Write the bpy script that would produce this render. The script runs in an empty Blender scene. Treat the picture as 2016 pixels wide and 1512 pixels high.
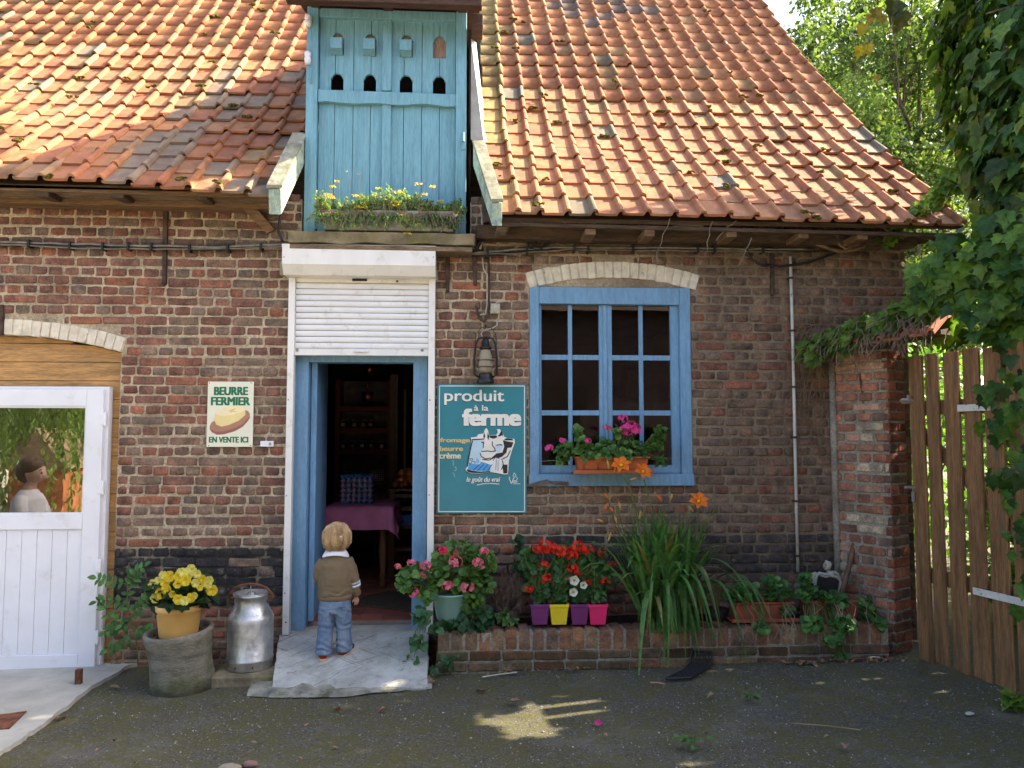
import bpy, bmesh, math, random
import numpy as np
from mathutils import Vector, Matrix, noise as mnoise
random.seed(7); np.random.seed(7)
rnd = random.random
def ru(a, b): return a + (b - a) * random.random()
R = math.radians
def sh(c, a, b): f = ru(a, b); return (c[0]*f, c[1]*f, c[2]*f)
SC = bpy.context.scene
COL = SC.collection
PI = math.pi

# ---------------------------------------------------------------- camera, sky, sun, exposure
FPX = 1514.0
CAM = np.array([0.0, -5.8, 1.65]); YAW = R(3.5); PIT = R(3.7)
FWD = np.array([math.sin(YAW)*math.cos(PIT), math.cos(YAW)*math.cos(PIT), math.sin(PIT)])
RGT = np.array([math.cos(YAW), -math.sin(YAW), 0.0]); UPV = np.cross(RGT, FWD)
cd = bpy.data.cameras.new('camera'); co = bpy.data.objects.new('camera', cd); COL.objects.link(co)
cd.sensor_width = 36; cd.lens = 36*FPX/2016; cd.clip_end = 400; cd.clip_start = 0.05
co.matrix_world = Matrix(((RGT[0], UPV[0], -FWD[0], CAM[0]), (RGT[1], UPV[1], -FWD[1], CAM[1]), (RGT[2], UPV[2], -FWD[2], CAM[2]), (0, 0, 0, 1)))
SC.camera = co
SUN = np.array([1.0, 0.13, 0.78]); SUN /= np.linalg.norm(SUN)
w = bpy.data.worlds.new("World"); SC.world = w; w.use_nodes = True
nt = w.node_tree; bg = nt.nodes['Background']
sky = nt.nodes.new('ShaderNodeTexSky'); sky.sky_type = 'NISHITA'; sky.sun_disc = False
sky.sun_elevation = math.asin(SUN[2]); sky.sun_rotation = math.atan2(SUN[0], SUN[1])
sky.air_density = 0.7; sky.dust_density = 4.0; sky.ozone_density = 0.2
nt.links.new(sky.outputs[0], bg.inputs[0]); bg.inputs[1].default_value = 0.15
sl = bpy.data.lights.new('sun', 'SUN'); sl.energy = 4.4; sl.angle = R(0.5); sl.color = (1.0, 0.87, 0.66)
so = bpy.data.objects.new('sun', sl); COL.objects.link(so)
so.rotation_euler = Vector(SUN).to_track_quat('Z', 'Y').to_euler(); so.location = (20, 4, 16)
SC.view_settings.view_transform = 'Standard'; SC.view_settings.look = 'None'
SC.view_settings.exposure = 2.27; SC.view_settings.gamma = 1.0; SC.view_settings.use_curve_mapping = False
try:
    SC.cycles.max_bounces = 8; SC.cycles.diffuse_bounces = 4; SC.cycles.glossy_bounces = 4
    SC.cycles.transmission_bounces = 6; SC.cycles.transparent_max_bounces = 8
    SC.cycles.use_denoising = True; SC.cycles.sample_clamp_indirect = 6.0
except Exception: pass

# ---------------------------------------------------------------- pixel <-> place helpers (photo pixels on a plane of known depth)
def ray(px, py): return FWD + RGT*(px-1008)/FPX - UPV*(py-756)/FPX
def at(px, py, y):
    d = ray(px, py); return Vector(CAM + d*(y-CAM[1])/d[1])
def atx(px, py, x):
    d = ray(px, py); return Vector(CAM + d*(x-CAM[0])/d[0])
def atz(px, py, z):
    d = ray(px, py); return Vector(CAM + d*(z-CAM[2])/d[2])
def proj(p):
    v = np.asarray(p, float) - CAM; f = v@FWD
    return 1008+FPX*(v@RGT)/f, 756-FPX*(v@UPV)/f, f
def gz(x, y=0): return 0.02 + 0.018*max(-6, min(6, x))

# ---------------------------------------------------------------- object helpers
def tag(o, label=None, cat=None, group=None, kind=None):
    if label: o['label'] = label
    if cat: o['category'] = cat
    if group: o['group'] = group
    if kind: o['kind'] = kind
    return o
ORG = {}
def thing(name, label, cat, loc, group=None):
    o = bpy.data.objects.new(name, None); COL.objects.link(o); o.location = loc
    o.empty_display_size = 0.1
    ORG[o.name] = Vector(loc); return tag(o, label, cat, group)
def adopt(o, parent):
    o.parent = parent
    v = ORG.get(parent.name)
    o.matrix_parent_inverse = Matrix.Translation(-v) if v is not None else Matrix.Identity(4)
def link(me, name, mat, parent=None, smooth=False):
    if mat is not None:
        for m in (mat if isinstance(mat, (list, tuple)) else [mat]): me.materials.append(m)
    if smooth: me.polygons.foreach_set('use_smooth', [True]*len(me.polygons))
    o = bpy.data.objects.new(name, me); COL.objects.link(o)
    if parent is not None: adopt(o, parent)
    return o

class MB:
    """collects shapes in world coordinates and links them as one mesh object"""
    def __init__(s): s.v = []; s.f = []; s.m = []; s.cm = 0
    def add(s, vs, fs, M=None):
        b = len(s.v)
        s.v += [tuple(M @ Vector(p)) if M is not None else tuple(p) for p in vs]
        s.f += [tuple(i+b for i in f) for f in fs]; s.m += [s.cm]*len(fs); return s
    def box(s, lo, hi, M=None):
        x0, y0, z0 = lo; x1, y1, z1 = hi
        return s.add([(x0,y0,z0),(x1,y0,z0),(x1,y1,z0),(x0,y1,z0),(x0,y0,z1),(x1,y0,z1),(x1,y1,z1),(x0,y1,z1)],
                     [(0,3,2,1),(4,5,6,7),(0,1,5,4),(1,2,6,5),(2,3,7,6),(3,0,4,7)], M)
    def hexa(s, p):   # 8 points: bottom loop 4, top loop 4
        return s.add(p, [(0,3,2,1),(4,5,6,7),(0,1,5,4),(1,2,6,5),(2,3,7,6),(3,0,4,7)])
    def prism(s, poly, y0, y1, M=None):   # polygon in x,z extruded along y
        n = len(poly)
        vs = [(x, y0, z) for x, z in poly] + [(x, y1, z) for x, z in poly]
        fs = [tuple(range(n)), tuple(range(2*n-1, n-1, -1))]
        fs += [(i, i+n, (i+1) % n + n, (i+1) % n) for i in range(n)]
        return s.add(vs, fs, M)
    def flat(s, poly, y):
        return s.add([(x, y, z) for x, z in poly], [tuple(range(len(poly)))])
    def tube(s, pts, r, n=8, cap=True):
        pts = [Vector(p) for p in pts]; k = len(pts)
        rs = r if isinstance(r, (list, tuple)) else [r]*k
        vs = []; ref = None
        for i, p in enumerate(pts):
            t = (pts[min(i+1, k-1)] - pts[max(i-1, 0)])
            t = t.normalized() if t.length > 1e-9 else Vector((0, 0, 1))
            if ref is None: ref = t.orthogonal().normalized()
            ref = (ref - t*ref.dot(t)); ref = ref.normalized() if ref.length > 1e-6 else t.orthogonal().normalized()
            q = t.cross(ref)
            for j in range(n):
                a = 2*PI*j/n; vs.append(p + (ref*math.cos(a) + q*math.sin(a))*rs[i])
        fs = [(i*n+j, i*n+(j+1) % n, (i+1)*n+(j+1) % n, (i+1)*n+j) for i in range(k-1) for j in range(n)]
        if cap: fs += [tuple(range(n-1, -1, -1)), tuple(range((k-1)*n, k*n))]
        return s.add(vs, fs)
    def lathe(s, prof, c=(0, 0, 0), n=28, M=None, sy=1.0):   # prof: (r,z) bottom to top
        vs = [(c[0]+r*math.cos(2*PI*j/n), c[1]+sy*r*math.sin(2*PI*j/n), c[2]+z) for r, z in prof for j in range(n)]
        k = len(prof)
        fs = [(i*n+j, i*n+(j+1) % n, (i+1)*n+(j+1) % n, (i+1)*n+j) for i in range(k-1) for j in range(n)]
        fs += [tuple(range(n-1, -1, -1)), tuple(range((k-1)*n, k*n))]
        return s.add(vs, fs, M)
    def loft(s, secs, n=16, cap=True):   # secs: (centre, rx, ry, [tilt dir x], [dir y])
        vs = []
        for sec in secs:
            c = Vector(sec[0]); rx, ry = sec[1], sec[2]
            ux = Vector(sec[3]) if len(sec) > 3 else Vector((1, 0, 0)); uy = Vector(sec[4]) if len(sec) > 4 else Vector((0, 1, 0))
            for j in range(n):
                a = 2*PI*j/n; vs.append(c + ux*rx*math.cos(a) + uy*ry*math.sin(a))
        k = len(secs)
        fs = [(i*n+j, i*n+(j+1) % n, (i+1)*n+(j+1) % n, (i+1)*n+j) for i in range(k-1) for j in range(n)]
        if cap: fs += [tuple(range(n-1, -1, -1)), tuple(range((k-1)*n, k*n))]
        return s.add(vs, fs)
    def ball(s, c, r, n=10, m=7, sc=(1, 1, 1), jit=0.0):
        vs = [];
        for i in range(m+1):
            th = PI*i/m
            for j in range(n):
                a = 2*PI*j/n; q = r*(1+jit*(rnd()-.5)*2)
                vs.append((c[0]+q*sc[0]*math.sin(th)*math.cos(a), c[1]+q*sc[1]*math.sin(th)*math.sin(a), c[2]+q*sc[2]*math.cos(th)))
        fs = [(i*n+j, (i+1)*n+j, (i+1)*n+(j+1) % n, i*n+(j+1) % n) for i in range(m) for j in range(n)]
        return s.add(vs, fs)
    def mesh(s, name):
        me = bpy.data.meshes.new(name); me.from_pydata(s.v, [], s.f)
        if any(s.m): me.polygons.foreach_set('material_index', s.m)
        me.update(); return me
    def part(s, name, mat, parent, smooth=False, bevel=0, seg=2, fix=True):
        me = s.mesh(name)
        if fix: fixn(me)
        o = link(me, name, mat, parent, smooth)
        if bevel: bev(o, bevel, seg)
        return o
    def solo(s, name, mat, label, cat, base=None, group=None, kind=None, smooth=False, bevel=0, fix=True):
        if base is None:
            a = np.array(s.v); base = ((a[:, 0].min()+a[:, 0].max())/2, (a[:, 1].min()+a[:, 1].max())/2, a[:, 2].min())
        s.v = [(x-base[0], y-base[1], z-base[2]) for x, y, z in s.v]
        o = s.part(name, mat, None, smooth, bevel, fix=fix); o.location = base
        return tag(o, label, cat, group, kind)
def fixn(me):
    bm = bmesh.new(); bm.from_mesh(me); bmesh.ops.remove_doubles(bm, verts=bm.verts, dist=1e-6)
    bmesh.ops.recalc_face_normals(bm, faces=bm.faces); bm.to_mesh(me); bm.free()
def bev(o, wd, seg=2):
    m = o.modifiers.new('bevel', 'BEVEL'); m.width = wd; m.segments = seg; m.limit_method = 'ANGLE'; m.angle_limit = R(40)
    m.use_clamp_overlap = True
def box(name, lo, hi, mat, parent, bevel=0.003):
    return MB().box(lo, hi).part(name, mat, parent, bevel=bevel)
def fuse(mb, voxel, smooth_it=6, disp=None):
    """one continuous surface out of overlapping lofts"""
    me = mb.mesh('tmp'); o = bpy.data.objects.new('tmp', me); COL.objects.link(o)
    fixn(me)
    m = o.modifiers.new('r', 'REMESH'); m.mode = 'VOXEL'; m.voxel_size = voxel
    q = o.modifiers.new('s', 'SMOOTH'); q.factor = 0.5; q.iterations = smooth_it
    dg = bpy.context.evaluated_depsgraph_get()
    out = bpy.data.meshes.new_from_object(o.evaluated_get(dg))
    bpy.data.objects.remove(o); out.materials.clear()
    if disp:
        for v, n in [(v, v.normal.copy()) for v in out.vertices]: v.co += n*disp(v.co)
    return out

# ---- many alike pieces: the largest `limit` become objects, the rest one joined part of kind stuff
def piece_color(me, col): pass
def pieces(name, stuff_name, parent, protos, items, mat, limit=300, smooth=False, minpx=5.0, ndot=None, minpart=0):
    """protos: list of (verts, faces); items: (proto index, 4x4 Matrix, (r,g,b))"""
    n = len(items)
    if n == 0: return
    siz = [max(max(abs(np.array(v)).max(axis=0)*[1, 1, 1]), .001) for v, f in protos]
    score = []
    for k, (pi, M, c) in enumerate(items):
        x, y, f = proj(M.translation)
        sc = M.to_scale(); a = siz[pi]*max(sc.x, sc.y, sc.z)
        s = a/max(f, .3)*FPX
        if not (-20 < x < 2036 and -20 < y < 1532) or f < .3: s *= .05
        score.append(s)
    order = sorted(range(n), key=lambda k: -score[k])
    ind = [k for k in order[:limit] if score[k] >= minpx]
    pm = {}
    for k in ind:
        pi, M, c = items[k]
        if pi not in pm:
            me = bpy.data.meshes.new(name); me.from_pydata(*[list(map(tuple, protos[pi][0])), [], protos[pi][1]]); me.materials.append(mat)
            if smooth: me.polygons.foreach_set('use_smooth', [True]*len(me.polygons))
            me.update(); pm[pi] = me
        o = bpy.data.objects.new(name, pm[pi]); COL.objects.link(o)
        o.color = (c[0], c[1], c[2], 1); adopt(o, parent); o.matrix_basis = M
    s = set(ind); rest = [k for k in range(n) if k not in s]
    if rest: joined(stuff_name, parent, protos, [items[k] for k in rest], mat, smooth)
def joined(name, parent, protos, items, mat, smooth=False, kind='stuff'):
    V = []; L = []; S = []; Tt = []; C = []; vb = 0; lb = 0
    pa = []
    for v, f in protos:
        pa.append((np.array(v, float), np.concatenate([np.array(q) for q in f]), np.array([len(q) for q in f])))
    for pi, M, c in items:
        v, lo, ln = pa[pi]; m = np.array(M)
        V.append(v@m[:3, :3].T + m[:3, 3]); L.append(lo+vb); Tt.append(ln)
        C.append(np.repeat([[c[0], c[1], c[2], 1.0]], len(v), axis=0)); vb += len(v)
    V = np.concatenate(V); L = np.concatenate(L); Tt = np.concatenate(Tt); C = np.concatenate(C)
    me = bpy.data.meshes.new(name)
    me.vertices.add(len(V)); me.vertices.foreach_set('co', V.ravel())
    me.loops.add(len(L)); me.loops.foreach_set('vertex_index', L.astype(np.int32))
    me.polygons.add(len(Tt)); st = np.concatenate([[0], np.cumsum(Tt)[:-1]])
    me.polygons.foreach_set('loop_start', st.astype(np.int32))
    me.polygons.foreach_set('loop_total', Tt.astype(np.int32))
    if smooth: me.polygons.foreach_set('use_smooth', [True]*len(Tt))
    a = me.attributes.new('tone', 'FLOAT_COLOR', 'POINT'); a.data.foreach_set('color', C.ravel())
    b = me.attributes.new('own', 'FLOAT', 'POINT'); b.data.foreach_set('value', np.ones(len(V)))
    me.update(calc_edges=True); me.validate()
    o = link(me, name, mat, parent)
    if kind: o['kind'] = kind
    return o

# ---------------------------------------------------------------- materials
class NT:
    def __init__(s, name):
        s.m = bpy.data.materials.new(name); s.m.use_nodes = True; s.t = s.m.node_tree
        s.b = s.t.nodes['Principled BSDF']; s.o = s.t.nodes['Material Output']; s._pos = None
    def n(s, ty, **k):
        q = s.t.nodes.new(ty)
        for a, v in k.items(): setattr(q, a, v)
        return q
    def l(s, a, b): s.t.links.new(a, b)
    def pos(s):
        if s._pos is None: s._pos = s.n('ShaderNodeNewGeometry').outputs['Position']
        return s._pos
    def noise(s, scale, detail=4, rough=.55, stretch=None, seed=None):
        q = s.n('ShaderNodeTexNoise'); q.inputs['Scale'].default_value = scale
        q.inputs['Detail'].default_value = detail; q.inputs['Roughness'].default_value = rough
        src = s.pos()
        if stretch or seed:
            mp = s.n('ShaderNodeMapping'); mp.inputs['Scale'].default_value = stretch or (1, 1, 1)
            mp.inputs['Location'].default_value = (seed or 0, (seed or 0)*.7, 0)
            s.l(src, mp.inputs[0]); src = mp.outputs[0]
        s.l(src, q.inputs['Vector']); return q.outputs['Fac']
    def ramp(s, fac, *stops):
        q = s.n('ShaderNodeValToRGB'); e = q.color_ramp.elements
        while len(e) < len(stops): e.new(0.5)
        for i, (p, c) in enumerate(stops):
            e[i].position = p; e[i].color = (*c, 1) if isinstance(c, (tuple, list)) else (c, c, c, 1)
        s.l(fac, q.inputs[0]); return q.outputs[0]
    def mix(s, fac, a, b, mode='MIX'):
        q = s.n('ShaderNodeMix', data_type='RGBA', blend_type=mode)
        for inp, v in ((q.inputs[0], fac), (q.inputs[6], a), (q.inputs[7], b)):
            if isinstance(v, (int, float)): inp.default_value = v
            elif isinstance(v, tuple): inp.default_value = (*v, 1)
            else: s.l(v, inp)
        return q.outputs[2]
    def math(s, op, a, b=0.0):
        q = s.n('ShaderNodeMath', operation=op)
        for i, v in enumerate((a, b)):
            if isinstance(v, (int, float)): q.inputs[i].default_value = v
            else: s.l(v, q.inputs[i])
        return q.outputs[0]
    def tone(s):
        a = s.n('ShaderNodeAttribute', attribute_name='tone'); b = s.n('ShaderNodeAttribute', attribute_name='own')
        oi = s.n('ShaderNodeObjectInfo')
        return s.mix(b.outputs['Fac'], oi.outputs['Color'], a.outputs['Color'])
    def bump(s, h, strength=.3, dist=.01, prev=None):
        q = s.n('ShaderNodeBump'); q.inputs['Strength'].default_value = strength; q.inputs['Distance'].default_value = dist
        s.l(h, q.inputs['Height'])
        if prev is not None: s.l(prev, q.inputs['Normal'])
        s.l(q.outputs[0], s.b.inputs['Normal']); return q.outputs[0]
    def fin(s, col=None, rough=.7, spec=.4, metal=0):
        if col is not None:
            if isinstance(col, tuple): s.b.inputs['Base Color'].default_value = (*col, 1)
            else: s.l(col, s.b.inputs['Base Color'])
        if isinstance(rough, (int, float)): s.b.inputs['Roughness'].default_value = rough
        else: s.l(rough, s.b.inputs['Roughness'])
        s.b.inputs['Specular IOR Level'].default_value = spec; s.b.inputs['Metallic'].default_value = metal
        return s.m
    def leaf(s, trans=.35):
        tr = s.n('ShaderNodeBsdfTranslucent'); mx = s.n('ShaderNodeMixShader'); mx.inputs[0].default_value = trans
        src = s.b.inputs['Base Color'].links[0].from_socket
        br = s.mix(1.0, src, (1.6, 1.75, .6), 'MULTIPLY')
        s.l(br, tr.inputs[0]); s.l(s.b.outputs[0], mx.inputs[1]); s.l(tr.outputs[0], mx.inputs[2]); s.l(mx.outputs[0], s.o.inputs[0])
        return s.m
def plain(name, c, rough=.6, var=.25, scale=8, spec=.4, metal=0, bump=.15, bs=60, dist=.004, stretch=None, dirt=None):
    t = NT(name); f = t.noise(scale, 5, .6, stretch)
    k = t.ramp(f, (.37, tuple(x*(1-var) for x in c)), (.63, tuple(min(1, x*(1+var)) for x in c)))
    if dirt:
        d = t.ramp(t.noise(dirt[1], 6, .7, None, 3.3), (dirt[2], 0.0), (dirt[3], 1.0)); k = t.mix(d, k, dirt[0])
    if bump: t.bump(t.noise(bs, 4, .6, stretch), bump, dist)
    return t.fin(k, rough, spec, metal)

def brickmat(name, stain=.5, moss=None):
    t = NT(name); c = t.tone()
    f = t.noise(9, 5, .65); g = t.noise(70, 4, .7); big = t.noise(1.3, 4, .6, None, 4.0)
    c = t.mix(1.0, c, t.ramp(f, (.33, (.50, .52, .54)), (.5, (1, 1, 1)), (.66, (1.55, 1.42, 1.28))), 'MULTIPLY')
    c = t.mix(1.0, c, t.ramp(g, (.36, .66), (.58, 1.15)), 'MULTIPLY')
    c = t.mix(t.ramp(big, (.55, 0.0), (.8, stain)), c, (.055, .047, .04))
    spk = t.noise(45, 3, .8, None, 9.0)
    c = t.mix(t.ramp(spk, (.66, 0.0), (.74, .75)), c, (.36, .30, .22)); c = t.mix(t.ramp(t.noise(13, 6, .75, None, 12.0), (.58, 0.0), (.70, .6)), c, (.27, .21, .145))
    if moss:
        z = t.n('ShaderNodeSeparateXYZ'); t.l(t.pos(), z.inputs[0])
        mf = t.math('MULTIPLY', t.ramp(z.outputs[2], (moss*.5, 1.0), (moss, 0.12)), t.ramp(t.noise(5, 6, .75, None, 15.0), (.42, 0.0), (.60, .85))); c = t.mix(mf, c, (.062, .060, .02))
    h = t.bump(t.noise(26, 5, .7), .75, .012); t.bump(t.noise(160, 3, .7), .5, .004, h)
    return t.fin(c, .92, .2)
def mortarmat(name, c, d, tar=True):
    t = NT(name); f = t.noise(3.1, 6, .65)
    k = t.ramp(f, (.32, d), (.55, c), (.75, tuple(min(1, x*1.25) for x in c)))
    k = t.mix(1.0, k, t.ramp(t.noise(60, 4, .7), (.36, .6), (.58, 1.1)), 'MULTIPLY')
    if tar:
        z = t.n('ShaderNodeSeparateXYZ'); t.l(t.pos(), z.inputs[0])
        zz = t.math('ADD', z.outputs[2], t.math('MULTIPLY', t.math('SUBTRACT', t.noise(5, 4, .7), .5), .12))
        band = t.math('MULTIPLY', t.ramp(zz, (.37, 0.0), (.40, 1.0)), t.ramp(zz, (.80, 1.0), (.83, 0.0)))
        k = t.mix(t.math('MULTIPLY', band, t.ramp(t.noise(3, 4, .7, None, 2.0), (.38, .35), (.5, .97))), k, (.028, .026, .026))
        # lime light in the upper courses only, browner below
        k = t.mix(t.ramp(zz, (.3, .6), (1.9/3.6, 0.0)), k, (.24, .175, .105)); xr = t.ramp(t.math('MULTIPLY', t.math('ADD', z.outputs[0], t.math('MULTIPLY', t.noise(1.1, 4, .6, None, 7.0), .9)), .25), (.12, 0.0), (.62, .72)); k = t.mix(xr, k, (.135, .10, .068))
    t.bump(t.noise(55, 5, .75), .8, .012)
    return t.fin(k, .95, .15)
def woodmat(name, c, rough=.7, var=.35, stretch=(3, 3, .35), bump=.35, chips=None, spec=.3, grain=.74):
    t = NT(name); f = t.noise(9, 6, .65, stretch); g = t.noise(45, 4, .6, stretch)
    k = t.ramp(f, (.36, tuple(x*(1-var) for x in c)), (.64, tuple(x*(1+var) for x in c)))
    k = t.mix(1.0, k, t.ramp(g, (.38, grain), (.58, 1.08)), 'MULTIPLY')
    if chips:
        k = t.mix(t.ramp(t.noise(chips[1], 6, .75, chips[3] if len(chips) > 3 else None, 5.0), (chips[2], 0.0), (chips[2]+.05, 1.0)), k, chips[0])
    t.bump(g, bump, .006); return t.fin(k, rough, spec)
def leafmat(name, rough=.5, trans=.35, spec=.35):
    t = NT(name); c = t.tone()
    c = t.mix(1.0, c, t.ramp(t.noise(22, 3, .6), (.36, .70), (.64, 1.25)), 'MULTIPLY')
    t.bump(t.noise(90, 2, .5), .12, .003)
    t.fin(c, rough, spec); return t.leaf(trans)
# ================================================================ materials
M = {}
M['brick'] = brickmat('brick'); M['brick_garden'] = brickmat('garden_brick', .12, .35); M['brick_bed'] = brickmat('bed_brick', .2, .24)
M['mortar'] = mortarmat('mortar', (.52, .425, .29), (.25, .19, .12))
M['mortar_grey'] = mortarmat('mortar_grey', (.33, .295, .23), (.19, .165, .12), False)
M['white_brick'] = plain('whitewashed_brick', (.66, .595, .47), .85, .14, 14, .2, 0, .8, 40, .008, None, ((.20, .16, .11), 9, .60, .72))
M['pine'] = woodmat('pine_cladding', (.44, .24, .085), .55, .22, (.35, 3, 3), .2, ((.16, .07, .02), 6, .72, (1, 1, 2)))
M['pvc'] = plain('white_pvc', (.75, .75, .78), .32, .03, 4, .5, 0, .03, 30, .002, None, ((.55, .52, .46), 5, .56, .80))
M['shutter_white'] = plain('shutter_white', (.76, .74, .70), .42, .05, 6, .5, 0, .05, 40, .002, (1, 1, .3), ((.42, .36, .27), 7, .55, .85))
M['shutter_slat'] = plain('shutter_slat', (.77, .76, .75), .42, .04, 6, .5, 0, .05, 40, .002, (1, 1, 1), ((.45, .39, .31), 12, .56, .85))
M['blue'] = woodmat('blue_paint', (.16, .31, .47), .5, .12, (4, 4, .5), .3, ((.30, .29, .27), 26, .68, (2.2, 2.2, .9)), .35, .90)
M['blue_hatch'] = woodmat('blue_hatch_paint', (.17, .35, .425), .65, .13, (5, 5, .35), .35, ((.25, .27, .26), 30, .68, (2.5, 2.5, .5)), .25, .90)
M['old_wood'] = woodmat('old_wood', (.19, .135, .085), .85, .4, (.6, 3, 3), .6)
M['beam_wood'] = woodmat('beam_wood', (.17, .10, .052), .8, .35, (.4, 4, 4), .5)
M['dark_wood'] = woodmat('dark_wood', (.085, .055, .035), .8, .35, (.5, 4, 4), .5)
M['dormer_wood'] = woodmat('dormer_wood', (.075, .04, .028), .8, .35, (.5, 4, 4), .5)
M['mossy_board'] = plain('mossy_board', (.235, .225, .16), .9, .3, 12, .2, 0, .7, 50, .006, None, ((.42, .42, .38), 9, .55, .7))
M['board_face'] = woodmat('painted_board', (.36, .44, .34), .8, .25, (3, .6, 1), .4, ((.17, .27, .30), 6, .55))
M['concrete'] = plain('concrete', (.37, .35, .30), .92, .18, 5, .2, 0, .7, 70, .005, None, ((.12, .11, .075), 4, .58, .8))
M['sill_stone'] = plain('sill_stone', (.22, .185, .12), .95, .35, 6, .2, 0, .9, 30, .012, None, ((.17, .17, .045), 3.5, .5, .68))
M['pale_stone'] = plain('pale_stone', (.34, .29, .20), .9, .25, 7, .2, 0, .8, 28, .012)
M['iron'] = plain('rusty_iron', (.075, .048, .036), .8, .4, 14, .3, .2, .4, 80, .003)
M['rust'] = plain('rust', (.16, .065, .035), .85, .4, 18, .2, .1, .5, 80, .003)
M['zinc'] = plain('zinc', (.30, .29, .26), .6, .25, 5, .5, .3, .15, 20, .004)
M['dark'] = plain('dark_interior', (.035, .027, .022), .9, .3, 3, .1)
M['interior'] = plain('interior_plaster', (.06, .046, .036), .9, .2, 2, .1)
M['black'] = plain('black_rubber', (.018, .018, .019), .55, .2, 10, .4)
M['cable_grey'] = plain('cable_grey', (.16, .145, .12), .6, .3, 12, .4)
def glassmat(name, tint, gl, rough=0.0):
    t = NT(name)
    g = t.n('ShaderNodeBsdfGlossy'); g.inputs['Roughness'].default_value = rough
    tr = t.n('ShaderNodeBsdfTransparent'); tr.inputs[0].default_value = (*tint, 1)
    fr = t.n('ShaderNodeFresnel'); fr.inputs[0].default_value = 1.5
    f = t.math('MINIMUM', t.math('ADD', fr.outputs[0], gl), 1.0)
    mx = t.n('ShaderNodeMixShader'); t.l(f, mx.inputs[0]); t.l(tr.outputs[0], mx.inputs[1]); t.l(g.outputs[0], mx.inputs[2])
    bp = t.n('ShaderNodeBump'); bp.inputs['Strength'].default_value = .06; bp.inputs['Distance'].default_value = .002
    t.l(t.noise(7, 2), bp.inputs['Height']); t.l(bp.outputs[0], g.inputs['Normal'])
    t.l(mx.outputs[0], t.o.inputs[0]); return t.m
M['glass'] = glassmat('window_glass', (.6, .6, .58), .09)
M['door_glass'] = glassmat('door_glass', (.55, .55, .5), .27)
def tilemat():
    t = NT('clay_tile'); c = t.tone()
    c = t.mix(1.0, c, t.ramp(t.noise(6, 5, .65), (.34, (.70, .70, .70)), (.52, (1, 1, 1)), (.68, (1.2, 1.28, 1.2))), 'MULTIPLY')
    c = t.mix(t.ramp(t.noise(34, 5, .75), (.60, 0.0), (.72, .75)), c, (.10, .085, .045))
    c = t.mix(t.ramp(t.noise(2.2, 5, .7, None, 6.0), (.55, 0.0), (.75, .40)), c, (.20, .17, .075))
    t.bump(t.noise(70, 4, .7), .35, .005); return t.fin(c, .8, .3)
M['tile'] = tilemat()
M['moss'] = plain('moss', (.115, .105, .022), 1.0, .5, 60, .05, 0, 1, 160, .01)

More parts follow.
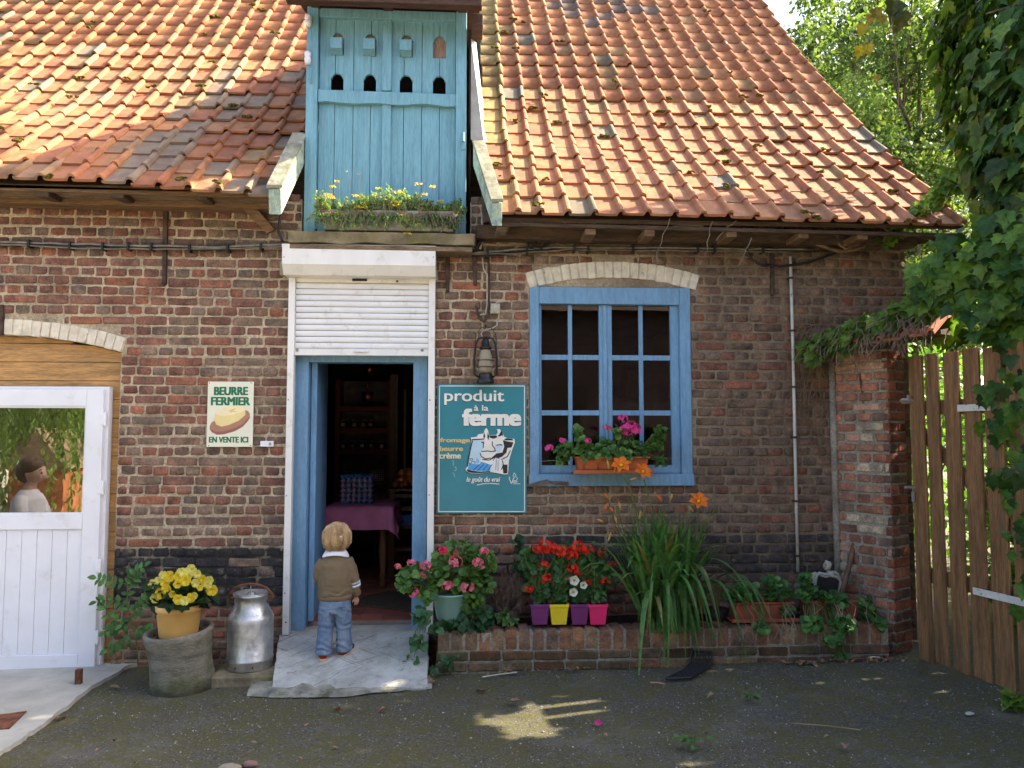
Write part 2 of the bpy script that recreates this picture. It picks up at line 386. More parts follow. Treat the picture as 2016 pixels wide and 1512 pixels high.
# ================================================================ ground of the yard
GX = (-60, -12, -6, -3.2, -2.4, -1.6, -.8, 0, .8, 1.6, 2.4, 3.2, 4.2, 6, 12, 60)
def ground_sheet():
    xs = sorted(set([round(v, 3) for v in np.linspace(-5, 5, 101)] + [-90, -40, -20, -10, -7, 7, 10, 20, 40, 90]))
    ys = sorted(set([round(v, 3) for v in np.linspace(-5, 0.6, 57)] + [-90, -40, -20, -12, -8, -6, 2, 5, 10, 20, 40, 120]))
    vs = []
    for y in ys:
        for x in xs:
            z = gz(x)
            if -5 <= x <= 5 and y < .6: z += .016*(mnoise.noise(Vector((x*1.3, y*1.3, 0)))) + .006*mnoise.noise(Vector((x*6, y*6, 3)))
            vs.append((x, y, z))
    n = len(xs); fs = [(j*n+i, j*n+i+1, (j+1)*n+i+1, (j+1)*n+i) for j in range(len(ys)-1) for i in range(n-1)]
    t = NT('old_asphalt')
    f = t.noise(105, 3, .75); g = t.noise(1.6, 6, .65); h = t.noise(2.3, 6, .7, None, 8.0)
    base = t.ramp(t.noise(55, 5, .75), (.36, (.050, .046, .036)), (.60, (.140, .130, .102)))
    spk = t.ramp(f, (.57, 0.0), (.66, .9))
    base = t.mix(spk, base, (.27, .255, .22))
    vor = t.n('ShaderNodeTexVoronoi'); vor.inputs['Scale'].default_value = 45; t.l(t.pos(), vor.inputs['Vector'])
    sto = t.math('MULTIPLY', t.ramp(vor.outputs['Distance'], (.16, 1.0), (.22, 0.0)), t.ramp(t.noise(28, 2, .5, None, 5.0), (.52, 0.0), (.58, 1.0)))
    base = t.mix(sto, base, (.44, .42, .37))
    dust = t.ramp(g, (.52, 0.0), (.75, .62)); base = t.mix(dust, base, (.25, .235, .195))
    mossf = t.math('MULTIPLY', t.ramp(h, (.37, 0.0), (.52, 1.0)), t.ramp(t.noise(13, 6, .8), (.40, .03), (.60, .85)))
    base = t.mix(mossf, base, (.115, .108, .026))
    b1 = t.bump(t.noise(95, 5, .8), 1.0, .012); t.bump(f, .8, .004, b1)
    mat = t.fin(base, .93, .25)
    me = bpy.data.meshes.new('ground'); me.from_pydata(vs, [], fs); me.update()
    o = link(me, 'ground', mat, None, True); o['kind'] = 'structure'
    grit = []; P = []
    for s in range(4):
        q = MB().ball((0, 0, 0), 1, 5, 3, (1, 1, .6), .3); P.append((q.v, q.f))
    for k in range(5200):
        x, y = ru(-2.5, 3.4), ru(-2.1, -.45); n_ = mnoise.noise(Vector((x*1.1, y*1.6, 9)))
        if rnd() > .35+.9*n_: continue
        s = .0022/ru(.25, 1)**.9
        grit.append((k % 4, Matrix.Translation((x, y, gz(x)+.003+.016*mnoise.noise(Vector((x*1.3, y*1.3, 0)))+.006*mnoise.noise(Vector((x*6, y*6, 3))))) @ Matrix.Rotation(ru(0, 6), 4, 'Z') @ Matrix.Scale(s, 4), sh(random.choice([(.35, .33, .29), (.20, .19, .17), (.28, .24, .19), (.45, .43, .39), (.14, .13, .12)]), .7, 1.2)))
    t2 = NT('grit'); c2 = t2.tone(); gm = t2.fin(c2, .9, .2)
    joined('grit', None, P, grit, gm)
ground_sheet()
# pale concrete apron before the white door
ap = [atz(255, 1315, -.02), atz(185, 1355, -.02), atz(70, 1445, -.03), atz(0, 1492, -.03)]
mb = MB()
lo = [(ap[3].x-2.4, ap[3].y-.3), (ap[3].x, ap[3].y), (ap[2].x, ap[2].y), (ap[1].x, ap[1].y), (ap[0].x, ap[0].y), (-2.30, .04), (-4.6, .04)]
fine = []
for i in range(len(lo)):
    a, b = lo[i], lo[(i+1) % len(lo)]
    for k in range(10): fine.append((a[0]+(b[0]-a[0])*k/10+(ru(-.012, .012) if 0 < i < 4 else 0), a[1]+(b[1]-a[1])*k/10+(ru(-.012, .012) if 0 < i < 4 else 0)))
n = len(fine)
mb.add([(x, y, gz(x)+.026) for x, y in fine] + [(x, y, gz(x)-.1) for x, y in fine], [tuple(range(n))] + [(i, i+n, (i+1) % n+n, (i+1) % n) for i in range(n)])
M['apron'] = plain('apron_concrete', (.40, .385, .33), .92, .14, 3, .2, 0, .6, 80, .004, None, ((.16, .145, .10), 5, .60, .85))
o = mb.part('concrete_apron', M['apron'], None); o['kind'] = 'structure'
p = [atz(*q, -.012) for q in ((0, 1412), (52, 1406), (18, 1440), (-20, 1442))]
mb = MB(); mb.hexa([(q.x, q.y, gz(q.x)+.022) for q in p] + [(q.x, q.y, gz(q.x)+.034) for q in p])
mb.solo('drain_cover', M['rust'], 'flat brown drain cover set in the pale concrete apron', 'drain cover')
q = atz(155, 1352, -.02); mb = MB(); mb.box((q.x-.02, q.y-.02, -.05), (q.x+.018, q.y+.018, .095))
mb.solo('iron_stub', M['rust'], 'rusty iron stub post sticking out of the concrete apron edge', 'post', bevel=.004)

# ================================================================ the farmhouse
HOUSE = thing('farmhouse', 'old brick farmhouse with clay tile roof, blue hatch and blue window', 'house', (-.4, .3, 0))
X0, X1 = -6.4, 3.473
OPEN = {'shop': (-1.285, -.275, .0, 2.86), 'win': (.487, 1.735, 1.262, 2.777), 'hatch': (-1.235, .035, 3.13, 9.0)}
ARW = dict(cx=1.135, zc=.539, Ro=2.436, Ri=2.31, hw=.662)
ARL = dict(cx=-3.4, zc=-.77, Ro=3.257, Ri=3.142, hw=.89)
def zl(x): return ARL['zc'] + math.sqrt(ARL['Ri']**2 - (x-ARL['cx'])**2)      # underside of the left arch
# mortar bed: vertical strips between openings
def wall_bed():
    mb = MB(); y0, y1 = .007, .36
    def r(xa, xb, za, zb): mb.box((xa, y0, za), (xb, y1, zb))
    zt = 3.42
    n = 14; xs = [-4.29 + (-2.53+4.29)*i/n for i in range(n+1)]
    for i in range(n):
        a, b = xs[i], xs[i+1]
        mb.hexa([(a, y0, zl(a)), (b, y0, zl(b)), (b, y1, zl(b)), (a, y1, zl(a)), (a, y0, zt), (b, y0, zt), (b, y1, zt), (a, y1, zt)])
    r(X0, -4.29, -.3, zt)
    s, wn, h = OPEN['shop'], OPEN['win'], OPEN['hatch']
    r(-2.53, s[0], -.3, zt); r(s[0], s[1], s[3], h[2]); r(s[0], h[0], h[2], zt)
    r(s[1], wn[0], -.3, h[2]); r(h[1], wn[0], h[2], zt)
    r(wn[0], wn[1], -.3, wn[2]); r(wn[0], wn[1], wn[3], zt); r(wn[1], X1-.004, -.3, zt)
    return mb.part('front_wall', M['mortar'], HOUSE)
FW = wall_bed()
def brick_proto(L, H, seed, D=.05):
    g = random.Random(seed); j = lambda s: g.uniform(-s, s)
    a, b = L/2, H/2; c = min(.012, b*.35)
    out = [(-a+c*g.uniform(.3, 1.3), -b+j(.003)), (j(.2*a), -b+j(.0035)), (a-c*g.uniform(.3, 1.3), -b+j(.003)), (a+j(.003), -b+c*g.uniform(.3, 1.2)), (a+j(.003), b-c*g.uniform(.3, 1.2)),
           (a-c*g.uniform(.3, 1.3), b+j(.003)), (j(.2*a), b+j(.0035)), (-a+c*g.uniform(.3, 1.3), b+j(.003)), (-a+j(.003), b-c*g.uniform(.3, 1.2)), (-a+j(.003), -b+c*g.uniform(.3, 1.2))]
    n = len(out); e = .0055
    tx, tz = j(.02), j(.03)
    fr = [(x*(1-e/a*g.uniform(.7, 1.6)), x*tx+z*tz, z*(1-e/b*g.uniform(.7, 1.6))) for x, z in out]
    md = [(x, e*g.uniform(.8, 1.8), z) for x, z in out]; bk = [(x, D, z) for x, z in out]
    vs = fr + md + bk
    fs = [tuple(range(n))] + [(i, i+n, (i+1) % n+n, (i+1) % n) for i in range(n)] + [(i+n, i+2*n, (i+1) % n+2*n, (i+1) % n+n) for i in range(n)]
    # outward is -y: ring order is counter-clockwise seen from -y
    fs = [tuple(f) for f in fs]
    return vs, fs
LEN = [.219, .16, .102, .062]
BP = [brick_proto(L, .0615, 100*k+s) for k, L in enumerate(LEN) for s in range(6)]
def pick(L):
    k = min(range(4), key=lambda i: abs(LEN[i]-L)); return k*6 + random.randrange(6), L/LEN[k]
def btone(x, z):
    """the brick's own colour: redder up on the left, brown-grey lower and to the right; tarred plinth band"""
    n1 = mnoise.noise(Vector((x*1.1, z*1.6, 1.7)))
    if x < -1.25:
        if (.39 < z < .815) and not (x > -1.75 and z > .62 and rnd() < .2): return sh((.034, .032, .031), .8, 1.4)
        red = .62 + .45*n1 if z > 1.75 else (.30 + .4*n1 if z > .9 else .45)
        if z < .4: red = .65
        if x < -2.3: red += .15
    elif x < .5: red = .38 + .35*n1
    else:
        red = .2 + .3*n1
        if .62 < z < .86: return sh((.06, .052, .046), .8, 1.4)
        if z > 2.95: red += .15
    q = rnd()
    if q < red:
        c = random.choice([(.175, .058, .040), (.15, .056, .040), (.14, .054, .040), (.22, .072, .042), (.125, .054, .042), (.16, .065, .05)])
    elif q < red+.06 and x < -1.25: c = random.choice([(.09, .072, .058), (.10, .08, .065)])
    else:
        c = random.choice([(.145, .098, .072), (.125, .086, .064), (.15, .085, .06), (.11, .078, .06), (.165, .115, .085)])
    c = tuple(.70*a_+.30*b_ for a_, b_ in zip(c, (.20, .135, .092)))
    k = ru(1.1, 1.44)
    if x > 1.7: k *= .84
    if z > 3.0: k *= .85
    return tuple(v*k for v in c)
HB = .0735
def wall_bricks():
    items = []; z = -.06; row = 0
    while z < 3.42:
        zm = z + HB/2
        cut = []
        for nm, (a, b, c, d) in OPEN.items():
            if zm > c-.02 and zm < d+.015: cut.append((a, b))
        xl = []
        if zm < 2.262: cut.append((-4.29, -2.53))
        for ar in (ARL, ARW):
            if zm > ar['zc']+math.sqrt(ar['Ri']**2-ar['hw']**2)-.03 and zm < ar['zc']+ar['Ro']+.02:
                for i in range(140):
                    x = ar['cx']-ar['hw'] + 2*ar['hw']*i/139; d = math.hypot(x-ar['cx'], zm-ar['zc'])
                    lowr = ar['Ri']-.015 if ar is ARW else 0
                    if lowr < d < ar['Ro']+.02: cut.append((x-.006, x+.006))
        cut.sort(); iv = []; x = X0
        for a, b in cut:
            if a > x+.025: iv.append((x, a))
            x = max(x, b)
        if X1 > x+.025: iv.append((x, X1))
        L = .2335 if row % 2 == 0 else .1145
        ph = X0 + ru(-.03, .03) + (.058 if row % 4 == 1 else 0)
        for a, b in iv:
            x = ph + math.floor((a-ph)/L)*L
            while x < b-.01:
                Lk = L
                xa, xb = max(x, a), min(x+Lk, b); x += Lk
                jn = ru(.010, .016)
                ln = xb-xa-jn
                if ln < .028: continue
                if L > .2 and rnd() < .14 and ln > .2:      # a stretcher place filled by two headers
                    sub = [(xa, (xa+xb)/2), ((xa+xb)/2, xb)]
                else: sub = [(xa, xb)]
                for sa, sb in sub:
                    ln = sb-sa-jn; xm = (sa+sb)/2; pi, sx = pick(ln)
                    zz = zm + .006*math.sin(xm*1.7+row*.7) + ru(-.002, .002) - .003*xm
                    prd = ru(-.004, .004)
                    Mx = Matrix.Translation((xm, prd, zz)) @ Matrix.Rotation(ru(-.006, .006), 4, 'Y') @ Matrix.Rotation(ru(-.02, .02), 4, 'Z') @ Matrix.Diagonal((sx, 1, ru(.91, 1.02), 1))
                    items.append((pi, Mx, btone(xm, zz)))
        z += HB; row += 1
    pieces('brick', 'brick_courses', FW, BP, items, M['brick'], 300)
    return len(items)
NBR = wall_bricks()
# whitewashed arches, a row of bricks on end each
def arch(ar, nbr, name):
    mb0 = MB(); R0, R1 = ar['Ri'], ar['Ro']
    a1 = math.asin(ar['hw']/((R0+R1)/2)); ob = None
    root = None
    for i in range(nbr):
        t0 = -a1 + 2*a1*(i+.06)/nbr; t1 = -a1 + 2*a1*(i+.94)/nbr
        r0 = R0+ru(-.004, .004); r1 = R1+ru(-.004, .004); y = -.010+ru(-.004, .003)
        q = lambda r, t: (ar['cx']+r*math.sin(t), ar['zc']+r*math.cos(t))
        a, b, c, d = q(r0, t0), q(r0, t1), q(r1, t1), q(r1, t0)
        if root is None:
            bed = MB(); pl = [q(R0+.003, -a1+2*a1*k/24) for k in range(25)] + [q(R1-.003, a1-2*a1*k/24) for k in range(25)]
            bed.prism(pl, .000, .06); root = bed.part('arch', M['white_brick'], HOUSE)
        MB().hexa([(a[0], y, a[1]), (b[0], y, b[1]), (b[0], .08, b[1]), (a[0], .08, a[1]), (d[0], y, d[1]), (c[0], y, c[1]), (c[0], .08, c[1]), (d[0], .08, d[1])]).part('arch_brick', M['white_brick'], root, bevel=.006)
    return root
arch(ARW, 20, 'window'); arch(ARL, 27, 'left')
# gable wall on the right and the back of the house
mb = MB(); mb.add([(X1, .36, -.2), (X1, 8.6, -.2), (X1, 8.6, 3.6), (X1, 4.55, 8.0), (X1, .36, 3.7), (X1-.3, .36, -.2), (X1-.3, 8.6, -.2), (X1-.3, 8.6, 3.6), (X1-.3, 4.55, 8.0), (X1-.3, .36, 3.7)],
       [(0, 1, 2, 3, 4), (9, 8, 7, 6, 5), (0, 5, 6, 1), (1, 6, 7, 2), (2, 7, 8, 3), (3, 8, 9, 4), (4, 9, 5, 0)])
mb.part('gable_wall', M['mortar_grey'], HOUSE)
MB().box((X0, 8.3, -.2), (X1-.31, 8.6, 3.6)).part('rear_wall', M['mortar_grey'], HOUSE)
MB().box((X0-.3, .0, -.2), (X0, 8.6, 3.6)).part('side_wall', M['mortar_grey'], HOUSE)

# ================================================================ roofs
PRF = [(-.43, 3.185), (.10, 3.655), (.62, 4.105), (.80, 4.275), (1.3, 4.80), (2.3, 5.90), (3.3, 7.05), (4.55, 8.5)]
SS = [0]
for a, b in zip(PRF, PRF[1:]): SS.append(SS[-1]+math.hypot(b[0]-a[0], b[1]-a[1]))
def prof(s):
    i = 0
    while i < len(PRF)-2 and s > SS[i+1]: i += 1
    a, b = PRF[i], PRF[i+1]; u = (s-SS[i])/(SS[i+1]-SS[i]); L = SS[i+1]-SS[i]
    return a[0]+(b[0]-a[0])*u, a[1]+(b[1]-a[1])*u, (b[0]-a[0])/L, (b[1]-a[1])/L
ROOF = MB()
for xa, xb, dz in ((X0-.2, -1.26, .18), (.12, X1+.24, 0), (-1.26, .12, 0)):
    pp = [(-.36, 3.247+dz-.045)] + [(y, z+dz-.045) for y, z in PRF[1:]]
    if xa == -1.26: pp = [(1.9, 5.4), (2.3, 5.84), (3.3, 7.0), (4.55, 8.45)]
    vs = [(xa, y, z) for y, z in pp] + [(xb, y, z) for y, z in pp] + [(xa, y, z-.03) for y, z in pp] + [(xb, y, z-.03) for y, z in pp]
    k = len(pp); fs = []
    for i in range(k-1):
        fs += [(i, i+k, i+1+k, i+1), (i+2*k, i+1+2*k, i+1+3*k, i+3*k), (i, i+1, i+1+2*k, i+2*k), (i+k, i+3*k, i+1+3*k, i+1+k)]
    fs += [(0, 2*k, 3*k, k), (k-1, 2*k-1, 4*k-1, 3*k-1)]
    ROOF.add(vs, fs)
ROOF.add([(X0-.2, 4.55, 8.45), (X1+.24, 4.55, 8.45), (X1+.24, 9.0, 3.4), (X0-.2, 9.0, 3.4)], [(0, 1, 2, 3)])
ROOF = ROOF.part('roof', M['dark_wood'], HOUSE)
def tile_proto(seed):
    g = random.Random(seed); L, th = .335, .019
    # wide flat pan on the left, narrow roll on the right that tapers up the slope
    lo = [(-.004, .006), (.010, .0), (.07, -.001), (.150, .0), (.158, .010), (.166, .026), (.177, .034), (.190, .034), (.202, .026), (.211, .006)]
    hi = [(-.003, .005), (.011, .0), (.07, .0), (.152, .0), (.160, .008), (.167, .022), (.178, .029), (.190, .029), (.201, .022), (.209, .005)]
    n = len(lo); vs = []
    for y, sec in ((g.uniform(-.004, .004), lo), (L, hi)):
        sec = [(x+g.uniform(-.0015, .0015), z+g.uniform(-.001, .001)) for x, z in sec]
        vs += [(x, y+(g.uniform(-.003, .003) if y < .1 else 0), z) for x, z in sec] + [(x, y, z-th) for x, z in sec]
    fs = []
    for i in range(n-1):
        fs += [(i, i+1, i+1+2*n, i+2*n), (i, i+n, i+n+1, i+1)]
    fs += [(0, 2*n, 3*n, n), (n-1, 2*n-1, 4*n-1, 3*n-1)]
    return vs, fs
TP = [tile_proto(k) for k in range(5)]
EXPO = .268
def ttone(x, row, left):
    q = rnd(); mo = mnoise.noise(Vector((x*1.3, row*.35, 5)))
    if left: c = random.choice([(.36, .145, .062), (.33, .125, .058), (.38, .165, .07), (.30, .115, .055), (.35, .155, .075)])
    else: c = random.choice([(.37, .155, .072), (.34, .14, .066), (.39, .17, .078), (.31, .125, .064), (.36, .165, .085)])
    if q < .010 or (mo > .52 and q < .25): c = random.choice([(.19, .15, .10), (.21, .17, .115), (.165, .145, .11)])
    elif q < .10: c = random.choice([(.27, .15, .08), (.29, .17, .08)])
    elif q > .998: c = (.27, .24, .20)
    if not left and row > 15 and 0.9 < x < 2.2 and q < .35: c = (.17, .12, .095)
    k = ru(.91, 1.09); return tuple(v*k for v in c)
def tiles():
    items = []; moss = []
    for left, xs, dz in ((True, [-1.305-.1985*(k+1) for k in range(26)], .18), (False, [.15+.1955*k for k in range(18)], 0)):
        for row in range(24):
            s = row*EXPO; y, z, ty, tz = prof(s); y2, z2, ty2, tz2 = prof(min(s+.3, SS[-1]))
            if z > 8.3: break
            for ci, x in enumerate(xs):
                xx = x + ru(-.004, .004) + (.006*math.sin(row*1.9+ci))
                # flare of the first column beside the right cheek, slight sag of the old battens
                sag = .018*math.sin(x*1.3+row*.45) + .012*mnoise.noise(Vector((x*2, row*.6, 0))) - (.06*max(0, 1-row/6)*max(0, (x+2.6)/1.2) if left else 0)
                if not left and ci == 0 and row < 5: xx += .04*(1-row/5)
                up = Vector((0, (y2-y), (z2-z))).normalized()
                ax = Vector((1, ru(-.012, .012), ru(-.012, .012))).normalized(); nn = ax.cross(up).normalized(); 
                tilt = Matrix.Rotation(-.066+ru(-.014, .014), 4, 'X')
                Bm = Matrix(((ax.x, up.x, nn.x, xx), (ax.y, up.y, nn.y, y), (ax.z, up.z, nn.z, z+dz+sag), (0, 0, 0, 1)))
                Mx = Bm @ Matrix.Translation((0, ru(-.006, .006), .030)) @ tilt @ Matrix.Rotation(ru(-.012, .012), 4, 'Z')
                c = ttone(x, row, left)
                if left and row < 9 and x > -2.6 and rnd() < .28: c = (.225, .155, .105)
                if not left and ci == 0 and row > 4: c = (.31, .21, .085)
                items.append((random.randrange(5), Mx, c))
                px, py, f = proj((xx, y, z+dz))
                if -50 < px < 2060 and rnd() < (.085 if not left else .075)*(1.6 if row < 9 else .9): moss.append(Mx)
    pieces('tile', 'tile_courses', ROOF, TP, items, M['tile'], 300)
    mb = MB()
    for Mx in moss:
        cx = ru(.02, .19); cy = ru(-.02, .03)
        for k in range(random.randint(3, 8)):
            c = Mx @ Vector((cx+ru(-.04, .04), cy+ru(-.02, .03), .012+(.04 if cx > .14 else 0)))
            mb.ball(c, ru(.007, .02), 6, 4, (1.3, 1.1, .6), .4)
    o = mb.part('moss', M['moss'], ROOF); o['kind'] = 'stuff'
    return len(items)
NTL = tiles()
# eaves timber
def beam(name, a, b, h, d, mat, parent=HOUSE, bevel=.006):
    a, b = Vector(a), Vector(b); mb = MB()
    mb.hexa([a+Vector((0, 0, -h)), b+Vector((0, 0, -h)), b+Vector((0, d, -h)), a+Vector((0, d, -h)), a, b, b+Vector((0, d, 0)), a+Vector((0, d, 0))])
    return mb.part(name, mat, parent, bevel=bevel)
beam('eaves_board', (X0, -.36, 3.415), (-1.39, -.36, 3.36), .045, .03, M['beam_wood'])
beam('wall_plate', (X0, -.14, 3.43), (-1.40, -.14, 3.40), .10, .135, M['beam_wood'])
beam('soffit_board', (X0, -.329, 3.40), (-1.40, -.329, 3.36), .02, .185, M['old_wood'])
for px in (90, 237, 400):
    c = at(px, 372, -.30); MB().hexa([(c.x-.045, -.345, 3.30), (c.x+.045, -.345, 3.30), (c.x+.03, -.142, 3.32), (c.x-.03, -.142, 3.32), (c.x-.045, -.35, 3.375), (c.x+.045, -.35, 3.375), (c.x+.045, -.142, 3.375), (c.x-.045, -.142, 3.375)]).part('rafter', M['dark_wood'], HOUSE, bevel=.005)
beam('eaves_board', (.22, -.37, 3.17), (X1+.2, -.37, 3.14), .03, .03, M['dark_wood'])
beam('wall_plate', (.08, -.13, 3.21), (X1+.02, -.13, 3.20), .10, .125, M['dark_wood'])
for px in (1160, 1275, 1435, 1575, 1690):
    c = at(px, 440, -.30); MB().box((c.x-.04, -.36, 3.085), (c.x+.04, -.132, 3.135)).part('rafter', M['beam_wood'], HOUSE, bevel=.008)
c = at(1850, 466, -.05); MB().tube([(X1-.4, -.05, 3.10), (c.x+.06, -.07, c.z+.0)], .035, 10).part('purlin_end', M['dark_wood'], HOUSE)
# struts and corbels
a, b = at(478, 400, -.12), at(525, 452, -.02)
MB().add([(a.x-.04, -.15, a.z), (a.x+.07, -.15, a.z), (b.x+.06, -.02, b.z), (b.x, -.02, b.z-.03), (a.x-.04, -.05, a.z), (a.x+.07, -.05, a.z), (b.x+.06, .01, b.z), (b.x, .01, b.z-.03)],
         [(0, 1, 2, 3), (7, 6, 5, 4), (0, 3, 7, 4), (1, 5, 6, 2), (0, 4, 5, 1), (3, 2, 6, 7)]).part('strut', M['beam_wood'], HOUSE, bevel=.004)
c = at(990, 452, -.12); MB().hexa([(c.x-.07, -.2, c.z-.07), (c.x+.02, -.2, c.z-.06), (c.x+.06, 0, c.z-.02), (c.x-.02, 0, c.z-.04), (c.x-.03, -.18, c.z+.07), (c.x+.07, -.18, c.z+.08), (c.x+.1, 0, c.z+.09), (c.x+.0, 0, c.z+.08)]).part('corbel', M['old_wood'], HOUSE, bevel=.008)
c = [at(px, py, -.03) for px, py in ((1303, 458), (1318, 448), (1360, 441), (1382, 446), (1378, 458), (1350, 463), (1335, 476), (1318, 480), (1304, 474))]
MB().prism([(q.x, q.z) for q in c], -.09, .02).part('corbel', M['pale_stone'], HOUSE, bevel=.010)
c = at(1474, 466, -.03); MB().box((c.x-.085, -.10, c.z-.055), (c.x+.085, .02, c.z+.055)).part('corbel', M['pale_stone'], HOUSE, bevel=.014, )
c = at(563, 527, -.03); MB().box((c.x-.045, -.045, c.z-.06), (c.x+.04, .02, c.z+.05)).part('corbel', M['pale_stone'], HOUSE, bevel=.01)
# wall anchor irons
for (xa, ya, xb, yb) in ((326, 415, 323, 560), (1519, 455, 1521, 582), (881, 500, 881, 575), (934, 500, 936, 562), (2, 600, 2, 660)):
    a, b = at(xa, ya, -.012), at(xb, yb, -.012)
    MB().hexa([(b.x-.014, -.022, b.z), (b.x+.014, -.022, b.z), (b.x+.014, .012, b.z), (b.x-.014, .012, b.z), (a.x-.018, -.022, a.z), (a.x+.018, -.022, a.z), (a.x+.018, .012, a.z), (a.x-.018, .012, a.z)]).part('anchor_iron', M['iron'], HOUSE, bevel=.004)

# ================================================================ blue hatch with pigeon holes, its dormer
HT = MB().box((-1.20, .075, 3.2), (.0, .36, 3.22)).part('hatch', M['dark'], HOUSE)
def hx(px, py=250): return at(px, py, .02).x
def hz(py): return at(762, py, .02).z
def vpost(name, xa, xb, za, zb, y0, y1, mat, bevel=.004): return MB().box((xa, y0, za), (xb, y1, zb)).part(name, mat, HT, bevel=bevel)
zt, zb = hz(25), 3.14
vpost('frame_post', hx(604), hx(626), zb, zt, -.035, .07, M['blue_hatch'])
vpost('frame_post', hx(897), hx(918), zb, zt, -.035, .07, M['blue_hatch'])
vpost('frame_rail', hx(626)+.002, hx(897)-.002, hz(42), zt, -.02, .07, M['blue_hatch'])
seams = [hx(v) for v in (627, 658.6, 694.7, 729, 761, 794.5, 830, 865, 896.5)]
hole_px = [(650, 675), (714.5, 739.5), (786, 811.5), (851.5, 877)]
holes = [(hx(a), hx(b)) for a, b in hole_px]
ztop = [hz(68), hz(112)]; zlow = [hz(147), hz(187)]
def hole_outline(xa, xb, zb_, zt_):   # arch-topped with little shoulders, anticlockwise from bottom left
    w_ = xb-xa; h = zt_-zb_
    return [(xa, zb_), (xa, zb_+h*.76), (xa+w_*.10, zb_+h*.775), (xa+w_*.11, zb_+h*.86), (xa+w_*.28, zb_+h*.97), (xa+w_*.5, zt_), (xa+w_*.72, zb_+h*.97), (xa+w_*.89, zb_+h*.86), (xa+w_*.90, zb_+h*.775), (xb, zb_+h*.76), (xb, zb_)]
for i in range(8):
    xa, xb = seams[i]+.0022, seams[i+1]-.0022
    z0_, z1_ = 3.16, hz(41)
    Lp, Rp = [], []      # notches
    for (ha, hb) in holes:
        for zb2, zt2 in ((zlow[1], zlow[0]), (ztop[1], ztop[0])):
            ol = hole_outline(ha, hb, zb2, zt2); 
            if ha < xa < hb:      # hole cuts the left edge of this plank
                right = [q for q in ol if q[0] > xa]; tz = np.interp(xa, [q[0] for q in ol[1:-1]], [q[1] for q in ol[1:-1]])
                Lp.append((zb2, [(xa, zb2)] + right[::-1] + [(xa, tz)]))
            if ha < xb < hb:
                lft = [q for q in ol if q[0] < xb]; tz = np.interp(xb, [q[0] for q in ol[1:-1]], [q[1] for q in ol[1:-1]])
                Rp.append((zb2, [(xb, zb2)] + lft + [(xb, tz)]))
    poly = [(xa, z0_), (xb, z0_)]
    for _, q in sorted(Rp): poly += q
    poly += [(xb, z1_), (xa, z1_)]
    for _, q in sorted(Lp, reverse=True): poly += q[::-1]
    yy = .018 + ru(-.002, .002)
    MB().prism(poly, yy, .045).part('plank', M['blue_hatch'], HT)
# the wavy middle rail and the cover strips
n = 14; a, b = hx(627), hx(897)
poly = [(a+(b-a)*k/n, hz(209)+.006*math.sin(k*1.3)+ru(-.004, .004)) for k in range(n+1)] + [(b-(b-a)*k/n, hz(184)-.010*(n-k)/n+ru(-.002, .002)) for k in range(n+1)]
MB().prism(poly, -.022, .0155).part('hatch_rail', M['blue_hatch'], HT, bevel=.004)
vpost('cover_strip', hx(752), hx(770), hz(181), hz(38), -.006, .015, M['blue_hatch'], .003)
vpost('cover_strip', hx(753), hx(770), 3.17, hz(207), -.006, .0155, M['blue_hatch'], .003)
M['hole_wood'] = woodmat('bare_hole_wood', (.27, .18, .13), .85, .2)
for k, (ha, hb) in enumerate(holes):
    MB().box((ha-.01, .047, ztop[1]-.01), (hb+.01, .06, ztop[0]+.01)).part('hole_back', M['hole_wood'], HT)
    if k < 3:     # little landing flaps
        zc = ztop[1]
        MB().add([(ha+.004, -.06, zc+.02), (hb-.006, -.06, zc+.02), (hb-.008, .016, zc+.0), (ha+.006, .016, zc+.0), (ha+.004, -.055, zc+.105), (hb-.006, -.055, zc+.105), (hb-.006, -.03, zc+.115), (ha+.004, -.03, zc+.115)],
                 [(0, 1, 5, 4), (4, 5, 6, 7), (0, 3, 2, 1), (1, 2, 6, 5), (0, 4, 7, 3), (3, 7, 6, 2)]).part('landing_flap', M['blue_hatch'], HT)
c = at(912, 275, -.04); MB().box((c.x-.012, -.05, c.z-.08), (c.x+.012, -.033, c.z+.02)).tube([(c.x, -.055, c.z-.02), (c.x, -.055, c.z+.05)], .012, 8).part('hinge', M['blue_hatch'], HT)
MB().box((-1.24, .4, 3.2), (.04, .42, 5.0)).part('hatch_backing', M['dark'], HT)
# side walls (cheeks) of the dormer, brick piers beside the hatch, the oblique verge boards
DM = MB().add([(-1.225, .08, 3.3), (-1.225, .08, 4.86), (-1.225, 2.2, 4.86), (-1.225, .5, 3.3)], [(0, 1, 2, 3)]).add([(.022, .08, 3.3), (.022, .08, 4.86), (.022, 2.2, 4.86), (.022, .5, 3.3)], [(0, 3, 2, 1)]).part('dormer', M['dark_wood'], HOUSE)
zz = 4.815
MB().box((-1.32, -.30, zz-.005), (.115, -.22, zz+.085)).part('eaves_beam', M['dormer_wood'], DM, bevel=.006)
MB().box((.045, -.20, zz-.10), (.125, .02, zz-.007)).part('eaves_bracket', M['dormer_wood'], DM, bevel=.006)
for k, x in enumerate((-1.15, -.60, -.03)):
    MB().box((x-.035, -.32, zz+.087), (x+.035, .9, zz+.16)).part('rafter', M['dormer_wood'], DM, bevel=.005)
MB().add([(-1.31, -.33, zz+.10), (.10, -.33, zz+.10), (.10, 2.7, zz+.82), (-1.31, 2.7, zz+.82), (-1.31, -.33, zz+.16), (.10, -.33, zz+.16), (.10, 2.7, zz+.90), (-1.31, 2.7, zz+.90)],
         [(0, 3, 2, 1), (4, 5, 6, 7), (0, 1, 5, 4), (1, 2, 6, 5), (2, 3, 7, 6), (3, 0, 4, 7)]).part('dormer_roof', M['dark_wood'], DM)
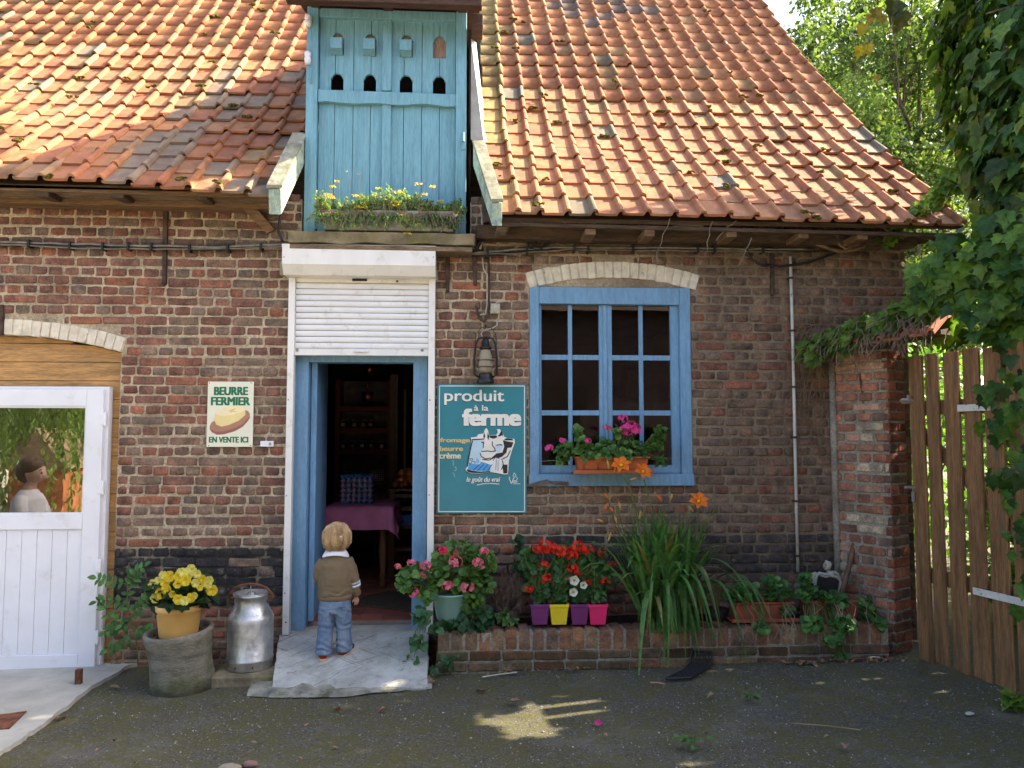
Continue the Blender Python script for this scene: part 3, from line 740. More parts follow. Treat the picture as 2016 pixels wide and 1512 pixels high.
# grey flashing on the right cheek
f = [at(933, 62, .12), at(947, 190, -.02), at(948, 272, -.08)]
MB().add([(.04, 1.55, 4.90), (.075, 1.5, 4.93), (.155, .62, 4.25), (.165, .08, 3.93), (.05, .02, 3.93), (.045, .5, 4.3)], [(0, 1, 2, 5), (5, 2, 3, 4)]).part('flashing', M['zinc'], DM, fix=False)
MB().add([(.036, -.03, 3.90), (.036, -.03, 4.70), (.075, .03, 4.70), (.13, .02, 4.2), (.135, -.02, 3.9)], [(0, 4, 3, 2, 1)]).part('flashing', M['zinc'], DM, fix=False)
def verge(tb, tf, w0, dpt, side):     # tb/tf: back and front of the top edge; the board is w0 thick
    tb, tf = Vector(tb), Vector(tf); s = Vector((w0*side, 0, 0)); d0 = Vector((0, 0, -dpt*1.25)); d1 = Vector((0, .03, -dpt))
    return MB().hexa([tb+d0, tf+d1, tf+s+d1, tb+s+d0, tb, tf, tf+s, tb+s]).part('verge_board', M['board_face'], DM, bevel=.004), \
        MB().hexa([tb+Vector((-.012*side, 0, .002)), tf+Vector((-.012*side, -.01, .002)), tf+s*1.15+Vector((0, -.01, .002)), tb+s*1.15+Vector((0, 0, .002)), tb+Vector((-.012*side, 0, .028)), tf+Vector((-.012*side, -.01, .028)), tf+s*1.15+Vector((0, -.01, .028)), tb+s*1.15+Vector((0, 0, .028))]).part('verge_cap', M['mossy_board'], DM, bevel=.004)
verge((-1.22, .0, 3.91), (-1.275, -.50, 3.335), .085, .17, -1)
verge((.055, .0, 3.90), (.185, -.50, 3.265), .07, .155, 1)
# insulators on the left hatch post
for px, py in ((607, 42), (606, 115)):
    c = at(px, py, -.06)
    MB().lathe([(.0, -.045), (.018, -.045), (.024, -.02), (.026, .0), (.02, .01), (.026, .02), (.024, .045), (.012, .055), (.0, .055)], c, 14).part('insulator', M['pvc'], HT, True)
a = at(612, 60, -.05); b = at(610, 112, -.05); d = at(612, 165, -.045)
MB().tube([a, (a+b)/2+Vector((.012, -.01, 0)), b], .004, 6).tube([b, (b+d)/2+Vector((.01, -.01, 0)), d], .006, 6).part('wire', M['blue_hatch'], HT, True)
# weathered stone sill under the hatch
zs = at(750, 462, -.2).z
mb = MB(); n = 26; xa, xb = at(567, 465, -.22).x, at(934, 470, -.22).x
top = []; bot = []
for k in range(n+1):
    x = xa+(xb-xa)*k/n
    top.append((x, zs+.008+.006*mnoise.noise(Vector((x*6, 0, 0))))); bot.append((x, zs-.068+.016*mnoise.noise(Vector((x*5, 3, 0)))))
for k in range(n):
    (x0_, t0), (x1_, t1) = top[k], top[k+1]; b0, b1 = bot[k][1], bot[k+1][1]
    ya, yb = -.235+.012*mnoise.noise(Vector((x0_*7, 1, 0))), -.235+.012*mnoise.noise(Vector((x1_*7, 1, 0)))
    mb.hexa([(x0_, ya+.02, b0), (x1_, yb+.02, b1), (x1_, .03, b1), (x0_, .03, b0), (x0_, ya, t0), (x1_, yb, t1), (x1_, .03, t1), (x0_, .03, t0)])
mb.part('hatch_sill', M['sill_stone'], HOUSE)
beam('sill_board', (at(570, 480, -.2).x, -.205, zs-.077), (at(930, 486, -.2).x, -.205, zs-.082), .035, .2, M['old_wood'])

# ================================================================ roller shutter over the shop door
x0_, x1_ = at(555, 500, -.2).x, at(857.5, 510, -.2).x
zt_, zm_, zb_ = at(700, 483, -.2).z, at(700, 521, -.2).z, at(700, 543, -.14).z
SHUT = MB()
yz = [(-.005, zt_), (-.2, zt_), (-.2, zm_), (-.145, zb_), (-.005, zb_)]
n = 5; vs = [(x0_, y, z) for y, z in yz] + [(x1_, y, z) for y, z in yz]
SHUT.add(vs, [tuple(range(n)), tuple(range(2*n-1, n-1, -1))] + [(i, i+n, (i+1) % n+n, (i+1) % n) for i in range(n)])
SHUT = SHUT.part('roller_shutter', M['shutter_white'], HOUSE, bevel=.004)
for px in (559, 853): 
    c = at(px, 506, -.2); MB().ball((c.x, -.2, c.z), .004, 6, 4).part('screw', M['iron'], SHUT)
MB().box((x0_-.002, -.203, zt_-.018), (x1_+.002, -.19, zt_+.004)).part('shutter_lip', M['shutter_white'], SHUT, bevel=.002)
gl0, gl1 = at(564, 800, -.06).x, at(577, 800, -.06).x; gr0, gr1 = at(842.5, 800, -.06).x, at(855.5, 800, -.06).x
for a, b, zbt in ((gl0, gl1, at(555, 1250, -.06).z), (gr0, gr1, at(845, 1245, -.06).z)):
    MB().box((a, -.065, zbt), (b, -.003, zb_-.002)).part('guide_rail', M['shutter_white'], SHUT, bevel=.003)
    for zz in (.5, 1.2, 1.9):
        MB().ball(((a+b)/2-.01, -.066, zz), .006, 8, 4, (1, .5, 1)).part('screw', M['zinc'], SHUT)
    MB().lathe([(0, 0), (.006, 0), (.006, .002), (0, .002)], (0, 0, 0), 8, Matrix.Translation(((a+b)/2+.002, -.0655, zbt+.09)) @ Matrix.Rotation(R(90), 4, 'X')).part('screw', M['black'], SHUT)
z_top = at(700, 546, -.04).z; z_bot = at(700, 687, -.04).z; ns = 12; hh = (z_top-z_bot)/ns
for k in range(ns):
    za = z_top-hh*(k+1)+.0035; zb2 = z_top-hh*k; mb = MB(); pr_ = []
    xa, xb = gl1+.002, gr0-.002
    for j in range(7):
        u = j/6; pr_.append((-.030-.011*math.sin(PI*u)**.6, za+(zb2-za)*u))
    m_ = len(pr_); vs = [(xa, y, z) for y, z in pr_] + [(xb, y, z) for y, z in pr_]
    MB().add(vs, [(i, i+m_, i+1+m_, i+1) for i in range(m_-1)]).add([(xa, -.018, zb2-.002), (xb, -.018, zb2-.002), (xb, -.018, za), (xa, -.018, za)], [(0, 1, 2, 3)]).part('slat', M['shutter_slat'] if k else M['shutter_white'], SHUT, True, fix=False)
MB().box((gl1+.002, -.024, z_bot-.02), (gr0-.002, -.016, z_top+.05)).part('curtain_back', M['iron'], SHUT)
z2 = at(700, 700, -.04).z
MB().box((gl1-.004, -.046, z2), (gr0+.004, -.012, z_bot)).part('bottom_bar', M['shutter_white'], SHUT, bevel=.003)
c = at(711, 691, -.05); MB().box((c.x-.045, -.066, c.z-.009), (c.x+.045, -.052, c.z+.007)).box((c.x-.062, -.051, c.z-.011), (c.x+.062, -.046, c.z+.011)).part('shutter_handle', M['pvc'], SHUT, bevel=.002)
c = at(708, 551, -.045); MB().box((c.x-.055, -.047, c.z-.009), (c.x+.055, -.041, c.z+.008)).part('slot', M['black'], SHUT)
c = at(782, 554, -.045); MB().box((c.x-.055, -.046, c.z-.011), (c.x+.055, -.0415, c.z+.011)).part('lock_plate', M['shutter_white'], SHUT, bevel=.004); MB().ball((c.x, -.048, c.z), .009, 10, 6, (1, .5, 1)).part('lock', M['iron'], SHUT)
for px in (585, 831):
    c = at(px, 689, -.05); MB().ball((c.x, -.05, c.z), .012, 10, 6, (1, .8, 1)).part('stop', M['zinc'], SHUT, True)

# ================================================================ blue shop doorway, step and ramp
YF = .05
ja, jb = at(572, 950, YF).x, at(604, 950, YF).x; ka, kb = at(812, 950, YF).x, at(841, 950, YF).x
DF = MB().box((ja, YF, .14), (jb, YF+.14, 2.44)).part('shop_doorway', M['blue'], HOUSE, bevel=.006)
MB().box((ka, YF, .14), (kb, YF+.14, 2.44)).part('door_post', M['blue'], DF, bevel=.006)
zl0 = at(700, 713, YF).z; MB().box((jb-.002, YF+.003, zl0), (ka+.002, YF+.14, 2.44)).part('lintel', M['blue'], DF, bevel=.004)
MB().box((ja-.05, YF+.1, .1), (ja+.02, .36, 2.6)).box((kb-.02, YF+.1, .1), (kb+.05, .36, 2.6)).box((ja-.05, YF+.02, 2.441), (kb+.05, .36, 2.9)).part('reveal', M['mortar_grey'], DF)
# door leaf swung inwards, seen nearly edge on
la, lb = jb+.006, jb+.05
mb = MB(); mb.hexa([(la, .13, .25), (lb, .13, .25), (la-.025, .98, .25), (la-.07, .98, .25), (la, .13, 2.40), (lb, .13, 2.40), (la-.025, .98, 2.40), (la-.07, .98, 2.40)])
LEAF = mb.part('shop_door', M['blue'], HOUSE, bevel=.004)
c = at(623, 945, .62)
MB().box((c.x-.012, .60, c.z-.11), (c.x-.004, .65, c.z+.13)).tube([(c.x, .62, c.z+.06), (c.x+.04, .61, c.z+.06), (c.x+.045, .60, c.z+.04), (c.x+.045, .60, c.z-.1), (c.x+.005, .61, c.z-.11)], .008, 8).part('handle', M['zinc'], LEAF, True)
ST = MB(); zs2 = .205
ST.box((-1.31, -.035, -.1), (-.26, .20, zs2)); ST.part('door_step', M['concrete'], HOUSE, bevel=.018, )
def ramp():
    t = NT('ramp_concrete'); f = t.noise(5, 6, .65)
    k = t.ramp(f, (.38, (.34, .345, .31)), (.60, (.50, .50, .46)))
    k = t.mix(t.ramp(t.noise(14, 6, .8, (1, 1.2, 1), 3.0), (.555, 0.0), (.64, .75)), k, (.22, .205, .155))
    # fine dirt-filled scratches
    for sd, rot in ((1.0, 1.05), (5.0, .75), (9.0, 2.2)):
        mp = t.n('ShaderNodeMapping'); mp.inputs['Rotation'].default_value = (0, 0, rot); mp0 = mp; t.l(t.pos(), mp0.inputs[0]); mp = t.n('ShaderNodeMapping'); mp.inputs['Scale'].default_value = (40, 1.6, 1); mp.inputs['Location'].default_value = (sd, sd, 0)
        t.l(mp0.outputs[0], mp.inputs[0]); q = t.n('ShaderNodeTexNoise'); q.inputs['Scale'].default_value = 1.0; q.inputs['Detail'].default_value = 3; t.l(mp.outputs[0], q.inputs['Vector'])
        k = t.mix(t.ramp(q.outputs['Fac'], (.64, 0.0), (.675, .5)), k, (.17, .155, .11))
    t.bump(t.noise(60, 5, .75), .7, .006); mat = t.fin(k, .93, .2)
    mb = MB(); nx, ny = 22, 12
    def edge_y(u): return -.70 - .05*u + .025*mnoise.noise(Vector((u*6, 2, 0))) + (.05 if .12 < u < .40 else 0)*(.5+.5*math.sin(u*40))
    vs = []
    for j in range(ny+1):
        v = j/ny
        for i in range(nx+1):
            u = i/nx; xl = -1.335 + .115*v; xr = -.262 + .028*v
            y = -.036 + (edge_y(u)+.036)*v; z = .198 + (.035-.198)*v + .005*mnoise.noise(Vector((u*8, v*8, 0)))
            vs.append((xl+(xr-xl)*u + (.012*mnoise.noise(Vector((v*9, 5, 0))) if i in (0, nx) else 0), y, z))
    N = (nx+1)*(ny+1); vs += [(x, y, -.08) for x, y, z in vs]
    fs = [(j*(nx+1)+i, (j+1)*(nx+1)+i, (j+1)*(nx+1)+i+1, j*(nx+1)+i+1) for j in range(ny) for i in range(nx)]
    for i in range(nx): a = ny*(nx+1)+i; fs.append((a, a+N, a+1+N, a+1))
    for j in range(ny):
        a = j*(nx+1); fs.append((a, a+N, a+nx+1+N, a+nx+1)); a += nx; fs.append((a, a+nx+1, a+nx+1+N, a+N))
    mb.add(vs, fs); 
    r_ = mb.solo('concrete_ramp', mat, 'pale scratched concrete ramp leading up to the shop door', 'ramp', (-.75, -.4, 0))
    # the broken grey toe along its front
    pl = []; m_ = 30
    for i in range(m_+1):
        u = i/m_; pl.append((-1.35+.02*ru(-1, 1)+1.13*u, -.76-.10*math.sin(PI*min(1, u*1.15))**.7*(.75+.5*mnoise.noise(Vector((u*5, 8, 0))))))
    vs = [(x, y, gz(x)+.010) for x, y in pl] + [(x, max(y+.03, -.72), .034) for x, y in pl] + [(x, -.60, .045) for x, y in pl]
    k = m_+1
    toe = MB().add(vs, [(i, i+1, i+1+k, i+k) for i in range(m_)] + [(i+k, i+1+k, i+1+2*k, i+2*k) for i in range(m_)])
    toe.v = [(x-r_.location.x, y-r_.location.y, z-r_.location.z) for x, y, z in toe.v]
    o = toe.part('ramp_toe', plain('toe_concrete', (.27, .26, .21), .95, .3, 9, .15, 0, .9, 50, .01, None, ((.07, .075, .03), 6, .5, .7)), None, True); o.parent = r_
ramp()

# ================================================================ window
wa, wb, wz0, wz1 = .487, 1.735, 1.262, 2.777
WIN = MB().box((wa+.002, -.008, wz0+.002), (wa+.075, .10, wz1-.002)).part('window', M['blue'], HOUSE, bevel=.005)
MB().box((wb-.085, -.008, wz0+.002), (wb-.002, .10, wz1-.002)).part('frame_post', M['blue'], WIN, bevel=.005)
MB().box((wa+.076, -.007, wz1-.135), (wb-.086, .10, wz1-.003)).part('frame_rail', M['blue'], WIN, bevel=.005)
MB().box((wa-.004, -.03, wz0-.006), (wb+.004, .10, wz0+.085)).part('window_sill', M['blue'], WIN, bevel=.006)
ys0, ys1 = .028, .07
def wx(px): return at(px, 750, .03).x
def wz(py): return at(1195, py, .03).z
cols = [(1066, 1119), (1127, 1180), (1205, 1259), (1267, 1321)]; rows = [(601, 699), (709, 808), (818, 916)]
xl, xr = wa+.077, wb-.087; xm = wx(1192); zb3, zt3 = wz0+.086, wz1-.137
for s, (sa, sb, cs) in enumerate(((xl, xm-.002, cols[:2]), (xm+.002, xr, cols[2:]))):
    sash = MB()
    sash.box((sa, ys0, zb3), (wx(cs[0][0]), ys1, zt3)); sash.box((wx(cs[1][1]), ys0, zb3), (sb, ys1, zt3))
    sash.box((wx(cs[0][0]), ys0, wz(rows[0][0])), (wx(cs[1][1]), ys1, zt3)); sash.box((wx(cs[0][0]), ys0, zb3), (wx(cs[1][1]), ys1, wz(rows[2][1])))
    sash = sash.part('sash', M['blue'], WIN)
    MB().box((wx(cs[0][1]), ys0+.006, wz(rows[2][1])), (wx(cs[1][0]), ys1-.006, wz(rows[0][0]))).part('glazing_bar', M['blue'], WIN, bevel=.003)
    for ra, rb in ((rows[0][1], rows[1][0]), (rows[1][1], rows[2][0])):
        for ca, cb in cs:
            MB().box((wx(ca), ys0+.006, wz(rb)), (wx(cb), ys1-.006, wz(ra))).part('glazing_bar', M['blue'], WIN, bevel=.003)
    for ca, cb in cs:
        for ra, rb in rows:
            t_ = ru(-.0015, .0015)
            MB().add([(wx(ca), .052+t_, wz(rb)), (wx(cb), .052-t_, wz(rb)), (wx(cb), .052-t_, wz(ra)), (wx(ca), .052+t_, wz(ra))], [(0, 1, 2, 3)]).part('pane', M['glass'], WIN, fix=False)
MB().box((xm-.018, ys0-.012, zb3), (xm+.012, ys0-.001, zt3)).part('cover_strip', M['blue'], WIN, bevel=.003)
for px, py in ((1052, 574), (1350, 575)):
    c = at(px, py, -.01); MB().lathe([(0, 0), (.008, 0), (.008, .003), (0, .003)], (0, 0, 0), 10, Matrix.Translation((c.x, -.0075, c.z)) @ Matrix.Rotation(R(90), 4, 'X')).part('screw', M['blue'], WIN)

# ================================================================ white glazed door in pine cladding, far left
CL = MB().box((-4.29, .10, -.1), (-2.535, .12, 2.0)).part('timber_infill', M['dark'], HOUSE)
z = -.035; k = 0
while z < 2.38:
    h = .1385; zt2 = z+h-.004
    if z < zl(-2.56)-.02:
        xs_ = np.linspace(-4.285, -2.538, 9)
        tp = [(x, min(zt2, zl(x)-.004)) for x in xs_[::-1]]
        tp = [(x, zz) for x, zz in tp if zz > z+.004]
        MB().prism([(tp[-1][0], z), (tp[0][0], z)] + tp, .062+ru(-.001, .001), .085).part('plank', M['pine'], CL, bevel=.0025)
    elif z < 2.36:
        xs_ = np.linspace(-4.285, -2.538, 25); tp = [(x, min(zt2, zl(x)-.004)) for x in xs_[::-1]]
        tp = [(x, zz) for x, zz in tp if zz > z+.004]
        if len(tp) > 2: MB().prism([(tp[-1][0], z), (tp[0][0], z)] + tp, .062, .085).part('plank', M['pine'], CL, bevel=.0025)
    z += h; k += 1
def dx(px, py=1000): return at(px, py, -.02).x
def dz(py): return at(100, py, -.02).z
dxr = at(206, 800, -.02).x; dxl = dxr-.98; dt, db = dz(766), dz(1318)+.004
WD = MB().box((dxl-.06, -.005, db-.01), (dxr+.024, .06, dt+.02)).part('white_door', M['pvc'], HOUSE, bevel=.004)
gr_ = at(171, 850, -.02).x; gl_ = dxl+(dxr-gr_); gt, gb = dz(800), dz(1012)
mb = lambda: MB()
mb().box((gr_, -.04, db), (dxr, -.006, dt)).part('stile', M['pvc'], WD, bevel=.004)
mb().box((dxl, -.04, db), (gl_, -.006, dt)).part('stile', M['pvc'], WD, bevel=.004)
mb().box((gl_+.0005, -.0395, gt), (gr_-.0005, -.006, dt-.0005)).part('rail', M['pvc'], WD, bevel=.004)
pt, pb = dz(1042), dz(1288)
mb().box((gl_+.0005, -.0395, pt), (gr_-.0005, -.006, gb)).part('rail', M['pvc'], WD, bevel=.004)
mb().box((gl_+.0005, -.0395, db+.0005), (gr_-.0005, -.006, pb)).part('rail', M['pvc'], WD, bevel=.004)
w8 = (gr_-gl_-.001)/7
for k in range(7): mb().box((gl_+.0006+w8*k+.0012, -.026, pb+.0004), (gl_+.0006+w8*(k+1)-.0012, -.008, pt-.0004)).part('panel', M['pvc'], WD, bevel=.0025)
for a, b, c, d in ((gl_+.0006, gl_+.012, gb, gt), (gr_-.012, gr_-.0006, gb, gt), (gl_+.0121, gr_-.0121, gb+.0004, gb+.012), (gl_+.0121, gr_-.0121, gt-.012, gt-.0004)):
    mb().box((a, -.030, c), (b, -.010, d)).part('glazing_bead', M['pvc'], WD)
mb().add([(gl_, -.018, gb), (gr_, -.018, gb), (gr_, -.018, gt), (gl_, -.018, gt)], [(0, 1, 2, 3)]).part('pane', M['door_glass'], WD, fix=False)
mb().box((gl_, -.008, gb), (gr_, -.0055, gt)).part('blind', plain('door_inside', (.20, .19, .13), .9), WD)
for py in (825, 960, 1115, 1255):
    zz = dz(py); mb().tube([(dxr+.012, -.035, zz-.05), (dxr+.012, -.035, zz+.05)], .011, 10).box((dxr-.02, -.044, zz-.04), (dxr+.01, -.036, zz+.04)).part('hinge', M['pvc'], WD, bevel=.002)

# ================================================================ the shop behind the doorway
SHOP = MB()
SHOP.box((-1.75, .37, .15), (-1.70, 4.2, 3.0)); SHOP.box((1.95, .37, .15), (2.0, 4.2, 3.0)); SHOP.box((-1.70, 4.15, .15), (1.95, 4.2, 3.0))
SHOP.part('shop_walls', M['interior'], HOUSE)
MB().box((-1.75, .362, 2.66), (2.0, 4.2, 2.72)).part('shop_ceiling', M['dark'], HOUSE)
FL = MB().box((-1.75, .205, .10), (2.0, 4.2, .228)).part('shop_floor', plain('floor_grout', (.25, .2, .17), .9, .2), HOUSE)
tm = plain('floor_tile', (.20, .058, .036), .5, .3, 4, .4, 0, .2, 30, .002)
items = []; pv = MB().box((-.093, -.093, 0), (.093, .093, .009)); pt_ = [(pv.v, pv.f)]
for i in range(-4, 9):
    for j in range(18):
        a = R(14); u, v = i*.197, j*.197
        x, y = -1.1 + u*math.cos(a)+v*math.sin(a)*.35 - .2, .31 + v
        if -1.68 < x < -.2: items.append((0, Matrix.Translation((x-.0*v, y, .226)), sh((.30, .095, .06), .7, 1.2)))
t = NT('floor_tile_piece'); c_ = t.mix(1.0, t.tone(), t.ramp(t.noise(7, 4), (.3, .8), (.7, 1.1)), 'MULTIPLY'); fm = t.fin(c_, .45, .4)
pieces('floor_tile', 'floor_tiles_behind', FL, pt_, items, fm, 120)
# ================================================================ leaf and petal shapes
def fan(out, c=(0, .45, 0), fold=.25, droop=.12, seed=0):
    g = random.Random(seed); vs = [(c[0], c[1], 0)]
    for x, y in out: vs.append((x+g.uniform(-.02, .02), y+g.uniform(-.02, .02), abs(x)*fold - droop*y*y + g.uniform(-.02, .02)))
    n = len(out); return vs, [(0, i+1, (i+1) % n+1) for i in range(n)]
IVY_O = [(.04, 0), (.20, -.06), (.34, .06), (.52, .26), (.40, .34), (.34, .46), (.44, .66), (.27, .66), (.16, .78), (0, 1.05)]
IVY_O = IVY_O + [(-x, y) for x, y in IVY_O[-2::-1]]
IVYP = [fan(IVY_O, (0, .38, 0), f, d, k) for k, (f, d) in enumerate(((.22, .2), (.35, .3), (.1, .15), (.3, -.05), (.2, .45), (.42, .1)))]
GER_O = [(.10, .02), (.36, .0), (.40, .14), (.54, .22), (.48, .40), (.56, .56), (.38, .66), (.34, .84), (.16, .80), (0, .94)]
GER_O = GER_O + [(-x, y) for x, y in GER_O[-2::-1]]
GERP = [fan(GER_O, (0, .36, 0), f, d, 20+k) for k, (f, d) in enumerate(((.3, .1), (.15, .2), (.4, 0), (.25, .3)))]
OV_O = [(.0, 0), (.22, .14), (.32, .40), (.26, .70), (0, 1.0), (-.26, .70), (-.32, .40), (-.22, .14)]
OVP = [fan(OV_O, (0, .45, 0), f, d, 40+k) for k, (f, d) in enumerate(((.25, .15), (.15, .3), (.35, .1)))]
HEART_O = [(.0, .08), (.20, -.04), (.42, .10), (.48, .36), (.34, .66), (0, 1.0), (-.34, .66), (-.48, .36), (-.42, .10), (-.20, -.04)]
HEARTP = [fan(HEART_O, (0, .4, 0), f, d, 60+k) for k, (f, d) in enumerate(((.25, .15), (.15, .35), (.4, .1)))]
NARP = [fan([(0, 0), (.12, .2), (.15, .5), (0, 1), (-.15, .5), (-.12, .2)], (0, .5, 0), .3, d, 80+k) for k, d in enumerate((.1, .3, -.1))]
def orient(p, tip, nrm, s, sx=1.0):
    t = Vector(tip).normalized(); n = Vector(nrm); n = n - t*n.dot(t)
    n = n.normalized() if n.length > 1e-4 else t.orthogonal().normalized()
    x = t.cross(n)
    return Matrix(((x.x*s*sx, t.x*s, n.x*s, p[0]), (x.y*s*sx, t.y*s, n.y*s, p[1]), (x.z*s*sx, t.z*s, n.z*s, p[2]), (0, 0, 0, 1)))
def rv(s=1.0): return Vector((ru(-s, s), ru(-s, s), ru(-s, s)))
M['leaf'] = leafmat('leaf'); M['leaf_gloss'] = leafmat('ivy_leaf', .5, .38, .25); M['tree_leaf'] = leafmat('tree_leaf', .55, .4, .2)
def stemmat(name, c): return plain(name, c, .7, .25, 20, .3, 0, .2, 60, .002)
M['stem'] = stemmat('green_stem', (.09, .14, .035)); M['twig'] = stemmat('dry_twig', (.17, .115, .07)); M['bark'] = plain('bark', (.12, .095, .07), .95, .35, 9, .15, 0, .9, 30, .02)
M['soil'] = plain('soil', (.04, .028, .019), 1.0, .4, 30, .1, 0, 1.0, 70, .02)
def petal(name, c, tr=.3):
    t = NT(name); k = t.mix(1.0, (1, 1, 1), t.ramp(t.noise(60, 3, .6), (.3, tuple(x*.75 for x in c)), (.7, tuple(min(1, x*1.15) for x in c))), 'MULTIPLY')
    t.fin(k, .6, .2); tr_ = t.n('ShaderNodeBsdfTranslucent'); mx = t.n('ShaderNodeMixShader'); mx.inputs[0].default_value = tr
    t.l(k, tr_.inputs[0]); t.l(t.b.outputs[0], mx.inputs[1]); t.l(tr_.outputs[0], mx.inputs[2]); t.l(mx.outputs[0], t.o.inputs[0]); return t.m
M['pink'] = petal('pink_petal', (.86, .20, .27)); M['rose'] = petal('rose_petal', (.80, .05, .12)); M['magenta'] = petal('magenta_petal', (.85, .09, .36))
M['red'] = petal('scarlet_petal', (.82, .045, .018)); M['darkred'] = petal('dull_red_petal', (.42, .035, .03)); M['yellow'] = petal('yellow_petal', (.85, .66, .045))
M['lemon'] = petal('lemon_petal', (.86, .80, .22)); M['orange'] = petal('orange_petal', (.86, .20, .02)); M['bud'] = petal('bud_skin', (.60, .38, .08)); M['white'] = petal('white_petal', (.80, .82, .66)); M['sedum_y'] = petal('sedum_flower', (.76, .55, .02))
def petals_ball(mb, c, r, n, size, flat=1.0, up=.0, five=True):
    c = Vector(c)
    for k in range(n):
        d = rv().normalized(); d.z = d.z*flat + up
        if d.length < .05: continue
        d = d.normalized(); p = c + Vector((d.x, d.y, d.z*(.8 if flat < 1 else 1)))*r*ru(.7, 1.0)
        tx = (d.cross(rv())).normalized(); ty = d.cross(tx)
        if five:
            q0 = ru(0, 6)
            for j in range(5):
                a = q0 + j*2*PI/5; u = tx*math.cos(a)+ty*math.sin(a); v = d.cross(u)
                s = size*ru(.8, 1.15); L = p + u*s + d*s*.25
                mb.add([p, p+u*s*.6+v*s*.36+d*s*.2, L, p+u*s*.6-v*s*.36+d*s*.2], [(0, 1, 2, 3)])
        else:
            s = size*ru(.7, 1.2); mb.add([p-tx*s, p-ty*s*.8, p+tx*s, p+ty*s*.8], [(0, 1, 2, 3)])
def flower_head(name, c, r, mat, parent, n=14, size=.016, flat=.8, up=.25):
    mb = MB(); petals_ball(mb, c, r, n, size, flat, up); return mb.part(name, mat, parent, fix=False)
def leaf_cloud(parent, prot, spots, n, size, cols, mat, name='leaf', stuff='small_leaves', limit=150, stem=None, base=None, out=.75, minpx=7, center=None):
    """spots: (centre, (rx,ry,rz), weight): leaves sit in these volumes, faces turned outwards and up"""
    items = []; W = [s[2] for s in spots]; mb = MB()
    for k in range(n):
        c, rr, _ = random.choices(spots, W)[0]; c = Vector(c)
        d = rv().normalized(); q = ru(.35, 1.0)**.5
        p = c + Vector((d.x*rr[0], d.y*rr[1], d.z*rr[2]))*q
        o = (p - (Vector(center) if center else c)); nrm = Vector((o.x, o.y-.06, o.z*.5+.10)).normalized()*out + rv(.45)+Vector((0, -.15, .35))
        tip = (o.normalized()*.5 + rv(.8) + Vector((0, 0, -.35)))
        s = size*ru(.65, 1.2)
        col = random.choice(cols); f = ru(.75, 1.25); col = tuple(x*f for x in col)
        items.append((random.randrange(len(prot)), orient(p, tip, nrm, s), col))
        if stem is not None and base is not None and rnd() < .35:
            b = Vector(base) if not callable(base) else Vector(base(p))
            mid = (b+p)/2 + Vector((ru(-.02, .02), ru(-.02, .02), .02)); mb.tube([b, mid, p], .0022, 4, False)
    if stem is not None and mb.v: mb.part('stems', stem, parent, fix=False)
    pieces(name, stuff, parent, prot, items, mat, limit, minpx=minpx)
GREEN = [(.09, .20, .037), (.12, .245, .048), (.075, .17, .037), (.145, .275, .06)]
DEEP = [(.036, .09, .025), (.045, .105, .027), (.055, .12, .03)]

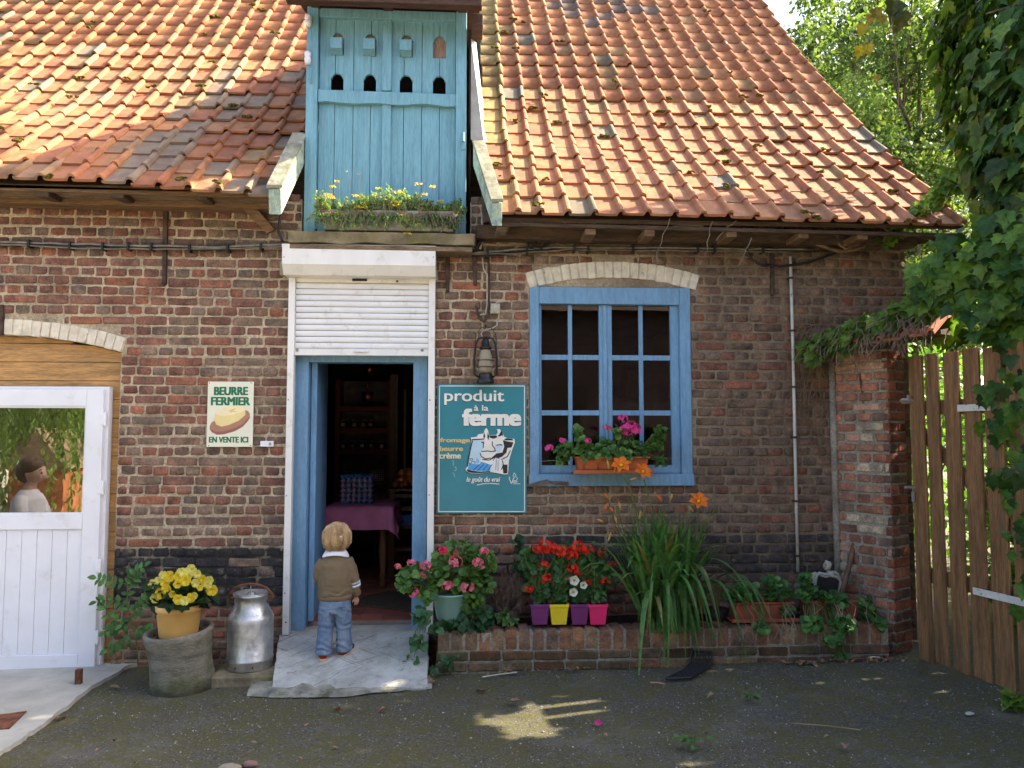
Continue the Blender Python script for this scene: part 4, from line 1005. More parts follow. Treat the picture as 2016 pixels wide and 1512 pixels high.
# ================================================================ inside the shop
FZ = .237
def table():
    tw0, tw1 = at(643, 1000, 1.35).x, at(768, 1000, 1.35).x; y0, y1 = 1.36, 2.15; zt = .985
    t = thing('shop_table', 'wooden table with turned legs under the plum cloth inside the shop', 'table', ((tw0+tw1)/2, 1.7, FZ))
    MB().box((tw0, y0, zt-.03), (tw1, y1, zt)).part('tabletop', M['old_wood'], t, bevel=.005)
    MB().box((tw0+.05, y0+.05, zt-.12), (tw1-.05, y1-.05, zt-.031)).part('apron', M['old_wood'], t)
    wood = woodmat('turned_leg_wood', (.19, .085, .035), .45, .2)
    prof = [(.0, 0), (.026, 0), (.03, .04), (.022, .09), (.034, .12), (.024, .15), (.032, .22), (.038, .35), (.028, .46), (.036, .48), (.026, .50), (.036, .53), (.036, zt-.03-FZ), (0, zt-.03-FZ)]
    for x, y in ((tw0+.07, y0+.07), (tw1-.07, y0+.07), (tw0+.07, y1-.07), (tw1-.07, y1-.07)):
        MB().lathe(prof, (x, y, FZ), 14).part('leg', wood, t, True)
    # plum cloth
    nx, ny = 44, 40; ov = .21; vs = []
    for j in range(ny+1):
        v = y0-ov + (y1-y0+2*ov)*j/ny
        for i in range(nx+1):
            u = tw0-ov + (tw1-tw0+2*ov)*i/nx
            ex = max(tw0-u, 0, u-tw1); ey = max(y0-v, 0, v-y1); sx = -1 if u < tw0 else 1; sy = -1 if v < y0 else 1
            x = min(max(u, tw0), tw1); y = min(max(v, y0), y1); r = math.hypot(ex, ey)
            if r > 0:
                wv = .012*math.sin(u*24+v*9)+.010*math.sin(v*21+u*5)
                k = (.03+.16*r+wv*min(1, r/.1)); x += sx*k*(ex/r); y += sy*k*(ey/r)
                if ex > 0 and ey > 0: x += sx*.05*min(ex, ey)/ov; y += sy*.02
            z = zt+.003-max(0, max(ex, ey)*.98+.45*min(ex, ey)) + (.003*math.sin(u*15)*math.sin(v*13) if r == 0 else 0)
            vs.append((x, y, z))
    fs = [(j*(nx+1)+i, j*(nx+1)+i+1, (j+1)*(nx+1)+i+1, (j+1)*(nx+1)+i) for j in range(ny) for i in range(nx)]
    cl = MB().add(vs, fs); t2 = plain('plum_cloth', (.62, .19, .31), .85, .12, 5, .2, 0, .3, 300, .002)
    cl.solo('tablecloth', t2, 'plum red tablecloth hanging over the shop table', 'tablecloth', ((tw0+tw1)/2, 1.7, .7), smooth=True)
    # egg trays
    ex0, ex1 = at(669, 990, 1.62).x, at(733, 990, 1.62).x; wd = ex1-ex0; n = 6; z = zt+.006; p = wd/6
    tray = plain('blue_egg_tray', (.07, .24, .60), .6, .15, 10, .4); egg = plain('brown_egg', (.60, .28, .14), .55, .2, 6, .3, 0, 0)
    G = 25
    first = None; lab = ['lowest blue egg tray lying on the plum cloth', 'blue egg tray of brown eggs, second up from the cloth', 'blue egg tray of brown eggs, third up in its stack', 'blue egg tray of brown eggs, fourth up in its stack', 'blue egg tray of brown eggs, just under the empty top tray', 'empty blue egg tray on top of the stack']
    for k in range(n):
        zz = z + k*.046
        tr = thing('egg_tray', lab[k], 'egg tray', ((ex0+ex1)/2, 1.78, zz), 'stacked egg trays on the shop table')
        if first is None:
            vs = []
            for j in range(G+6):
                for i in range(G):
                    x = ex0 + wd*i/(G-1); y = 1.618 + .32*j/(G+5)
                    hgt = .022+.020*math.cos(2*PI*(x-ex0)/p)*math.cos(2*PI*(y-1.62)/p)
                    if j == 0 or i in (0, G-1): hgt = .020+.020*math.cos(2*PI*(x-ex0)/p)*(1 if j == 0 else .3)
                    vs.append((x, y, zz+hgt))
            fs = [(j*G+i, j*G+i+1, (j+1)*G+i+1, (j+1)*G+i) for j in range(G+5) for i in range(G-1)]
            first = MB().add(vs, fs).part('tray_shell', tray, tr, True, fix=False)
            first.modifiers.new('thick', 'SOLIDIFY').thickness = .005
            fe = MB().ball((0, 0, 0), .0165, 12, 9, (1, 1, 1.2)).mesh('egg'); fe.materials.append(egg); fe.polygons.foreach_set('use_smooth', [True]*len(fe.polygons))
        else:
            c = first.copy(); COL.objects.link(c); c.name = 'tray_shell'; adopt(c, tr); c.location = (0, 0, k*.046)
        if k < 5:
            for r_ in range(2):
                for i in range(6):
                    e = bpy.data.objects.new('egg', fe); COL.objects.link(e); adopt(e, tr); e.location = (ex0+p*(i+.5), 1.640+r_*p, zz+.034)
table()
def shelf():
    x0, x1 = at(668, 850, 3.2).x, at(762, 850, 3.2).x
    t = thing('shop_shelf', 'dark red wooden shelf unit with jars at the back of the shop', 'shelf', ((x0+x1)/2, 3.35, FZ))
    rw = woodmat('red_shelf_wood', (.22, .032, .028), .5, .2)
    for x in (x0-.05, x1): MB().box((x, 3.2, FZ), (x+.05, 3.5, 2.28)).part('side_panel', rw, t)
    MB().box((x0, 3.5, FZ), (x1, 3.52, 2.28)).part('back_panel', plain('shelf_back', (.16, .14, .13), .9), t)
    lab = plain('jar_label', (.55, .42, .32), .8); lid = plain('jar_lid', (.25, .2, .14), .4, .1, 5, .5, .4); jg = plain('jar_glass', (.10, .055, .035), .15, .3, 20, .6)
    zs = [at(715, q, 3.2).z for q in (843, 885, 945, 1000, 800)]
    spots = {0: (676, 698, 716, 730), 1: (677, 695, 714, 732, 752), 2: (677, 692, 730, 740)}
    where = ['top jar shelf', 'middle jar shelf', 'shelf just above the egg trays']
    for k, z in enumerate(zs):
        MB().box((x0+.001, 3.19, z-.055), (x1-.001, 3.499, z)).part('shelf_board', rw, t)
        for n, px in enumerate(spots.get(k, ())):
            x = at(px, 840, 3.28).x
            j = thing('jar', '%s jar with dark lid standing on the %s' % (('leftmost', 'second', 'third', 'fourth', 'rightmost')[n if n < len(spots[k])-1 else 4], where[k]), 'jar', (x, 3.28, z), 'jars on the %s' % where[k])
            MB().lathe([(0, 0), (.036, 0), (.038, .01), (.038, .075), (.032, .085), (0, .085)], (x, 3.28, z+.001), 14).part('jar_body', jg, j, True)
            MB().lathe([(0, .086), (.035, .086), (.036, .102), (0, .104)], (x, 3.28, z+.001), 14).part('lid', lid, j)
            MB().box((x-.02, 3.238, z+.025), (x+.02, 3.241, z+.06)).part('jar_label', lab, j)
    c = at(745, 930, 3.15); gx, gz_ = c.x, zs[2]
    mb = MB()
    for i in range(6): mb.box((gx-.06+.024*i, 3.11, gz_), (gx-.056+.024*i, 3.115, gz_+.13)).box((gx-.062, 3.1155, gz_+.022*i), (gx+.065, 3.119, gz_+.022*i+.004))
    mb.box((gx-.062, 3.12, gz_-.002), (gx+.065, 3.13, gz_+.004))
    mb.solo('white_basket', M['pvc'], 'small white grid basket on the shelf right of the jars', 'basket')
    # copper pans under the ceiling
    cm = plain('copper', (.45, .15, .06), .3, .2, 8, .5, .9)
    for n, (px, py, r) in enumerate(((727, 728, .07), (724, 781, .06))):
        c = at(px, py, 2.6)
        MB().lathe([(0, -.05), (r*.8, -.05), (r, .05), (r*.95, .05), (r*.75, -.04), (0, -.04)], c, 16).tube([(c.x, c.y, c.z+.04), (c.x-.01, c.y, c.z+.22)], .006, 6).solo('copper_pan', cm, ['upper copper pan hanging in the dark of the shop', 'lower copper pan hanging in the dark of the shop'][n], 'pan', group='copper pans in the shop', smooth=True)
shelf()
pale = woodmat('pale_post', (.20, .14, .10), .7, .15)
a, b = at(768, 740, 2.9), at(784, 740, 2.9)
MB().box((a.x, 2.9, FZ), (b.x, 3.0, at(775, 737, 2.9).z)).solo('pale_post', pale, 'pale wooden post standing beside the red shelf in the shop', 'post', bevel=.004)
a, b = at(795, 760, 2.7), at(800, 760, 2.7)
MB().box((a.x, 2.7, FZ+.5), (b.x, 2.72, at(795, 766, 2.7).z)).solo('curtain_rod', pale, 'thin pale stick leaning behind the right door post of the shop', 'stick')
def crate_stand():
    x0, x1 = at(769, 975, 2.0).x, at(822, 975, 2.0).x; y0, y1 = 2.0, 2.45; zt = at(790, 967, 2.0).z
    w_ = woodmat('crate_wood', (.20, .11, .055), .7, .25)
    t = thing('wooden_rack', 'slatted wooden rack with bottles right of the shop table', 'rack', ((x0+x1)/2, 2.2, FZ))
    for x in (x0, x1-.035):
        for y in (y0, y1-.035): MB().box((x, y, FZ), (x+.035, y+.035, zt)).part('leg', w_, t)
    for z in (zt-.03, zt-.16, zt-.34, zt-.56):
        MB().box((x0+.0351, y0+.003, z-.035), (x1-.0351, y0+.02, z)).part('slat', w_, t); MB().box((x0+.036, y0+.021, z-.02), (x1-.036, y1, z-.004)).part('slat', w_, t)
    MB().box((x0-.01, y0-.01, zt), (x1+.01, y1, zt+.02)).part('slat', w_, t)
    bc = plain('blue_crate', (.02, .10, .35), .5); MB().box((x0+.05, y0-.02, zt-.335), (x1-.05, y1-.05, zt-.235)).solo('bottle_crate', bc, 'blue crate on the lower slats of the wooden rack', 'crate')
    c = ((x0+x1)/2, 2.2, zt+.12); mb = MB()
    for k in range(34): mb.ball((c[0]+ru(-.10, .10), c[1]+ru(-.1, .1), zt+.05+ru(0, .15)), .035, 8, 6)
    mb.solo('orange_net_bag', plain('orange_fruit', (.42, .13, .025), .5, .3, 12, .4), 'net bag of oranges lying on the wooden rack', 'bag', smooth=True)
crate_stand()
def mat_():
    pl = [(at(px, py, .7).x, y) for px, py, y in ()]
    pts = [atz(690, 1190, FZ), atz(812, 1205, FZ), atz(812, 1170, FZ), atz(765, 1166, FZ), atz(725, 1174, FZ)]
    MB().add([(q.x, q.y, FZ+.012) for q in pts] + [(q.x, q.y, FZ) for q in pts], [tuple(range(5))] + [(i, i+5, (i+1) % 5+5, (i+1) % 5) for i in range(5)]).solo('door_mat', plain('coir_mat', (.11, .075, .05), 1.0, .3, 40, .05, 0, 1, 300, .006), 'brown coir mat lying askew on the red shop tiles', 'door mat', bevel=.003)
mat_()

# ================================================================ signs
def text(body, xa, xb, zbase, zcap, y, mat, parent, bold=0.0, shear=0.0, name='lettering'):
    """one line of lettering; bold strokes are fattened by overlaid copies a hair apart"""
    cu = bpy.data.curves.new(name, 'FONT'); cu.body = body; cu.size = 1; cu.shear = shear; cu.extrude = 0
    o = bpy.data.objects.new('t', cu); COL.objects.link(o)
    dg = bpy.context.evaluated_depsgraph_get(); me = bpy.data.meshes.new_from_object(o.evaluated_get(dg)); bpy.data.objects.remove(o)
    n = len(me.vertices); a = np.zeros(n*3); me.vertices.foreach_get('co', a); a = a.reshape(-1, 3); fs = [tuple(p.vertices) for p in me.polygons]
    x0, x1 = a[:, 0].min(), a[:, 0].max(); cap = .729 if any(ch.isupper() for ch in body) or any(ch in 'bdfhklt' for ch in body) else .54
    sz = (zcap-zbase)/cap; bx = bold*(zcap-zbase); bz = bx*.45
    sx = (xb-xa-2*bx)/(x1-x0); mb = MB()
    offs = [(0, 0)] if not bold else [(0, 0), (-bx, 0), (bx, 0), (-bx, bz), (bx, bz), (-bx, -bz), (bx, -bz), (0, bz), (0, -bz), (-bx*.5, 0), (bx*.5, 0)]
    for k, (dx_, dz_) in enumerate(offs): mb.add([(xa+bx+(p[0]-x0)*sx+dx_, y-.00004*k, zbase+p[1]*sz+dz_) for p in a], fs)
    return mb.part(name, mat, parent, fix=False)
def sgn(px, py):
    if py == 0: py = 812
    if px == 0: px = 452
    q = at(px, py, -.02); return q.x, q.z
def flatpoly(pts, y, name, mat, parent):
    return MB().flat([sgn(*p) for p in pts], y).part(name, mat, parent, fix=False)
def ink(name, c, r=.5): return plain(name, c, r, .05, 10, .4, 0, 0)
def butter_sign():
    x0, z1 = sgn(409, 751); x1, z0 = sgn(497, 880)
    t = thing('butter_sign', 'small cream enamel sign BEURRE FERMIER with a pat of butter', 'sign', ((x0+x1)/2, -.015, z0))
    cream = plain('cream_enamel', (.76, .74, .58), .3, .04, 6, .5, 0, .04, 30, .002, None, ((.35, .20, .10), 30, .76, .82))
    MB().box((x0, -.018, z0), (x1, -.008, z1)).part('plate', cream, t, bevel=.004)
    g = ink('sign_green', (.012, .16, .07)); y = -.0195
    def T(b, pa, pb, py0, py1, bold): text(b, sgn(pa, 0)[0], sgn(pb, 0)[0], sgn(0, py0)[1], sgn(0, py1)[1], y, g, t, bold)
    T('BEURRE', 420, 487.5, 777.5, 761, .07); T('FERMIER', 414.5, 492, 797.5, 781, .07); T('EN VENTE ICI', 412.5, 490, 871, 859.5, .06)
    flatpoly([(413, 839), (416, 832), (428, 824), (480, 806), (488, 809), (492, 815), (489, 823), (478, 834), (462, 843), (440, 849), (426, 850), (416, 846)], -.0192, 'wooden_board', ink('board_brown', (.40, .20, .12)), t)
    flatpoly([(413, 839), (416, 846), (426, 850), (440, 849), (462, 843), (478, 834), (489, 823), (492, 817), (492, 822), (488, 829), (478, 840), (462, 849), (441, 855), (427, 856), (417, 851), (413, 845)], -.0196, 'board_edge', ink('board_edge', (.30, .11, .09)), t)
    flatpoly([(421, 826), (424, 815), (428, 808), (440, 803), (468, 798), (478, 800), (483, 806), (483, 817), (470, 828), (450, 837), (436, 840), (426, 836)], -.0200, 'butter', ink('butter', (.80, .64, .28)), t)
    flatpoly([(424, 815), (428, 808), (440, 803), (468, 798), (478, 800), (483, 806), (476, 811), (455, 817), (436, 819)], -.0204, 'butter_top', ink('butter_top', (.85, .72, .42)), t)
    flatpoly([(448, 809), (456, 806), (466, 803), (460, 808), (468, 811), (457, 811), (452, 814), (454, 810)], -.0208, 'butter_mark', ink('butter_mark', (.70, .53, .22)), t)
    for px, py in ((412, 754), (494, 754), (411, 877), (493, 877)):
        c = at(px, py, -.02); MB().ball((c.x, -.0185, c.z), .004, 8, 5, (1, .5, 1)).part('screw', M['iron'], t)
butter_sign()
c = at(526, 874, -.02)
MB().box((c.x-.048, -.03, c.z-.02), (c.x+.048, -.008, c.z+.022)).solo('doorbell_box', M['pvc'], 'small white doorbell box on the bricks beside the shutter rail', 'doorbell', bevel=.003)
MB().box((c.x+.015, -.0315, c.z-.011), (c.x+.032, -.0295, c.z+.011)).solo('doorbell_button', M['zinc'], 'grey square button on the white doorbell box', 'button')
def farm_sign():
    x0, z1 = sgn(861, 756); x1, z0 = sgn(1037, 1010)
    t = thing('farm_sign', 'large teal sign produit a la ferme with a cow drawing', 'sign', ((x0+x1)/2, -.015, z0))
    teal = plain('teal_enamel', (.028, .21, .255), .35, .10, 3, .5, 0, .05, 30, .002, None, ((.05, .30, .34), 5, .6, .9))
    MB().box((x0, -.024, z0), (x1, -.006, z1)).part('plate', teal, t, bevel=.003)
    wh = ink('sign_white', (.78, .76, .68)); sh = ink('sign_shadow', (.012, .05, .065)); bk = ink('sign_black', (.018, .018, .02)); gold = ink('sign_gold', (.62, .50, .20)); bl = ink('sign_blue', (.07, .34, .66)); pb = ink('sign_pale_blue', (.50, .66, .74))
    y = -.0255
    def line(pts, wpx, yy, mat, name='line'):
        vs = []; mb = MB()
        for (ax, ay), (bx, by) in zip(pts, pts[1:]):
            d = Vector((bx-ax, by-ay, 0)); L = max(d.length, .01); nx, ny = -d.y/L*wpx/2, d.x/L*wpx/2
            mb.flat([sgn(ax+nx, ay+ny), sgn(bx+nx, by+ny), sgn(bx-nx, by-ny), sgn(ax-nx, ay-ny)], yy)
        return mb.part(name, mat, t, fix=False)
    line([(865.5, 760), (1032.5, 760), (1032.5, 1007), (863.8, 1007), (865.5, 760)], 1.7, y, wh, 'border')
    def T(b, pa, pb_, py0, py1, bold, mat=wh, shear=0, shadow=1.6):
        f = lambda dx, dy, yy, m: text(b, sgn(pa+dx, 800)[0], sgn(pb_+dx, 800)[0], sgn(900, py0+dy)[1], sgn(900, py1+dy)[1], yy, m, t, bold, shear)
        if shadow: f(-.4, shadow, y, sh)
        f(0, 0, y-.0008, mat)
    T('produit', 874.5, 992.5, 789.5, 766, .03); T('à la', 933, 961.5, 808.5, 797, .03, shadow=1.2); T('ferme', 910, 1026, 837, 804, .085)
    T('fromage', 866.5, 925.5, 870.5, 861.8, .07, gold, 0, .5); T('beurre', 866, 912, 887.5, 878, .07, gold, 0, .5); T('crème', 865.5, 908, 902.5, 893.5, .07, ink('sign_cream', (.70, .64, .40)), 0, .5)
    T('le goût du vrai', 918.5, 985, 948.5, 938.5, .03, wh, .28, .6)
    line([(939, 955), (950, 952.5), (966, 951.5), (983, 953)], 1.3, y, wh, 'flourish')
    # the cow emblem, coordinates read off the sign
    def s(pts): return [(860+x*200/1008, 740+y_*300/1512) for x, y_ in pts]
    out = [(285, 925), (300, 900), (315, 780), (345, 640), (335, 612), (395, 605), (410, 580), (462, 572), (475, 535), (490, 515), (508, 540), (520, 590), (590, 585), (605, 560), (595, 530), (625, 528), (655, 570), (665, 600), (700, 620), (770, 625), (775, 660), (745, 740), (715, 840), (705, 975), (670, 980), (600, 965), (540, 955), (430, 970), (330, 965), (290, 945)]
    flatpoly([(x-1.2, y_+1.6) for x, y_ in s(out)], y, 'emblem_shadow', sh, t)
    flatpoly(s(out), y-.0006, 'emblem_ground', wh, t)
    flatpoly(s([(300, 915), (318, 790), (348, 640), (470, 640), (465, 720), (430, 760), (430, 830), (440, 860), (340, 880)]), y-.0011, 'sky', pb, t)
    flatpoly(s([(310, 925), (318, 870), (420, 878), (440, 850), (500, 870), (540, 885), (525, 945), (420, 945), (330, 935)]), y-.0015, 'field', bl, t)
    for k in range(4): line(s([(360+k*48, 935), (425+k*42, 878)]), 1.3, y-.0019, bk, 'furrow')
    dk = [[(300, 925), (345, 940), (430, 950), (530, 945), (530, 955), (430, 965), (330, 960), (298, 945)],
          [(345, 628), (470, 620), (470, 632), (350, 640)], [(335, 690), (350, 640), (360, 645), (345, 700), (318, 830), (308, 900), (300, 900), (312, 800)],
          [(520, 592), (590, 590), (600, 610), (560, 625), (525, 612)], [(655, 640), (700, 650), (760, 660), (740, 710), (700, 715), (690, 760), (650, 800), (600, 820), (540, 815), (590, 770), (650, 760), (668, 700)],
          [(600, 600), (620, 580), (640, 540), (655, 575), (655, 598), (640, 590), (630, 600)], [(470, 560), (480, 600), (470, 625), (460, 600)], [(505, 560), (520, 600), (512, 640), (500, 610)],
          [(650, 880), (700, 880), (700, 965), (660, 970), (655, 930)], [(685, 620), (745, 625), (765, 640), (700, 640), (660, 640)]]
    for q in dk: flatpoly(s(q), y-.0019, 'dark_patch', bk, t)
    flatpoly(s([(580, 690), (620, 680), (655, 695), (640, 740), (610, 760), (580, 740)]), y-.0023, 'shade_patch', pb, t)
    for q in ([(440, 750), (500, 745), (540, 750), (580, 745)], [(430, 765), (440, 800), (480, 822), (540, 815)], [(440, 655), (470, 670)], [(462, 650), (460, 715)], [(550, 650), (550, 690), (575, 720), (580, 750)], [(590, 690), (630, 680), (650, 690)], [(730, 740), (700, 800), (640, 830)], [(450, 830), (520, 835), (560, 815)], [(650, 840), (660, 880), (640, 930)]):
        line(s(q), 1.8, y-.0023, bk, 'stroke')
    flatpoly(s([(555, 830), (580, 808), (625, 815), (620, 900), (612, 950), (530, 935), (550, 900)]), y-.0027, 'towel', ink('towel', (.72, .74, .76)), t)
    line(s([(560, 840), (575, 812), (622, 818)]), 1.2, y-.0031, bk, 'stroke'); line(s([(590, 830), (585, 930)]), 1.0, y-.0031, sh, 'stroke'); line(s([(608, 835), (606, 945)]), .9, y-.0031, sh, 'stroke')
    line(s([(315, 822), (355, 820), (355, 835), (318, 835)]), 1.0, y-.0023, bk, 'stroke'); line(s([(320, 850), (320, 870), (340, 872), (345, 850), (365, 845), (380, 850), (378, 872)]), 1.0, y-.0023, bk, 'stroke'); line(s([(400, 870), (398, 815)]), 1.6, y-.0023, bl, 'stroke'); line(s([(415, 865), (412, 828)]), 1.4, y-.0023, bl, 'stroke')
    # little leaf emblem and small print
    line(s([(770, 960), (755, 990), (772, 1005), (785, 985), (770, 962)]), 1.2, y, wh, 'leaf_mark'); line(s([(720, 1000), (722, 1030), (742, 1070), (755, 1030), (768, 1003)]), 1.6, y, wh, 'leaf_mark'); line(s([(790, 1000), (800, 1020), (785, 1040), (760, 1040)]), 1.2, y, wh, 'leaf_mark')
    for k, L in enumerate((48, 34, 70)): line(s([(758, 1048+k*11), (758+L, 1048+k*11)]), 1.0, y, wh, 'small_print')
    for q in ([(158, 835), (166, 860), (162, 890)], [(160, 960), (172, 975), (175, 1003)], [(172, 905), (192, 905), (190, 940), (174, 938)]): line(s(q), 1.3, y, ink('old_glue', (.30, .45, .45)), 'scratch')
farm_sign()

# ================================================================ storm lantern, junction box, cables, pipes
def lantern():
    c = at(956, 690, -.11); X, Yc = c.x, -.11
    z0 = at(956, 756, -.11).z; z1 = at(956, 665, -.11).z
    t = thing('storm_lantern', 'old black storm lantern hanging above the teal sign', 'lantern', (X, Yc, z0))
    bm = plain('lantern_black', (.025, .023, .022), .4, .3, 14, .5, .5); 
    MB().lathe([(0, 0), (.062, 0), (.066, .01), (.064, .03), (.055, .04), (.05, .05), (.052, .07), (.046, .078), (0, .08)], (X, Yc, z0), 20).part('fount', bm, t, True)
    g = NT('lantern_glass'); g.fin((.42, .37, .26), .12, .6); g.b.inputs['Transmission Weight'].default_value = .35; g.b.inputs['IOR'].default_value = 1.2
    h = z1-z0
    MB().lathe([(.035, .083), (.050, .10), (.054, .14), (.048, .20), (.036, .25), (.034, .255)], (X, Yc, z0), 20).part('globe', g.m, t, True)
    MB().lathe([(0, .256), (.045, .258), (.044, .272), (.03, .28), (.026, h-.02), (.014, h), (0, h)], (X, Yc, z0), 16).part('chimney', bm, t, True)
    for s_ in (-1, 1):
        MB().tube([(X+s_*.05, Yc, z0+.05), (X+s_*.082, Yc, z0+.07), (X+s_*.084, Yc, z0+.20), (X+s_*.072, Yc, z1-.04), (X+s_*.05, Yc, z1-.005), (X, Yc, z1+.004)], .0085, 8).part('side_tube', bm, t, True)
    for zz in (.125, .175): MB().tube([(X+.062*math.cos(a*PI/10), Yc+.062*math.sin(a*PI/10), z0+zz) for a in range(21)], .003, 5).part('wire_guard', bm, t, True)
    MB().tube([(X-.08, Yc, z1-.04), (X-.07, Yc, z1+.03), (X-.03, Yc, z1+.075), (X, Yc, z1+.085), (X+.04, Yc, z1+.075), (X+.075, Yc, z1+.03), (X+.08, Yc, z1-.04)], .003, 5).part('bail', bm, t, True)
    MB().tube([(X, Yc, z1+.08), (X, Yc+.03, z1+.10), (X, -.012, z1+.11), (X, .01, z1+.11)], .006, 6).part('hook', bm, t, True)
lantern()
c = at(975, 608, -.02); jb = thing('junction_box', 'small cream electric junction box on the bricks above the lantern', 'junction box', (c.x, -.02, c.z-.04))
MB().box((c.x-.037, -.035, c.z-.038), (c.x+.037, -.006, c.z+.04)).part('box', plain('old_plastic', (.42, .40, .31), .6, .2, 12, .3, 0, .1, 40, .002, None, ((.12, .1, .07), 9, .55, .7)), jb, bevel=.005)
MB().tube([at(978, 628, -.03), at(979, 640, -.03), at(970, 646, -.03), at(952, 650, -.03), at(947, 657, -.05), at(954, 672, -.09)], .005, 6).part('wire', plain('cream_wire', (.42, .38, .30), .6), jb, True)
def cable(name, pts, y, r, mat, label, cat='cable', sag=0, group=None, n=6):
    P_ = [at(px, py, y+ru(-.004, .004)) for px, py in pts]; out = []
    for a, b in zip(P_, P_[1:]):
        for k in range(n): out.append(a.lerp(b, k/n)+Vector((0, ru(-.002, .002), ru(-.004, .004))))
    out.append(P_[-1]); mb = MB(); mb.tube(out, r, 6); return mb
g_ = plain('bundle_grey', (.22, .20, .16), .6, .3, 12, .4)
def bundle(name, lines, y, label, clips):
    t = None; c = at(*lines[0][0], y)
    t = thing(name, label, 'cable', (c.x, y, c.z))
    for k, ln in enumerate(lines):
        cable('', ln, y-.008*(k % 3), .0085 if k % 2 else .0065, None, None).part('cable', [M['black'], g_, M['cable_grey']][k % 3], t, True, fix=False)
    for px, py in clips:
        c = at(px, py, y); MB().box((c.x-.007, y-.035, c.z-.028), (c.x+.007, .01, c.z+.028)).part('clip', M['black'], t)
bundle('cable_bundle', [[(-20, 478), (120, 485), (280, 487), (430, 490), (555, 484)], [(-20, 475), (100, 479), (250, 483), (430, 487), (555, 481)], [(-20, 480), (160, 489), (330, 491), (470, 489), (556, 486)], [(-20, 483), (200, 484), (400, 492), (500, 487), (556, 483)]], -.035,
       'bundle of old grey cables clipped along the bricks left of the shutter', [(60, 481), (140, 484), (205, 486), (255, 486), (300, 487), (375, 490), (450, 489), (515, 487)])
bundle('cable_bundle', [[(862, 498), (940, 503), (1000, 498), (1080, 489), (1250, 490), (1450, 493), (1640, 494)], [(862, 494), (930, 499), (1010, 492), (1090, 487), (1250, 488), (1450, 490), (1600, 492)], [(880, 500), (1000, 500), (1120, 491), (1250, 493), (1400, 494), (1560, 496)], [(862, 500), (970, 503), (1060, 494), (1200, 491), (1300, 492), (1500, 492)]], -.035,
       'bundle of old dark cables clipped under the right eaves', [(905, 499), (960, 501), (1037, 494), (1130, 490), (1157, 491), (1245, 490), (1372, 492), (1405, 492), (1500, 493)])
cc = at(1062, 462, -.05)
mb = MB()
for k, (dx_, rx, rz) in enumerate(((-.02, .095, .115), (.0, .10, .10), (-.06, .04, .11))):
    mb.tube([(cc.x+dx_+rx*math.cos(a*PI/9), -.045-.006*k, cc.z+rz*math.sin(a*PI/9)) for a in range(19)], .008, 6)
mb.solo('cable_coil', M['black'], 'coil of spare black cable hanging under the right eaves', 'cable', smooth=True, fix=False)
cable('', [(970, 405), (968, 440), (955, 462), (938, 488), (900, 498), (870, 498)], -.06, .016, None, None).solo('conduit', M['black'], 'thick black conduit bending down beside the right verge board', 'conduit', smooth=True, fix=False)
cable('', [(962, 408), (950, 420), (949, 470), (945, 490)], -.05, .010, None, None).solo('conduit', plain('white_conduit', (.45, .43, .38), .5), 'thin pale conduit beside the black conduit under the right verge', 'conduit', smooth=True, fix=False)
cable('', [(552, 425), (548, 455), (556, 475)], -.06, .012, None, None).solo('conduit', M['black'], 'short black conduit dropping from the left verge board', 'conduit', smooth=True, fix=False)
cable('', [(950, 506), (952, 530), (959, 540), (959, 600), (956, 618), (945, 620)], -.03, .006, None, None, n=4).solo('wire', plain('cream_cable', (.40, .36, .28), .6), 'cream wire running down the bricks to the lantern', 'wire', smooth=True, fix=False)
cable('', [(962, 510), (962, 600), (960, 622), (952, 634), (942, 624), (937, 602)], -.025, .010, None, None, n=4).solo('conduit', M['iron'], 'dark hooked conduit beside the junction box above the lantern', 'conduit', smooth=True, fix=False)
cable('', [(1464, 480), (1480, 510), (1500, 522), (1540, 525), (1590, 518), (1650, 496)], -.05, .010, None, None).solo('cable', M['black'], 'sagging black cable below the right eaves crossing the white pipe', 'cable', smooth=True, fix=False)
cable('', [(1570, 455), (1610, 482), (1655, 496), (1690, 490), (1730, 466), (1790, 440), (1850, 405)], -.10, .016, None, None).solo('vine_trunk', M['twig'], 'thick woody vine stem under the right end of the eaves', 'vine', smooth=True, fix=False)
cable('', [(1646, 460), (1650, 480), (1665, 490), (1690, 482), (1712, 465)], -.12, .011, None, None).solo('vine_trunk', M['twig'], 'short curled woody vine below the eaves board on the right', 'vine', smooth=True, fix=False)
t = thing('white_pipe', 'thin white pipe running down the right part of the brick wall', 'pipe', tuple(at(1571, 1125, -.04)))
a, b = at(1556, 505, -.035), at(1571, 1126, -.035)
MB().tube([a, a.lerp(b, .33)+Vector((.003, 0, 0)), a.lerp(b, .66), b], .012, 10).part('tube', plain('pipe_white', (.52, .50, .45), .6, .15, 20, .3, 0, .2, 40, .002, (1, 1, .3), ((.15, .11, .08), 24, .60, .66)), t, True)
for f in (.07, .24, .42, .58, .78, .95):
    q = a.lerp(b, f); MB().tube([q+Vector((0, 0, -.009)), q+Vector((0, 0, .009))], .015, 10).box((q.x-.018, -.03, q.z-.006), (q.x+.018, .01, q.z+.006)).part('pipe_clip', M['iron'], t)
